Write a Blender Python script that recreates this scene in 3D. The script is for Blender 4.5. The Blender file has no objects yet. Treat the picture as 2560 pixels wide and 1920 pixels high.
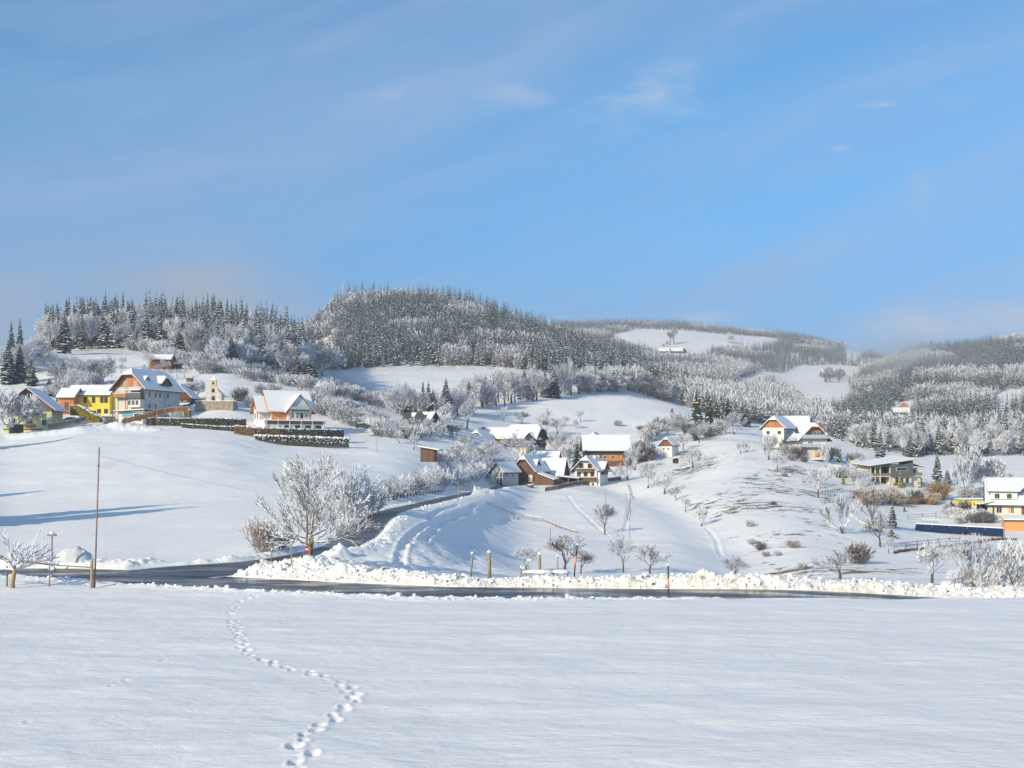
import bpy, math, random
import numpy as np
from mathutils import Vector, Matrix
random.seed(7); rng = np.random.default_rng(7)
R = math.radians
scene = bpy.context.scene
COL = scene.collection
# ---------------------------------------------------------------- camera
F = 2745.0; CX = 1280.0; HY = 1130.0       # focal length and horizon in photo pixels (2560 wide)
cam_d = bpy.data.cameras.new('camera'); cam = bpy.data.objects.new('camera', cam_d); COL.objects.link(cam)
cam_d.sensor_width = 36; cam_d.lens = 36 * F / 2560; cam_d.shift_y = (HY - 960) / 2560
cam_d.clip_start = 0.5; cam_d.clip_end = 40000
cam.location = (0, 0, 0); cam.rotation_euler = (R(90), 0, 0)
scene.camera = cam
scene.view_settings.view_transform = 'Standard'; scene.view_settings.look = 'None'
scene.view_settings.exposure = EXPO = 0.02; scene.view_settings.gamma = 1
# ---------------------------------------------------------------- sun and sky
SUN_D = Vector((0.68, 0.73, 0)).normalized(); SUN_EL = 23.5
c = math.cos(R(SUN_EL)); sdir = Vector((SUN_D.x * c, SUN_D.y * c, -math.sin(R(SUN_EL))))
sl = bpy.data.lights.new('sun', 'SUN'); sl.energy = 5.0; sl.angle = R(0.53); sl.color = (1.0, 0.88, 0.65)
sun = bpy.data.objects.new('sun', sl); COL.objects.link(sun); sun.rotation_euler = sdir.to_track_quat('-Z', 'Y').to_euler()
sun.location = (-200, -200, 300)

def N(nt, typ, **kw):
    n = nt.nodes.new(typ)
    for k, v in kw.items():
        if k.startswith('i_'):
            key = k[2:]; n.inputs[int(key) if key.isdigit() else key].default_value = v
        else: setattr(n, k, v)
    return n
def ramp(nt, stops, fac=None, interp='LINEAR'):
    r = N(nt, 'ShaderNodeValToRGB'); cr = r.color_ramp; cr.interpolation = interp
    cr.elements[0].position = stops[0][0]; cr.elements[0].color = (*stops[0][1], 1)
    cr.elements[1].position = stops[-1][0]; cr.elements[1].color = (*stops[-1][1], 1)
    for p, c_ in stops[1:-1]:
        e = cr.elements.new(p); e.color = (*c_, 1)
    if fac is not None: nt.links.new(fac, r.inputs[0])
    return r
def math_(nt, op, a, b=None, clamp=False):
    m = N(nt, 'ShaderNodeMath', operation=op); m.use_clamp = clamp
    for i, v in enumerate((a, b)):
        if v is None: continue
        if isinstance(v, (int, float)): m.inputs[i].default_value = v
        else: nt.links.new(v, m.inputs[i])
    return m.outputs[0]
def mixc(nt, fac, a, b):
    m = N(nt, 'ShaderNodeMix', data_type='RGBA')
    for k, v in ((0, fac), (6, a), (7, b)):
        if isinstance(v, (int, float)): m.inputs[k].default_value = v
        elif isinstance(v, tuple): m.inputs[k].default_value = (*v[:3], 1)
        else: nt.links.new(v, m.inputs[k])
    return m.outputs[2]
G1 = (1, 1, 1)
world = bpy.data.worlds.new('World'); scene.world = world; world.use_nodes = True
wt = world.node_tree; wt.nodes.clear()
sky = N(wt, 'ShaderNodeTexSky', sky_type='NISHITA'); sky.sun_disc = False
sky.sun_elevation = R(SUN_EL); sky.sun_rotation = math.atan2(-SUN_D.x, -SUN_D.y) % (2 * math.pi)
sky.altitude = 700; sky.air_density = 1.0; sky.dust_density = 0.35; sky.ozone_density = 1.6
tc = N(wt, 'ShaderNodeTexCoord')
sep = N(wt, 'ShaderNodeSeparateXYZ'); wt.links.new(tc.outputs['Generated'], sep.inputs[0])
# project the view ray on a flat cloud layer so cirrus streaks foreshorten towards the horizon
zc = math_(wt, 'ADD', math_(wt, 'MAXIMUM', sep.outputs[2], 0.0), 0.12)
px_ = math_(wt, 'DIVIDE', sep.outputs[0], zc); py_ = math_(wt, 'DIVIDE', sep.outputs[1], zc)
comb = N(wt, 'ShaderNodeCombineXYZ'); wt.links.new(px_, comb.inputs[0]); wt.links.new(py_, comb.inputs[1])
def cl_noise(scale, rot, sc, seed, detail=6, dist=0.6, rough=0.55):
    r0 = N(wt, 'ShaderNodeMapping'); r0.inputs['Rotation'].default_value = (0, R(rot), 0); wt.links.new(tc.outputs['Generated'], r0.inputs[0])
    mp = N(wt, 'ShaderNodeMapping'); mp.inputs['Scale'].default_value = sc; mp.inputs['Location'].default_value = (seed, seed * .7, 0); wt.links.new(r0.outputs[0], mp.inputs[0])
    n = N(wt, 'ShaderNodeTexNoise'); n.inputs['Scale'].default_value = scale; n.inputs['Detail'].default_value = detail
    n.inputs['Roughness'].default_value = rough; n.inputs['Distortion'].default_value = dist
    wt.links.new(mp.outputs[0], n.inputs['Vector']); return n.outputs[0]
veil = ramp(wt, [(0.34, (0, 0, 0)), (0.70, (1, 1, 1))], cl_noise(1.6, 14, (1, 1, 3.2), 5.2, 9, 0.9, 0.55)).outputs[0]
streak = ramp(wt, [(0.44, (0, 0, 0)), (0.74, (1, 1, 1))], cl_noise(3.2, 17, (.9, 1, 6.5), 1.2, 12, 0.6, 0.62)).outputs[0]
veil2 = math_(wt, 'MULTIPLY', veil, 0.62)
st2 = math_(wt, 'MULTIPLY', streak, 0.5)
# a handful of small cumulus wisps and the low banks behind the hills, given by direction
def dirblob(px, py, wx, wy, rough, seed, amt, ns=9.0, lo=0.35, hi=0.75):
    d = Vector(((px - CX) / F, 1, (HY - py) / F)).normalized()
    v = N(wt, 'ShaderNodeVectorMath', operation='SUBTRACT'); wt.links.new(tc.outputs['Generated'], v.inputs[0]); v.inputs[1].default_value = d
    m = N(wt, 'ShaderNodeVectorMath', operation='MULTIPLY'); wt.links.new(v.outputs[0], m.inputs[0]); m.inputs[1].default_value = (F / wx, F / wx, F / wy)
    l = N(wt, 'ShaderNodeVectorMath', operation='LENGTH'); wt.links.new(m.outputs[0], l.inputs[0])
    n = N(wt, 'ShaderNodeTexNoise'); n.inputs['Scale'].default_value = ns; n.inputs['Detail'].default_value = 7; n.inputs['Distortion'].default_value = 0.4
    mp = N(wt, 'ShaderNodeMapping'); mp.inputs['Scale'].default_value = (1, 1, 2.2); mp.inputs['Location'].default_value = (seed, 0, 0)
    wt.links.new(tc.outputs['Generated'], mp.inputs[0]); wt.links.new(mp.outputs[0], n.inputs['Vector'])
    a = math_(wt, 'SUBTRACT', 1.15, l.outputs['Value'])
    b = math_(wt, 'ADD', a, math_(wt, 'MULTIPLY', math_(wt, 'SUBTRACT', n.outputs[0], 0.5), rough * 4))
    mr = N(wt, 'ShaderNodeMapRange', interpolation_type='SMOOTHSTEP'); wt.links.new(b, mr.inputs[0]); mr.inputs[1].default_value = lo; mr.inputs[2].default_value = hi + .6
    return math_(wt, 'MULTIPLY', mr.outputs[0], amt)
blobs = [dirblob(1640, 235, 150, 85, .8, 1.1, .45, 14), dirblob(1300, 230, 130, 50, .8, 2.3, .30, 16), dirblob(985, 235, 80, 26, .8, 4.1, .2, 16),
         dirblob(2200, 262, 90, 16, .4, 5.5, .5), dirblob(2100, 372, 40, 14, .4, 6.1, .3), dirblob(2300, 480, 60, 150, .4, 7.3, .2, 6),
         dirblob(2330, 825, 360, 80, .45, 8.2, .85, 12), dirblob(2560, 775, 180, 60, .45, 9.1, .8, 12), dirblob(1750, 795, 160, 30, .35, 3.3, .55),
         dirblob(1400, 800, 200, 28, .35, 3.9, .45)]
tot = blobs[0]
for b in blobs[1:]:   # screen combine
    tot = math_(wt, 'SUBTRACT', 1.0, math_(wt, 'MULTIPLY', math_(wt, 'SUBTRACT', 1.0, tot), math_(wt, 'SUBTRACT', 1.0, b, True), True), True)
grey = [dirblob(500, 730, 400, 190, .35, 12.0, .9, 6), dirblob(-20, 770, 330, 190, .35, 13.0, .9, 6)]
gtot = math_(wt, 'MAXIMUM', grey[0], grey[1])
skyc = mixc(wt, 1.0, (0, 0, 0), sky.outputs[0])
tint = N(wt, 'ShaderNodeMix', data_type='RGBA', blend_type='MULTIPLY'); tint.inputs[0].default_value = 1
wt.links.new(sky.outputs[0], tint.inputs[6])
tr = ramp(wt, [(0, (.15, .37, .68)), (.083, (.18, .48, .76)), (.19, (.35, .73, .90)), (.29, (.46, .90, 1.0)), (.37, (.62, .94, 1.0)), (1, (1, 1, 1))], sep.outputs[2])
wt.links.new(tr.outputs[0], tint.inputs[7])
boost = N(wt, 'ShaderNodeVectorMath', operation='MULTIPLY'); wt.links.new(tint.outputs[2], boost.inputs[0]); boost.inputs[1].default_value = (.78, .99, 1.15)
cv = mixc(wt, math_(wt, 'MULTIPLY', veil2, .8), boost.outputs[0], (1.95, 3.05, 4.9))
cv = mixc(wt, math_(wt, 'MULTIPLY', st2, .8), cv, (2.7, 3.7, 5.3))
c1 = mixc(wt, tot, cv, (3.9, 4.4, 5.5))
c2 = mixc(wt, gtot, c1, (2.6, 3.1, 4.1))
bg = N(wt, 'ShaderNodeBackground'); bg.inputs[1].default_value = 0.15; wt.links.new(c2, bg.inputs[0])
wo = N(wt, 'ShaderNodeOutputWorld'); wt.links.new(bg.outputs[0], wo.inputs[0])

# ---------------------------------------------------------------- helpers
def tag(o, label=None, cat=None, group=None, kind=None):
    if label: o['label'] = label
    if cat: o['category'] = cat
    if group: o['group'] = group
    if kind: o['kind'] = kind
    return o
def empty(name, loc, rz=0.0, label=None, cat=None, group=None):
    o = bpy.data.objects.new(name, None); COL.objects.link(o); o.location = loc; o.rotation_euler = (0, 0, rz)
    o.empty_display_size = 0.5
    return tag(o, label, cat, group)
class MB:
    """collects shapes and links them as ONE mesh object; every face has a material index"""
    def __init__(s): s.v = []; s.f = []; s.m = []
    def poly(s, pts, m=0):
        b = len(s.v); s.v += [tuple(p) for p in pts]; s.f.append(tuple(range(b, b + len(pts)))); s.m.append(m); return s
    def box(s, x0, x1, y0, y1, z0, z1, m=0):
        b = len(s.v)
        s.v += [(x0, y0, z0), (x1, y0, z0), (x1, y1, z0), (x0, y1, z0), (x0, y0, z1), (x1, y0, z1), (x1, y1, z1), (x0, y1, z1)]
        for q in ((0, 3, 2, 1), (4, 5, 6, 7), (0, 1, 5, 4), (1, 2, 6, 5), (2, 3, 7, 6), (3, 0, 4, 7)):
            s.f.append(tuple(b + i for i in q)); s.m.append(m)
        return s
    def prism(s, pts, vec, m=0):
        """closed solid: polygon pts swept by vec"""
        n = len(pts); b = len(s.v); s.v += [tuple(p) for p in pts] + [tuple(Vector(p) + Vector(vec)) for p in pts]
        s.f.append(tuple(range(b + n - 1, b - 1, -1))); s.m.append(m)
        s.f.append(tuple(range(b + n, b + 2 * n))); s.m.append(m)
        for i in range(n):
            j = (i + 1) % n; s.f.append((b + i, b + j, b + n + j, b + n + i)); s.m.append(m)
        return s
    def tube(s, p0, p1, r0, r1, n=6, m=0, cap=True):
        p0 = Vector(p0); p1 = Vector(p1); d = p1 - p0
        if d.length < 1e-6: return s
        a = d.normalized().orthogonal().normalized(); c_ = d.normalized().cross(a)
        b = len(s.v)
        for p, r in ((p0, r0), (p1, r1)):
            for i in range(n):
                t = 2 * math.pi * i / n; s.v.append(tuple(p + a * (r * math.cos(t)) + c_ * (r * math.sin(t))))
        for i in range(n):
            j = (i + 1) % n; s.f.append((b + i, b + j, b + n + j, b + n + i)); s.m.append(m)
        if cap:
            s.f.append(tuple(range(b + n - 1, b - 1, -1))); s.m.append(m); s.f.append(tuple(range(b + n, b + 2 * n))); s.m.append(m)
        return s
    def blob(s, c_, r, m=0, seed=0, nu=8, nv=5, j=0.18):
        rr = random.Random(seed); b = len(s.v); cx, cy, cz = c_; rx, ry, rz = r if isinstance(r, tuple) else (r, r, r)
        for k in range(1, nv):
            ph = math.pi * k / nv
            for i in range(nu):
                t = 2 * math.pi * i / nu; q = 1 + rr.uniform(-j, j)
                s.v.append((cx + rx * q * math.sin(ph) * math.cos(t), cy + ry * q * math.sin(ph) * math.sin(t), cz + rz * q * math.cos(ph)))
        s.v.append((cx, cy, cz + rz)); s.v.append((cx, cy, cz - rz)); top = len(s.v) - 2
        for k in range(nv - 2):
            for i in range(nu):
                i2 = (i + 1) % nu; a0 = b + k * nu; s.f.append((a0 + i, a0 + nu + i, a0 + nu + i2, a0 + i2)); s.m.append(m)
        for i in range(nu):
            i2 = (i + 1) % nu; s.f.append((top, b + i, b + i2)); s.m.append(m)
            a0 = b + (nv - 2) * nu; s.f.append((top + 1, a0 + i2, a0 + i)); s.m.append(m)
        return s
    def mesh(s, name, mats, smooth=False):
        me = bpy.data.meshes.new(name); me.from_pydata(s.v, [], s.f)
        for mt in (mats if isinstance(mats, (list, tuple)) else [mats]): me.materials.append(mt)
        me.polygons.foreach_set('material_index', s.m)
        if smooth: me.polygons.foreach_set('use_smooth', [True] * len(s.f))
        me.update(); return me
    def build(s, name, mats, parent=None, smooth=False, loc=None):
        o = bpy.data.objects.new(name, s.mesh(name, mats, smooth)); COL.objects.link(o)
        if parent: o.parent = parent
        if loc is not None: o.location = loc
        return o
def nmesh(name, V, Fq, mats, mi=None, smooth=False):
    """fast mesh from numpy arrays; Fq: (n,3) or (n,4)"""
    me = bpy.data.meshes.new(name); k = Fq.shape[1]
    me.vertices.add(len(V)); me.vertices.foreach_set('co', np.ascontiguousarray(V, dtype=np.float32).ravel())
    me.loops.add(Fq.size); me.loops.foreach_set('vertex_index', np.ascontiguousarray(Fq, dtype=np.int32).ravel())
    me.polygons.add(len(Fq)); me.polygons.foreach_set('loop_start', np.arange(0, Fq.size, k, dtype=np.int32))
    me.polygons.foreach_set('loop_total', np.full(len(Fq), k, dtype=np.int32))
    for mt in mats: me.materials.append(mt)
    if mi is not None: me.polygons.foreach_set('material_index', mi.astype(np.int32))
    if smooth: me.polygons.foreach_set('use_smooth', np.ones(len(Fq), dtype=bool))
    me.update(); me.validate(); return me

# ---------------------------------------------------------------- numpy noise
def _h(ix, iy, seed):
    n = (ix.astype(np.int64) * 374761393 + iy.astype(np.int64) * 668265263 + seed * 1442695041) & 0xffffffff
    n = ((n ^ (n >> 13)) * 1274126177) & 0xffffffff
    n = (n ^ (n >> 16)) & 0xffffffff
    return n / 4294967295.0
def vn(x, y, seed=0):
    ix = np.floor(x); iy = np.floor(y); fx = x - ix; fy = y - iy; fx = fx * fx * (3 - 2 * fx); fy = fy * fy * (3 - 2 * fy)
    a = _h(ix, iy, seed); b = _h(ix + 1, iy, seed); c_ = _h(ix, iy + 1, seed); d = _h(ix + 1, iy + 1, seed)
    return (a * (1 - fx) + b * fx) * (1 - fy) + (c_ * (1 - fx) + d * fx) * fy
def fbm(x, y, seed=0, o=4):
    s = 0; a = 0.5; t = 0
    for i in range(o): s = s + a * vn(x * 2 ** i, y * 2 ** i, seed + i); t += a; a *= .5
    return s / t
def lump(x, y, cell, seed=0):
    x = x / cell; y = y / cell; ix = np.floor(x); iy = np.floor(y); out = np.zeros_like(x)
    for dx in (-1, 0, 1):
        for dy in (-1, 0, 1):
            jx = ix + dx; jy = iy + dy
            cx = jx + _h(jx, jy, seed); cy = jy + _h(jx, jy, seed + 1); rr = .35 + .65 * _h(jx, jy, seed + 2)
            d = ((x - cx) ** 2 + (y - cy) ** 2) / (rr * rr)
            out = np.maximum(out, rr * np.sqrt(np.clip(1 - d, 0, 1)))
    return out
def sstep(a, b, x): t = np.clip((x - a) / (b - a), 0, 1); return t * t * (3 - 2 * t)

# ---------------------------------------------------------------- terrain profiles: (distance, photo row) or (distance, None, height)
Z0 = -8.3
P = {
 -400: [(150, None, -3), (250, None, 5), (300, None, 8), (450, None, 40), (600, None, 52), (1000, None, 60), (4000, None, 150)],
 0: [(90, 1395), (150, 1255), (210, 1155), (258, 1096), (272, 1086), (300, 1055), (360, 985), (420, 915), (455, 868), (520, None, 46), (700, None, 45), (1500, None, 60), (4000, None, 120)],
 200: [(90, 1393), (150, 1250), (210, 1145), (255, 1082), (270, 1072), (300, 1048), (350, 1000), (420, 915), (470, 884), (560, 840), (700, None, 58), (1500, None, 60), (4000, None, 120)],
 400: [(92, 1392), (150, 1245), (210, 1140), (260, 1080), (283, 1056), (305, 1038), (350, 990), (420, 918), (480, 884), (570, 825), (700, None, 60), (1500, None, 60), (4000, None, 120)],
 560: [(92, 1392), (150, 1245), (210, 1145), (262, 1085), (285, 1063), (305, 1020), (325, 1000), (350, 972), (400, 934), (470, 905), (570, 840), (700, None, 62), (1500, None, 60), (4000, None, 120)],
 700: [(100, 1362), (150, 1250), (210, 1165), (262, 1112), (280, 1092), (296, 1066), (330, 1030), (360, 990), (400, 956), (450, 940), (500, 920), (600, 850), (750, None, 62), (900, None, 88), (1200, None, 90), (4000, None, 120)],
 790: [(100, 1352), (120, 1305), (150, 1255), (200, 1182), (250, 1130), (300, 1080), (340, 1035), (380, 998), (410, 975), (440, 965), (560, 935), (700, 905), (860, 880), (1000, 822), (1200, None, 100), (4000, None, 120)],
 860: [(100, 1345), (120, 1300), (150, 1255), (200, 1190), (250, 1138), (300, 1090), (340, 1040), (380, 1003), (410, 988), (440, None, 22.5), (560, 962), (700, 923), (860, 845), (1000, 752), (1200, None, 118), (4000, None, 120)],
 1000: [(80, None, -9), (100, 1400), (130, 1335), (155, 1277), (200, 1205), (240, 1152), (300, 1100), (335, 1077), (390, 1036), (430, None, 13.5), (560, 985), (620, 950), (700, 921), (850, 830), (1000, 750), (1200, None, 110), (4000, None, 120)],
 1160: [(80, None, -9.3), (110, 1415), (150, 1332), (185, 1283), (222, 1238), (260, 1182), (320, 1112), (380, 1065), (440, 1030), (500, 1008), (600, 960), (700, 918), (850, 838), (990, 764), (1200, None, 110), (1700, None, 150), (4000, None, 120)],
 1300: [(80, None, -9.6), (110, None, -12.3), (130, 1432), (160, 1385), (200, 1322), (250, 1262), (296, 1217), (318, 1206), (345, 1160), (390, 1118), (430, 1078), (500, 1012), (560, 990), (640, 950), (700, 921), (850, 860), (980, 815), (1200, None, 80), (1700, 880), (2000, 835), (2300, 817), (4000, None, 240)],
 1450: [(80, None, -9.8), (130, 1434), (190, 1345), (250, 1262), (296, 1216), (318, 1206), (340, 1185), (360, 1152), (400, 1108), (440, 1075), (520, 998), (560, None, 24), (640, 958), (720, 935), (850, 885), (950, 862), (1200, None, 70), (1700, 885), (2000, 842), (2300, 813), (4000, None, 240)],
 1560: [(80, None, -9.8), (130, 1436), (190, 1352), (250, 1264), (305, 1215), (330, 1195), (360, 1150), (400, 1110), (450, 1068), (540, 985), (580, None, 25), (660, 967), (750, 930), (860, 905), (1000, None, 60), (1500, 905), (1750, 886), (2000, 838), (2300, 812), (4000, None, 240)],
 1700: [(80, None, -9.8), (130, 1440), (180, 1352), (220, 1296), (260, 1245), (300, 1200), (350, 1152), (390, 1105), (450, 1060), (540, 1012), (600, None, 20), (800, 985), (1100, 955), (1500, 900), (1800, 878), (2000, 842), (2300, 814), (4000, None, 240)],
 1850: [(80, None, -9.8), (130, 1442), (180, 1355), (240, 1250), (300, 1155), (345, 1108), (400, 1078), (500, None, 10), (700, 1015), (1000, 975), (1250, 945), (1500, 917), (1700, 892), (2000, 852), (2300, 830), (4000, None, 230)],
 2000: [(80, None, -9.8), (130, 1443), (180, 1352), (240, 1250), (300, 1162), (335, 1125), (370, 1105), (450, None, 3), (700, 1050), (1000, 1000), (1300, 950), (1500, 915), (1750, 885), (2000, 862), (2250, 847), (4000, None, 220)],
 2150: [(80, None, -9.9), (130, 1444), (180, 1368), (230, 1285), (280, 1225), (320, 1175), (370, None, -2), (450, 1122), (700, 1062), (1000, 1000), (1300, 945), (1500, 915), (1800, 890), (2100, 877), (2400, None, 190), (4000, None, 200)],
 2300: [(80, None, -9.9), (130, 1446), (170, 1388), (220, 1337), (260, 1275), (300, 1218), (340, None, -9), (400, 1158), (600, 1085), (800, 1012), (1050, 932), (1300, 878), (1500, None, 112), (4000, None, 180)],
 2440: [(80, None, -9.9), (130, 1448), (170, 1390), (215, 1345), (240, 1292), (300, 1232), (400, 1162), (600, 1075), (800, 1010), (1050, 928), (1350, 868), (1600, None, 120), (4000, None, 180)],
 2560: [(80, None, -9.9), (130, 1448), (170, 1392), (215, 1350), (240, 1290), (300, 1228), (400, 1155), (600, 1062), (800, 992), (1050, 905), (1350, 852), (1600, None, 128), (4000, None, 180)],
 2960: [(80, None, -9.9), (130, None, -14), (240, None, -13), (300, None, -9), (400, None, -3), (600, None, 15), (1050, None, 84), (1350, None, 130), (1600, None, 130), (4000, None, 180)],
}
US = np.linspace(-0.66, 0.66, 331); LYS = np.linspace(math.log(20), math.log(8000), 900)
keys = sorted(P); TAB = []
for k in keys:
    pts = [(10, Z0), (76, Z0 if k < 900 else (Z0 - .8 if k < 1250 else Z0 - 1.3))]
    for t in P[k]:
        pts.append((t[0], t[2] if t[1] is None else (HY - t[1]) * t[0] / F))
    a = np.array(pts); TAB.append(np.interp(np.exp(LYS), a[:, 0], a[:, 1]))
TAB = np.array(TAB); ku = (np.array(keys) - CX) / F
TAB = np.array([np.interp(US, ku, TAB[:, j]) for j in range(len(LYS))]).T     # (u, Y)
def blur(A, n, ax):
    k = np.hanning(n + 2)[1:-1]; k /= k.sum(); pad = [(0, 0), (0, 0)]; pad[ax] = (n // 2, n // 2)
    B = np.pad(A, pad, mode='edge'); return np.apply_along_axis(lambda m: np.convolve(m, k, mode='valid'), ax, B)
TAB = blur(blur(TAB, 9, 1), 13, 0)
def base_h(X, Y):
    w = np.maximum(Y, 25.0); u = np.clip(X / w, -0.6599, 0.6599); ly = np.clip(np.log(w), LYS[0], LYS[-1] - 1e-6)
    a = (u - US[0]) / (US[1] - US[0]); b = (ly - LYS[0]) / (LYS[1] - LYS[0])
    i = np.floor(a).astype(int); j = np.floor(b).astype(int); i = np.clip(i, 0, len(US) - 2); j = np.clip(j, 0, len(LYS) - 2)
    fa = a - i; fb = b - j
    return (TAB[i, j] * (1 - fa) + TAB[i + 1, j] * fa) * (1 - fb) + (TAB[i, j + 1] * (1 - fa) + TAB[i + 1, j + 1] * fa) * fb
# main road: near and far edges as functions of X
NEAR = np.array([(-120, 92), (-70, 80), (-33, 73.5), (-27.7, 70.5), (-22.4, 68), (-15.2, 65.3), (-8.6, 63.5), (-5.2, 62.2), (9.5, 62.1), (14.8, 62.6), (29, 62.6), (70, 64), (120, 70)])
FAR = np.array([(-120, 98), (-70, 86), (-40, 79.0), (-36, 78.4), (-30, 78.2), (-27.2, 77.4), (-19.2, 73.3), (-10.7, 69.9), (-3.9, 67.6), (8, 66.6), (15.7, 66.4), (24.6, 67.0), (70, 69), (120, 75)])
def near(X): return np.interp(X, NEAR[:, 0], NEAR[:, 1])
def far(X): return np.interp(X, FAR[:, 0], FAR[:, 1])
def zroad(X): return Z0 - 0.9 * sstep(14, 34, X) - .3 * sstep(30, 60, X)
def wpt(px, py, Y): return ((px - CX) * Y / F, Y, (HY - py) * Y / F)
SIDE = [wpt(380, 1440, 73), wpt(470, 1428, 76.5), wpt(575, 1418, 79.1), wpt(660, 1409, 81.7), wpt(748, 1392, 87), wpt(832, 1375, 93), wpt(885, 1350, 101), wpt(911, 1328, 109),
        wpt(932, 1304, 121), wpt(962, 1284, 138), wpt(1002, 1272, 156), wpt(1052, 1261, 178), wpt(1139, 1241, 215), wpt(1200, 1229, 250), wpt(1255, 1215, 288), wpt(1330, 1212, 318)]
SIDE = [(a, b, Z0 - .012) if i < 5 else (a, b, c_) for i, (a, b, c_) in enumerate(SIDE)]
VILL = [wpt(-420, 1120, 235), wpt(-120, 1100, 250), wpt(0, 1090, 262), wpt(100, 1083, 263), wpt(200, 1069, 266), wpt(275, 1061, 274), wpt(285, 1050, 290), wpt(268, 1040, 305)]
def lane_w(Y): return 1.75 + 2.6 * (1 - sstep(77.5, 86, Y))
def seg_dist(X, Y, pl):
    best = np.full(X.shape, 1e9); zz = np.zeros(X.shape); sg = np.zeros(X.shape)
    for a, b in zip(pl[:-1], pl[1:]):
        dx, dy = b[0] - a[0], b[1] - a[1]; L2 = dx * dx + dy * dy
        t = np.clip(((X - a[0]) * dx + (Y - a[1]) * dy) / L2, 0, 1)
        ex = X - a[0] - t * dx; ey = Y - a[1] - t * dy; d = np.sqrt(ex * ex + ey * ey)
        m = d < best; best = np.where(m, d, best); zz = np.where(m, a[2] + t * (b[2] - a[2]), zz); sg = np.where(m, np.sign(ex * dy - ey * dx), sg)
    return best, zz, sg
# bumps in the plain snow: heaps and dents (x, y, rx, ry, height)
HEAPS = [wpt(300, 1062, 268) + (3.0, 2.5, .8), wpt(345, 1062, 268) + (4.5, 2.5, 1.1), wpt(390, 1070, 266) + (3, 2, .5),
         wpt(1175, 1240, 228) + (3.5, 3, 1.3), wpt(1225, 1236, 232) + (4.0, 3, 1.2),
         wpt(848, 1385, 86) + (.8, 1.0, .8)]
GULLY = [wpt(1560, 1225, 296), wpt(1640, 1255, 262), wpt(1712, 1290, 232), wpt(1760, 1325, 205), wpt(1850, 1385, 165), wpt(1900, 1430, 138)]
def ground(X, Y, detail=True):
    X = np.asarray(X, float); Y = np.asarray(Y, float)
    H = base_h(X, Y)
    und = (fbm(X / 30, Y / 30, 5, 4) - .5) * np.clip((Y - 90) / 250, 0, 1) * 2.2 + (fbm(X / 7, Y / 7, 15, 3) - .5) * np.clip((Y - 80) / 100, 0, 1) * .5
    H = H + und
    ds, zs, sg = seg_dist(X, Y, SIDE); wS = 1 - sstep(2.6, 11, ds); H = H * (1 - wS) + zs * wS
    dv, zv, sv = seg_dist(X, Y, VILL); wV = 1 - sstep(2.6, 9, dv); H = H * (1 - wV) + (zv) * wV
    dg, zg, _ = seg_dist(X, Y, GULLY); H = H - 1.6 * np.exp(-(dg / 7) ** 2)
    nr = near(X); fr = far(X); zr = zroad(X)
    w = sstep(fr + 9, fr + .5, Y); H = H * (1 - w) + (zr) * w
    H = np.where(Y < (nr + fr) / 2, np.where(Y < nr, Z0 + .05 * np.clip(62 - Y, 0, 62), zr), H)
    H = np.where((Y >= nr) & (Y < fr), zr, H)
    if detail: H = H + np.where(Y < nr, (fbm(X / 5.5, Y / 2.6, 61, 3) - .5) * .20 + (fbm(X / .9, Y / .6, 67, 3) - .5) * .05, 0)
    if detail:
        # snow thrown beside the roads
        l1 = lump(X, Y, .8, 3); l2 = lump(X, Y, .33, 9); l3 = lump(X, Y, 1.9, 21)
        wl = lane_w(Y); onside = sstep(wl, wl + 1.15, ds)
        A = np.interp(X, [-60, -27, -25, -22.5, -19, -14, -10, -6, -2, 4, 7, 12, 17, 24, 40, 60], [.55, .5, .1, .3, .95, .80, .70, .60, .42, .42, .52, .68, .58, .5, .55, .6])
        wd = np.interp(X, [-30, -20, -10, -6, 0, 60], [3, 9, 7.0, 4.5, 3.2, 3.6])
        t = (Y - fr) / wd; prof = sstep(-.02, .35, t) * (1 - sstep(.62, 1.25, t)) * (.7 + .6 * vn(X / 2.3, Y / 2.3, 31))
        l4 = lump(X, Y, .17, 13); rg = fbm(X * 1.1, Y * 1.1, 77, 4)
        bank = A * (.42 * prof + (.34 * l1 * (.4 + 1.1 * rg) + .22 * l3 + .36 * l2 * rg * 1.7 + .20 * l4 + .45 * (rg - .42)) * np.sqrt(np.clip(prof, 0, 1)))
        H = H + np.where(Y > fr - .1, bank * onside, 0)
        # near kerb of the field
        tn = (nr - Y); lip = np.where((tn > 0) & (tn < 1.6), (1 - tn / 1.6) * (.01 + .13 * l2 + .06 * l1), 0) * (X < 12); H = H + lip
        # banks along the lane
        pr = sstep(0, .8, ds - lane_w(Y)) * (1 - sstep(2.9, 5.0, ds)) * (ds < 6) * (Y > fr + 1); H = H + pr * (.10 + .40 * l1 + .25 * l2) * np.where(sg > 0, .8, .5) * np.interp(Y, [90, 130, 180], [1, .45, .2])
        dis = (ds < 22) & (sg > 0) & (Y > 78) & (Y < 135); H = H + np.where(dis, (l3 * .34 + l1 * .12) * sstep(3.5, 8, ds) * (1 - sstep(9, 20, ds)), 0)
        pv = sstep(2.0, 3.0, dv) * (1 - sstep(5.5, 9.5, dv)) * (sv > 0) * (X > -160); H = H + pv * (.15 + .35 * l1 + .2 * l2) * .6
        for hx, hy, hz, rx, ry, hh in HEAPS:
            d2 = ((X - hx) / rx) ** 2 + ((Y - hy) / ry) ** 2; H = H + hh * np.exp(-d2 * 1.2) * (.55 + .6 * l1 + .4 * l2)
    H = np.where((Y > nr) & (Y < fr), zroad(X) - .07, H)
    mm = (ds < lane_w(Y)) & (Y > nr + .5); H = np.where(mm, np.minimum(H, zs - .07), H)
    H = np.where(dv < 1.9, zv - .07, H)
    return H
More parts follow.
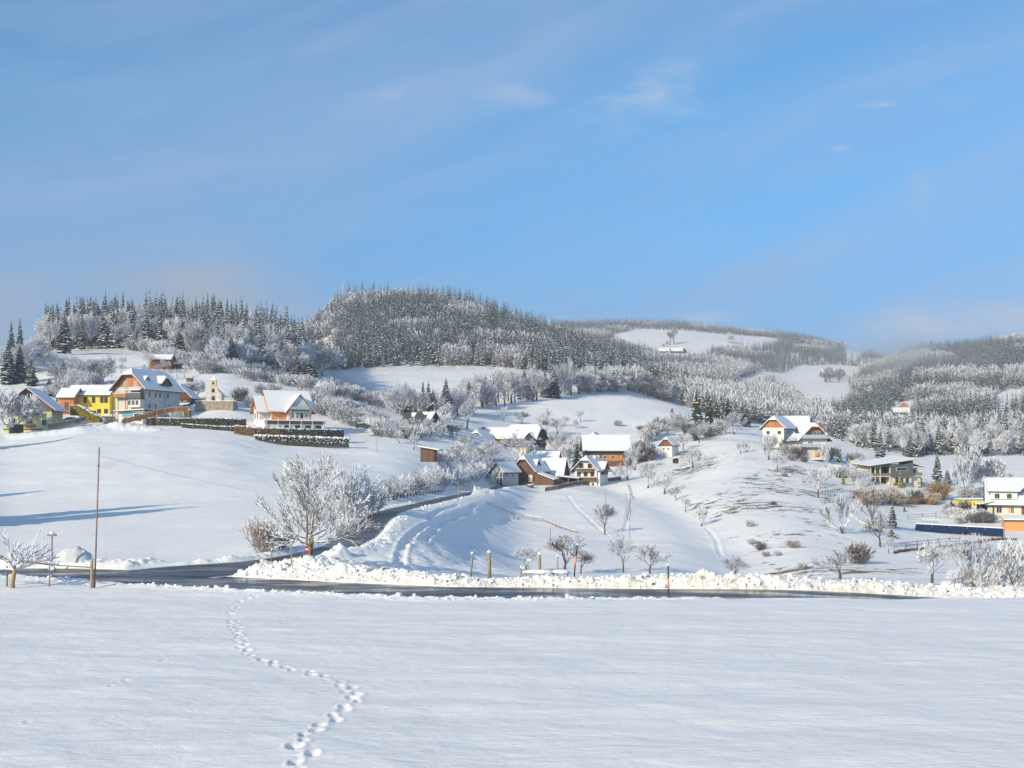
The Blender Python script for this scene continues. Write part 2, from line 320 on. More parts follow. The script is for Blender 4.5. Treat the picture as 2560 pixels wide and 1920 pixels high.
def gz(x, y, detail=False): return float(ground(np.array([x]), np.array([y]), detail)[0])
_SC = np.exp(np.linspace(math.log(60), math.log(3200), 900))
def hit(px, py, ymin=66, ymax=3200):
    """the ground point seen at photo pixel (px,py)"""
    Y = _SC[(_SC >= ymin) & (_SC <= ymax)]; X = (px - CX) * Y / F; Z = ground(X, Y, False); row = HY - Z / Y * F
    i = np.where(row <= py)[0]
    j = i[0] if len(i) else int(np.argmin(np.abs(row - py)))
    return float(X[j]), float(Y[j]), float(Z[j])
# ---------------------------------------------------------------- materials
def pmat(name, col, rough=.7, var=.12, scale=3.0, metal=0.0, bump=0.0, spec=None, objcoord=True, stretch=(1, 1, 1)):
    m = bpy.data.materials.new(name); m.use_nodes = True; nt = m.node_tree; b = nt.nodes['Principled BSDF']
    tcn = N(nt, 'ShaderNodeTexCoord'); mp = N(nt, 'ShaderNodeMapping'); mp.inputs['Scale'].default_value = stretch
    nt.links.new(tcn.outputs['Object'], mp.inputs[0])
    n = N(nt, 'ShaderNodeTexNoise'); n.inputs['Scale'].default_value = scale; n.inputs['Detail'].default_value = 5; nt.links.new(mp.outputs[0], n.inputs['Vector'])
    lo = tuple(max(0, c_ * (1 - var)) for c_ in col); hi = tuple(min(1, c_ * (1 + var)) for c_ in col)
    r = ramp(nt, [(.3, lo), (.7, hi)], n.outputs[0]); nt.links.new(r.outputs[0], b.inputs['Base Color'])
    b.inputs['Roughness'].default_value = rough; b.inputs['Metallic'].default_value = metal
    if spec is not None: b.inputs['Specular IOR Level'].default_value = spec
    if bump:
        bn = N(nt, 'ShaderNodeBump'); bn.inputs['Strength'].default_value = bump; bn.inputs['Distance'].default_value = .05
        nt.links.new(n.outputs[0], bn.inputs['Height']); nt.links.new(bn.outputs[0], b.inputs['Normal'])
    return m
def plank(name, col, per=6.0, axis=0, var=.25, rough=.75):
    m = bpy.data.materials.new(name); m.use_nodes = True; nt = m.node_tree; b = nt.nodes['Principled BSDF']
    tcn = N(nt, 'ShaderNodeTexCoord'); s_ = N(nt, 'ShaderNodeSeparateXYZ'); nt.links.new(tcn.outputs['Object'], s_.inputs[0])
    src = math_(nt, 'ADD', s_.outputs[0], s_.outputs[1]) if axis == 0 else s_.outputs[2]
    fl = math_(nt, 'FLOOR', math_(nt, 'MULTIPLY', src, per)); wn = N(nt, 'ShaderNodeTexWhiteNoise', noise_dimensions='1D'); nt.links.new(fl, wn.inputs['W'])
    lo = tuple(c_ * (1 - var) for c_ in col); hi = tuple(min(1, c_ * (1 + var)) for c_ in col)
    r = ramp(nt, [(0, lo), (1, hi)], wn.outputs['Value'])
    fr_ = math_(nt, 'FRACT', math_(nt, 'MULTIPLY', src, per)); gap = math_(nt, 'LESS_THAN', fr_, .08)
    n = N(nt, 'ShaderNodeTexNoise'); n.inputs['Scale'].default_value = 1.2; nt.links.new(tcn.outputs['Object'], n.inputs['Vector'])
    w = mixc(nt, math_(nt, 'MULTIPLY', n.outputs[0], .45), r.outputs[0], tuple(c_ * .6 for c_ in col))
    nt.links.new(mixc(nt, math_(nt, 'MULTIPLY', gap, .7), w, tuple(c_ * .2 for c_ in col)), b.inputs['Base Color']); b.inputs['Roughness'].default_value = rough
    return m
SNOW = (.86, .88, .91)
def snow_mat(name, bump=.5, sc=6.0):
    m = bpy.data.materials.new(name); m.use_nodes = True; nt = m.node_tree; b = nt.nodes['Principled BSDF']
    tcn = N(nt, 'ShaderNodeTexCoord'); n = N(nt, 'ShaderNodeTexNoise'); n.inputs['Scale'].default_value = sc; n.inputs['Detail'].default_value = 6
    nt.links.new(tcn.outputs['Object'], n.inputs['Vector'])
    r = ramp(nt, [(.3, (.83, .82, .81)), (.7, (.91, .90, .885))], n.outputs[0]); nt.links.new(r.outputs[0], b.inputs['Base Color'])
    b.inputs['Roughness'].default_value = .55; b.inputs['Specular IOR Level'].default_value = .25
    bn = N(nt, 'ShaderNodeBump'); bn.inputs['Strength'].default_value = bump; bn.inputs['Distance'].default_value = .08
    nt.links.new(n.outputs[0], bn.inputs['Height']); nt.links.new(bn.outputs[0], b.inputs['Normal'])
    return m
def ground_mat():
    m = bpy.data.materials.new('snow_ground'); m.use_nodes = True; nt = m.node_tree; b = nt.nodes['Principled BSDF']; L = nt.links.new
    at = N(nt, 'ShaderNodeAttribute', attribute_name='ground_mask'); sp = N(nt, 'ShaderNodeSeparateColor'); L(at.outputs['Color'], sp.inputs[0])
    tcn = N(nt, 'ShaderNodeTexCoord'); O = tcn.outputs['Object']
    def nz(scale, st=(1, 1, 1), det=5, rough=.5, rot=0, dist=0):
        mp = N(nt, 'ShaderNodeMapping'); mp.inputs['Scale'].default_value = st; mp.inputs['Rotation'].default_value = (0, 0, rot); L(O, mp.inputs[0])
        n = N(nt, 'ShaderNodeTexNoise'); n.inputs['Scale'].default_value = scale; n.inputs['Detail'].default_value = det; n.inputs['Roughness'].default_value = rough
        n.inputs['Distortion'].default_value = dist; L(mp.outputs[0], n.inputs['Vector']); return n.outputs[0]
    base = ramp(nt, [(.3, (.845, .825, .795)), (.7, (.91, .888, .858))], nz(.35, det=8)).outputs[0]
    # dirty yellow grit in the thrown snow
    dn = ramp(nt, [(.42, (0, 0, 0)), (.62, (1, 1, 1))], nz(1.6, det=7, rough=.65)).outputs[0]
    dirt = math_(nt, 'MULTIPLY', dn, sp.outputs[0], True)
    c0 = mixc(nt, math_(nt, 'MULTIPLY', sp.outputs[0], .28), base, (.87, .83, .72))
    c1 = mixc(nt, math_(nt, 'MULTIPLY', dirt, .75), c0, (.56, .47, .30))
    dn2 = ramp(nt, [(.62, (0, 0, 0)), (.70, (1, 1, 1))], nz(.9, det=6, rough=.6)).outputs[0]
    c1 = mixc(nt, math_(nt, 'MULTIPLY', math_(nt, 'MULTIPLY', dn2, sp.outputs[0]), .9), c1, (.16, .10, .045))
    # tufts of brown grass where the snow is thin
    g1 = nz(.62, (.55, 1.0, 1.0), 7, .68, .3, .6); g2 = nz(.045, det=3)
    g2r = N(nt, 'ShaderNodeMapRange'); L(g2, g2r.inputs[0]); g2r.inputs[1].default_value = .35; g2r.inputs[2].default_value = .65
    gm = math_(nt, 'MULTIPLY', sp.outputs[1], math_(nt, 'ADD', math_(nt, 'MULTIPLY', g2r.outputs[0], .75), .25))
    thr = math_(nt, 'SUBTRACT', g1, math_(nt, 'SUBTRACT', .80, math_(nt, 'MULTIPLY', gm, .33)))
    gk = N(nt, 'ShaderNodeMapRange'); L(thr, gk.inputs[0]); gk.inputs[1].default_value = 0; gk.inputs[2].default_value = .025
    gcol = ramp(nt, [(.35, (.10, .065, .035)), (.5, (.20, .14, .07)), (.65, (.30, .24, .14))], nz(3.0)).outputs[0]
    c2 = mixc(nt, gk.outputs[0], c1, gcol)
    # forest floor: dark brown noise mixed over the snow inside the forest mask
    fm = ramp(nt, [(.40, (0, 0, 0)), (.60, (1, 1, 1))], nz(.25, det=8, rough=.7)).outputs[0]
    c3 = mixc(nt, math_(nt, 'MULTIPLY', math_(nt, 'MULTIPLY', fm, sp.outputs[2]), .75), c2, (.12, .10, .08))
    L(c3, b.inputs['Base Color']); b.inputs['Roughness'].default_value = .6; b.inputs['Specular IOR Level'].default_value = .2
    # wind-packed ripples, crumbs
    h1 = nz(1.5, (.6, 1.4, 1), 7, .62, .15, .8); h2 = nz(7, (.6, 1.4, 1), 4, .6, .1)
    hm = math_(nt, 'ADD', math_(nt, 'MULTIPLY', h1, 1.1), math_(nt, 'ADD', math_(nt, 'MULTIPLY', h2, .18), math_(nt, 'MULTIPLY', nz(2.2, (1, 1, 1), 8, .75), .5)))
    bn = N(nt, 'ShaderNodeBump'); bn.inputs['Strength'].default_value = .55; bn.inputs['Distance'].default_value = .10; L(hm, bn.inputs['Height']); L(bn.outputs[0], b.inputs['Normal'])
    return m
def asphalt_mat(name, wet=.5, snowy=.5):
    m = bpy.data.materials.new(name); m.use_nodes = True; nt = m.node_tree; b = nt.nodes['Principled BSDF']; L = nt.links.new
    tcn = N(nt, 'ShaderNodeTexCoord'); at = N(nt, 'ShaderNodeAttribute', attribute_name='road_edge'); e = at.outputs['Fac']
    def nz(scale, st=(1, 1, 1), det=5, rough=.5):
        mp = N(nt, 'ShaderNodeMapping'); mp.inputs['Scale'].default_value = st; L(tcn.outputs['Object'], mp.inputs[0])
        n = N(nt, 'ShaderNodeTexNoise'); n.inputs['Scale'].default_value = scale; n.inputs['Detail'].default_value = det; n.inputs['Roughness'].default_value = rough
        L(mp.outputs[0], n.inputs['Vector']); return n.outputs[0]
    n1 = nz(.5, (.5, 1.6, 1), 6)
    col = ramp(nt, [(.3, (.030, .031, .036)), (.55, (.060, .062, .066)), (.75, (.11, .112, .115))], n1).outputs[0]
    # slush and packed snow at the edges
    s = math_(nt, 'ADD', math_(nt, 'MULTIPLY', e, .62), math_(nt, 'MULTIPLY', nz(.8, (.45, 2.0, 1), 8, .7), .62))
    sr = N(nt, 'ShaderNodeMapRange'); L(s, sr.inputs[0]); sr.inputs[1].default_value = .78 - .2 * snowy + .1; sr.inputs[2].default_value = .92 - .2 * snowy + .12
    L(mixc(nt, math_(nt, 'MULTIPLY', sr.outputs[0], .85), col, (.62, .63, .65)), b.inputs['Base Color'])
    rr = ramp(nt, [(.35, (.10, .10, .10)), (.62, (.5, .5, .5))], nz(.35, (.5, 1.5, 1), 5)).outputs[0]
    L(math_(nt, 'MAXIMUM', math_(nt, 'ADD', rr, (1 - wet) * .25), math_(nt, 'MULTIPLY', sr.outputs[0], .6)), b.inputs['Roughness'])
    bn = N(nt, 'ShaderNodeBump'); bn.inputs['Strength'].default_value = .25; bn.inputs['Distance'].default_value = .02; L(nz(14, det=3), bn.inputs['Height']); L(bn.outputs[0], b.inputs['Normal'])
    return m
def frost_bark(name, bark, snow=.35, thr=.15, nsc=4.0, snowc=(.80, .81, .84)):
    """bark with snow lying on the upper side of every branch"""
    m = bpy.data.materials.new(name); m.use_nodes = True; nt = m.node_tree; b = nt.nodes['Principled BSDF']; L = nt.links.new
    g = N(nt, 'ShaderNodeNewGeometry'); s_ = N(nt, 'ShaderNodeSeparateXYZ'); L(g.outputs['True Normal'], s_.inputs[0])
    tcn = N(nt, 'ShaderNodeTexCoord'); n = N(nt, 'ShaderNodeTexNoise'); n.inputs['Scale'].default_value = nsc; n.inputs['Detail'].default_value = 3; L(tcn.outputs['Object'], n.inputs['Vector'])
    v = math_(nt, 'ADD', s_.outputs[2], math_(nt, 'MULTIPLY', math_(nt, 'SUBTRACT', n.outputs[0], .5), 1.6 + snow))
    k = N(nt, 'ShaderNodeMapRange'); L(v, k.inputs[0]); k.inputs[1].default_value = thr - .08; k.inputs[2].default_value = thr + .12
    lo = tuple(c_ * .75 for c_ in bark); bc = ramp(nt, [(.35, lo), (.65, bark)], n.outputs[0]).outputs[0]
    L(mixc(nt, k.outputs[0], bc, snowc), b.inputs['Base Color']); b.inputs['Roughness'].default_value = .8; b.inputs['Specular IOR Level'].default_value = .1
    return m
M = {}
M['ground'] = ground_mat()
M['snow'] = snow_mat('roof_snow', .35, 2.5); M['snowclump'] = snow_mat('branch_snow', .2, 3)
M['road'] = asphalt_mat('wet_asphalt', .9, .45); M['lane'] = asphalt_mat('lane_asphalt', .4, .35)
M['bark_main'] = frost_bark('walnut_bark', (.20, .16, .10), .6, -.12, 5)
M['bark_trunk'] = frost_bark('mossy_bark', (.24, .18, .07), .2, .75, 5)
M['bark_tan'] = frost_bark('tan_bark', (.42, .29, .13), .2, .7, 5)
M['twig'] = frost_bark('frosted_twig', (.20, .17, .155), .6, -.22, 2.2, (.74, .75, .78))
M['twig_white'] = frost_bark('hoar_twig', (.26, .235, .23), .6, -.55, 2.2, (.76, .77, .80))
M['twig_dark'] = frost_bark('bare_twig', (.15, .12, .105), .6, .25, 2.2, (.72, .73, .76))
M['twig_red'] = frost_bark('red_twig', (.34, .24, .19), .6, .0, 2.2, (.74, .74, .77))
M['twig_ochre'] = frost_bark('ochre_twig', (.46, .30, .13), .6, .30, 2.2, (.74, .74, .77))
M['trunk'] = pmat('dark_bark', (.10, .08, .065), .9, .3, 4)
M['needle'] = pmat('dark_needles', (.080, .118, .120), .85, .4, 1.5, spec=.1)
M['needle2'] = pmat('green_needles', (.055, .080, .035), .85, .35, 1.5, spec=.1)
M['gold'] = pmat('golden_needles', (.34, .29, .035), .85, .35, 3, spec=.1)
M['hedge'] = pmat('hedge_leaves', (.065, .062, .045), .9, .4, 3, spec=.1)
M['hedge_brown'] = pmat('brown_hedge_leaves', (.14, .085, .04), .9, .4, 3, spec=.1)
M['hedge_olive'] = pmat('olive_hedge_leaves', (.20, .16, .025), .9, .3, 3, spec=.1)
M['glass'] = pmat('window_glass', (.035, .045, .055), .08, .2, 2)
M['white'] = pmat('white_paint', (.72, .70, .67), .6, .05, 2)
M['cream'] = pmat('cream_render', (.70, .62, .46), .8, .06, 1)
M['cream2'] = pmat('pale_yellow_render', (.74, .60, .33), .8, .06, 1)
M['wwall'] = pmat('white_render', (.74, .71, .66), .85, .06, 1)
M['gwall'] = pmat('grey_render', (.50, .51, .53), .85, .08, 1)
M['green'] = pmat('pale_green_render', (.60, .64, .36), .85, .06, 1)
M['yellow'] = pmat('yellow_render', (.76, .59, .06), .85, .12, .8)
M['orange'] = pmat('orange_render', (.80, .31, .06), .8, .10, .8)
M['orange_w'] = plank('orange_boards', (.56, .215, .065), 5)
M['orange_l'] = plank('light_orange_boards', (.78, .36, .13), 5, 1, .08)
M['red_w'] = plank('dark_red_boards', (.17, .045, .03), 6)
M['redbrown'] = plank('red_brown_boards', (.26, .10, .055), 6)
M['brown_w'] = plank('brown_boards', (.16, .075, .038), 6)
M['dark_w'] = plank('dark_boards', (.045, .036, .03), 6)
M['grey_w'] = plank('grey_boards', (.17, .165, .145), 6)
M['slate_w'] = plank('slate_grey_cladding', (.13, .13, .125), 4, 1, .12)
M['fence_w'] = plank('weathered_boards', (.22, .18, .14), 6)
M['darkroof'] = plank('dark_roof_tiles', (.075, .075, .08), 3, 1, .2)
M['trimred'] = pmat('red_trim', (.22, .05, .04), .7); M['steel'] = pmat('grey_metal', (.30, .31, .32), .45, .1, 3, metal=.6)
M['greenmetal'] = pmat('dark_green_panel', (.02, .10, .08), .5); M['teal'] = pmat('turquoise_paint', (.10, .40, .45), .6)
M['glassrail'] = pmat('glass_railing', (.42, .50, .50), .12, .05, 2)
M['solar'] = plank('solar_cells', (.012, .028, .085), 1.0, 0, .15, .15)
M['brick'] = pmat('chimney_brick', (.36, .12, .06), .85, .25, 8)
M['stone'] = pmat('rubble_stone', (.34, .29, .21), .9, .45, 1.8, bump=.6)
M['post'] = pmat('weathered_post', (.34, .25, .14), .85, .35, 6, stretch=(3, 3, .6))
M['postgrey'] = pmat('grey_post', (.30, .28, .24), .85, .3, 6, stretch=(3, 3, .6))
M['polebrown'] = pmat('brown_pole', (.26, .18, .15), .8, .25, 6)
M['black'] = pmat('black_plastic', (.02, .02, .022), .6); M['flu'] = pmat('orange_reflector', (.95, .22, .02), .5, .05)
M['signred'] = pmat('sign_red', (.62, .03, .03), .5, .04); M['tarp'] = pmat('dark_tarp', (.04, .045, .055), .6)
M['carbody'] = pmat('dark_car_paint', (.06, .065, .075), .3); M['snowgrey'] = pmat('old_snow', (.60, .61, .62), .8, .18, 2.0, bump=.6)

# ---------------------------------------------------------------- ground sheet
def in_poly(px, py, poly):
    c_ = np.zeros(px.shape, bool); n = len(poly)
    for i in range(n):
        x0, y0 = poly[i]; x1, y1 = poly[(i + 1) % n]
        if y0 == y1: continue
        k = ((y0 > py) != (y1 > py)) & (px < (x1 - x0) * (py - y0) / (y1 - y0) + x0); c_ ^= k
    return c_
rows = [-150, -50, -10, 0, 5, 9, 12] + list(np.arange(14, 61, .15)) + list(np.arange(61, 84, .10))
y = 84.0
while y < 420: rows.append(y); y += .0036 * y
while y < 3000: rows.append(y); y += .009 * y
rows += [3100, 3300]
rows = np.array(rows); us = np.concatenate([[-4, -1.6, -1.0, -.8, -.7], np.arange(-.62, .6201, .0016), [.7, .8, 1.0, 1.6, 4]])
W_ = np.maximum(rows, 12.0)
GX = us[None, :] * W_[:, None]; GY = np.repeat(rows[:, None], len(us), 1)
GZ = np.empty_like(GX)
for a in range(0, len(rows), 100): GZ[a:a + 100] = ground(GX[a:a + 100], GY[a:a + 100])
# footprints across the near field
def path_pts(pl, step):
    out = []; pts = [Vector(p) for p in pl]
    carry = 0
    for a, b in zip(pts[:-1], pts[1:]):
        L = (b - a).length; t = carry
        while t < L: out.append((a + (b - a) * (t / L), (b - a).normalized())); t += step
        carry = t - L
    return out
def fgp(px, py):
    Y = Z0 * F / (HY - py); Y = Y if Y > 62 else (Z0 + 3.1) / ((HY - py) / F + .05); return ((px - CX) * Y / F, Y)
trail = [fgp(*p) for p in [(735, 1960), (744, 1905), (761, 1882), (755, 1850), (781, 1833), (833, 1801), (848, 1781), (894, 1746), (868, 1726), (851, 1703), (775, 1682), (741, 1671), (694, 1664), (637, 1642), (608, 1616), (596, 1590), (584, 1555), (579, 1526), (596, 1503), (642, 1487)]]
small = [fgp(*p) for p in [(75, 1802), (130, 1783), (190, 1757), (300, 1711), (405, 1653), (475, 1620), (560, 1552), (585, 1530)]]
nrow = int(np.searchsorted(rows, 72))
SX = GX[:nrow]; SY = GY[:nrow]; SZ = GZ[:nrow]
def dent(x, y, rx, ry, ang, dep, rim):
    i0 = max(0, int(np.searchsorted(rows, y - 1.0))); i1 = int(np.searchsorted(rows, y + 1.0))
    j0 = int(np.searchsorted(us, (x - 1.2) / y)); j1 = int(np.searchsorted(us, (x + 1.2) / y))
    dx = GX[i0:i1, j0:j1] - x; dy = GY[i0:i1, j0:j1] - y; c_, s_ = math.cos(ang), math.sin(ang)
    a = (dx * c_ + dy * s_) / rx; b = (-dx * s_ + dy * c_) / ry; r = np.sqrt(a * a + b * b)
    GZ[i0:i1, j0:j1] += -dep * np.exp(-r ** 4) + rim * np.exp(-((r - 1.45) / .4) ** 2) * (.4 + lump(GX[i0:i1, j0:j1], GY[i0:i1, j0:j1], .16, 5))
for k, (p, d) in enumerate(path_pts([(a[0], a[1], 0) for a in trail], .62)):
    nx, ny = -d.y, d.x; sgn = .11 if k % 2 else -.11
    q_ = random.uniform(.55, 1.0); dent(p.x + nx * sgn + random.uniform(-.1, .1), p.y + ny * sgn + random.uniform(-.1, .1), .24 * q_, .16 * q_, math.atan2(d.y, d.x) + random.uniform(-.4, .4), .11 * q_, .025)
for k, (p, d) in enumerate(path_pts([(a[0], a[1], 0) for a in small], .6)):
    if vn(np.array([p.x / 2.]), np.array([p.y / 2.]), 3)[0] > .5: dent(p.x + random.uniform(-.05, .05), p.y, .15, .1, math.atan2(d.y, d.x) + random.uniform(-.5, .5), .022, .010)
# deer paths and a sledge track on the hollow slope
def track(pl, w, dep, r0=0):
    global GZ
    pts = [hit(*p) for p in pl]; a0 = int(np.searchsorted(rows, min(p[1] for p in pts) - 3)); a1 = int(np.searchsorted(rows, max(p[1] for p in pts) + 3))
    d, _, _ = seg_dist(GX[a0:a1], GY[a0:a1], pts)
    m = d < w * 3; GZ[a0:a1][m] += (-dep * np.exp(-(d[m] / w) ** 4) + dep * .6 * np.exp(-((d[m] - 1.5 * w) / (w * .4)) ** 2)) * (.4 + 1.2 * vn(GX[a0:a1][m] * 1.4, GY[a0:a1][m] * 1.4, 4))
for pl in [[(1190, 1262), (1140, 1285), (1100, 1300), (1085, 1330), (1060, 1352), (1010, 1362)], [(1185, 1275), (1120, 1300), (1062, 1318), (1030, 1340), (1015, 1360)],
           [(1010, 1362), (1000, 1395), (1000, 1425)], [(1012, 1368), (1060, 1385), (1130, 1408), (1190, 1425)],
           [(1420, 1240), (1445, 1275), (1490, 1315), (1530, 1345)], [(1570, 1230), (1572, 1262), (1568, 1300), (1562, 1330)],
           [(1768, 1322), (1790, 1350), (1806, 1392)], [(1145, 1262), (1100, 1276), (1060, 1300)]]:
    track(pl, .38, .16)
nv = len(rows); nu = len(us)
V = np.stack([GX, GY, GZ], -1).reshape(-1, 3)
ii, jj = np.meshgrid(np.arange(nv - 1), np.arange(nu - 1), indexing='ij'); a = (ii * nu + jj).ravel()
Fq = np.stack([a, a + 1, a + nu + 1, a + nu], -1)
me = nmesh('snow_field', V, Fq, [M['ground']], None, True)
PXg = CX + F * GX / np.maximum(GY, 1); PYg = HY - F * GZ / np.maximum(GY, 1)
frg = far(GX); tt = (GY - frg)
dirt = np.where((tt > -.3) & (tt < 3.0), 1 - np.clip(tt / 3.0, 0, 1) * .8, 0) * np.interp(GX, [-40, -25, -15, -2, 2, 20, 28, 40], [.3, .1, .55, .85, .9, .95, .7, .45])
PATCH = [(1640, 1130), (1700, 1110), (1800, 1110), (1900, 1125), (2010, 1150), (2120, 1180), (2120, 1300), (2150, 1400), (2280, 1390), (2560, 1380), (2560, 1460), (1960, 1465), (1900, 1440), (1780, 1330), (1700, 1280), (1640, 1210)]
PATCH2 = [(1480, 1060), (1640, 1070), (1700, 1130), (1640, 1150), (1560, 1100), (1470, 1090)]
grass = np.where((GY > 90) & (GY < 460) & in_poly(PXg, PYg, PATCH), 1.0, 0) + np.where((GY > 330) & (GY < 480) & in_poly(PXg, PYg, PATCH2), .85, 0)
grass = np.maximum(grass, np.where((GY > 85) & (GY < 300) & (PXg > 1150) & (PXg < 1640), .35, 0))
grass = blur(blur(grass, 21, 0), 31, 1)
FORL = [(60, 890), (130, 885), (300, 878), (430, 885), (560, 925), (700, 958), (840, 985), (1045, 1035), (1045, 1000), (900, 960), (840, 925), (1000, 921), (1260, 921), (1400, 940), (1500, 962), (1640, 987), (1700, 1010), (1720, 800), (860, 700), (60, 700)]
forest = np.where((GY > 440) & (GY < 1150) & (PXg < 1720) & in_poly(PXg, PYg, FORL), 1.0, 0) * np.where((GY > 520) | (PXg < 1050), 1, 0)
forest = blur(blur(forest, 15, 0), 25, 1)
me.color_attributes.new('ground_mask', 'FLOAT_COLOR', 'POINT')
colr = np.stack([dirt, np.clip(grass, 0, 1), forest, np.ones_like(dirt)], -1).astype(np.float32).reshape(-1)
me.color_attributes['ground_mask'].data.foreach_set('color', colr)
go = bpy.data.objects.new('ground', me); COL.objects.link(go); tag(go, 'snow-covered field, slopes and hills of the valley', None, None, 'structure')

# ---------------------------------------------------------------- roads
def road_strip(name, mat, left, right, label, nl=14):
    n = len(left); V = []; E = []
    for i in range(n):
        a = np.array(left[i]); b = np.array(right[i])
        for k in range(nl + 1):
            t = k / nl; V.append(a * (1 - t) + b * t); E.append(abs(2 * t - 1) ** 2)
    idx = np.arange(n - 1)[:, None] * (nl + 1) + np.arange(nl)[None, :]; idx = idx.ravel()
    Fq = np.stack([idx, idx + 1, idx + nl + 2, idx + nl + 1], -1)
    me = nmesh(name, np.array(V), Fq, [mat], None, True)
    at = me.attributes.new('road_edge', 'FLOAT', 'POINT'); at.data.foreach_set('value', np.array(E, dtype=np.float32))
    o = bpy.data.objects.new(name, me); COL.objects.link(o); return tag(o, label, None, None, 'structure')
xs = np.arange(-110, 110, .5)
road_strip('road', M['road'], [(x, float(near(x)) - .15, float(zroad(x)) - .01) for x in xs], [(x, float(far(x)) + .25, float(zroad(x)) - .01) for x in xs], 'wet asphalt main road between snow banks', 16)
def strip_from(pl, hw, dz, step=1.0, flare=None):
    pts = path_pts(pl, step); P3 = []
    # smooth the centre line
    C = np.array([p[:] for p, d in pts]); k = np.ones(7) / 7
    for ax in range(3): C[:, ax] = np.convolve(np.pad(C[:, ax], 3, mode='edge'), k, mode='valid')
    T = np.gradient(C, axis=0); T /= np.linalg.norm(T[:, :2], axis=1)[:, None] + 1e-9
    l, r = [], []
    for i in range(len(C)):
        h = hw * (flare(i, C[i, 1]) if flare else 1); nx, ny = -T[i, 1], T[i, 0]
        l.append((C[i, 0] + nx * h, C[i, 1] + ny * h, C[i, 2] + dz)); r.append((C[i, 0] - nx * h, C[i, 1] - ny * h, C[i, 2] + dz))
    return l, r
l, r = strip_from(SIDE, 1.0, .006, 1.0, lambda i, y: float(lane_w(y)) - .03)
road_strip('lane', M['lane'], r, l, 'narrow asphalt lane winding up to the farm', 8)
l, r = strip_from(VILL, 1.85, .0)
road_strip('village_road', M['lane'], r, l, 'village street along the upper edge of the left field', 8)
# ---------------------------------------------------------------- trees
def spruce_crown(seed, h=18, rb=3.4, tiers=15, nf=9, snow=.75, z0=.08, simple=False, narrow=1.0):
    rr = random.Random(seed); m = MB()
    for t in range(tiers):
        f = t / (tiers - 1); z = h * (z0 + (1 - z0) * f ** .92 * .97); Rm = rb * narrow * (1 - f) ** .85 * (1.0 if f > .06 else .8) + .12 * h / 18
        k = max(4, int(nf * (1 - .45 * f))); off = rr.random() * 6
        for i in range(k):
            a = off + 2 * math.pi * (i + rr.uniform(-.3, .3)) / k; L = Rm * rr.uniform(.68, 1.15); ca, sa = math.cos(a), math.sin(a)
            dz = h / tiers; dr = rr.uniform(.30, .50) * L; w = L * rr.uniform(.26, .42) + .12 * h / 18; zz = z + rr.uniform(-.3, .3) * dz
            def pt(r, s, q): return (ca * r - sa * s, sa * r + ca * s, q)
            q0 = zz + .10 * L; q1 = zz - dr * .35; q2 = zz - dr
            hang = rr.uniform(.5, .95) * dz + .12 * L
            if simple:
                m.poly([pt(L * .1, 0, q0), pt(L * .6, -w, q1 - hang * .45), pt(L, 0, q2), pt(L * .6, w, q1 - hang * .2)], 0)
                if rr.random() < snow: m.poly([pt(L * .2, 0, q0 + .007 * h), pt(L * .65, -w * .6, q1 + .002 * h), pt(L * 1.03, 0, q2 + .004 * h), pt(L * .65, w * .6, q1 + .002 * h)], 1)
            else:
                m.poly([pt(.05, 0, q0), pt(L * .55, -w * .5, q1 - hang), pt(L, 0, q2 - hang * .3), pt(L * .55, w * .1, q1)], 0)
                m.poly([pt(.05, 0, q0), pt(L * .55, w * .5, q1 - hang * .8), pt(L, 0, q2 - hang * .2), pt(L * .5, -w * .1, q1)], 0)
                m.poly([pt(.1, 0, q0 - .02), pt(L * .6, -w, q1 - .15 * L), pt(L, 0, q2), pt(L * .6, w, q1 - .15 * L)], 0)
                if rr.random() < snow:
                    b0 = rr.uniform(.15, .45); b1 = rr.uniform(.75, 1.02)
                    def sp(fr_): return q0 + (q2 - q0) * fr_ + .10
                    m.poly([pt(L * b0, -w * .15, sp(b0)), pt(L * (b0 + b1) / 2, -w * .8, sp((b0 + b1) / 2) - .12 * w), pt(L * b1, 0, sp(b1)), pt(L * (b0 + b1) / 2, 0, sp((b0 + b1) / 2) + .16)], 1)
                    m.poly([pt(L * b0, w * .15, sp(b0)), pt(L * (b0 + b1) / 2, w * .8, sp((b0 + b1) / 2) - .12 * w), pt(L * b1, 0, sp(b1)), pt(L * (b0 + b1) / 2, 0, sp((b0 + b1) / 2) + .16)], 1)
    m.tube((0, 0, h * .9), (0, 0, h * 1.02), .08 * h / 18, .02 * h / 18, 4, 0)
    return m
def trunk_mb(h, r, n=7, wob=.0, seed=0):
    rr = random.Random(seed); m = MB(); p = Vector((0, 0, -.6)); k = 4
    for i in range(k):
        q = Vector((rr.uniform(-wob, wob), rr.uniform(-wob, wob), -.6 + (h + .6) * (i + 1) / k)); m.tube(p, q, r * (1 - .8 * i / k), r * (1 - .8 * (i + 1) / k), n, 0); p = q
    return m
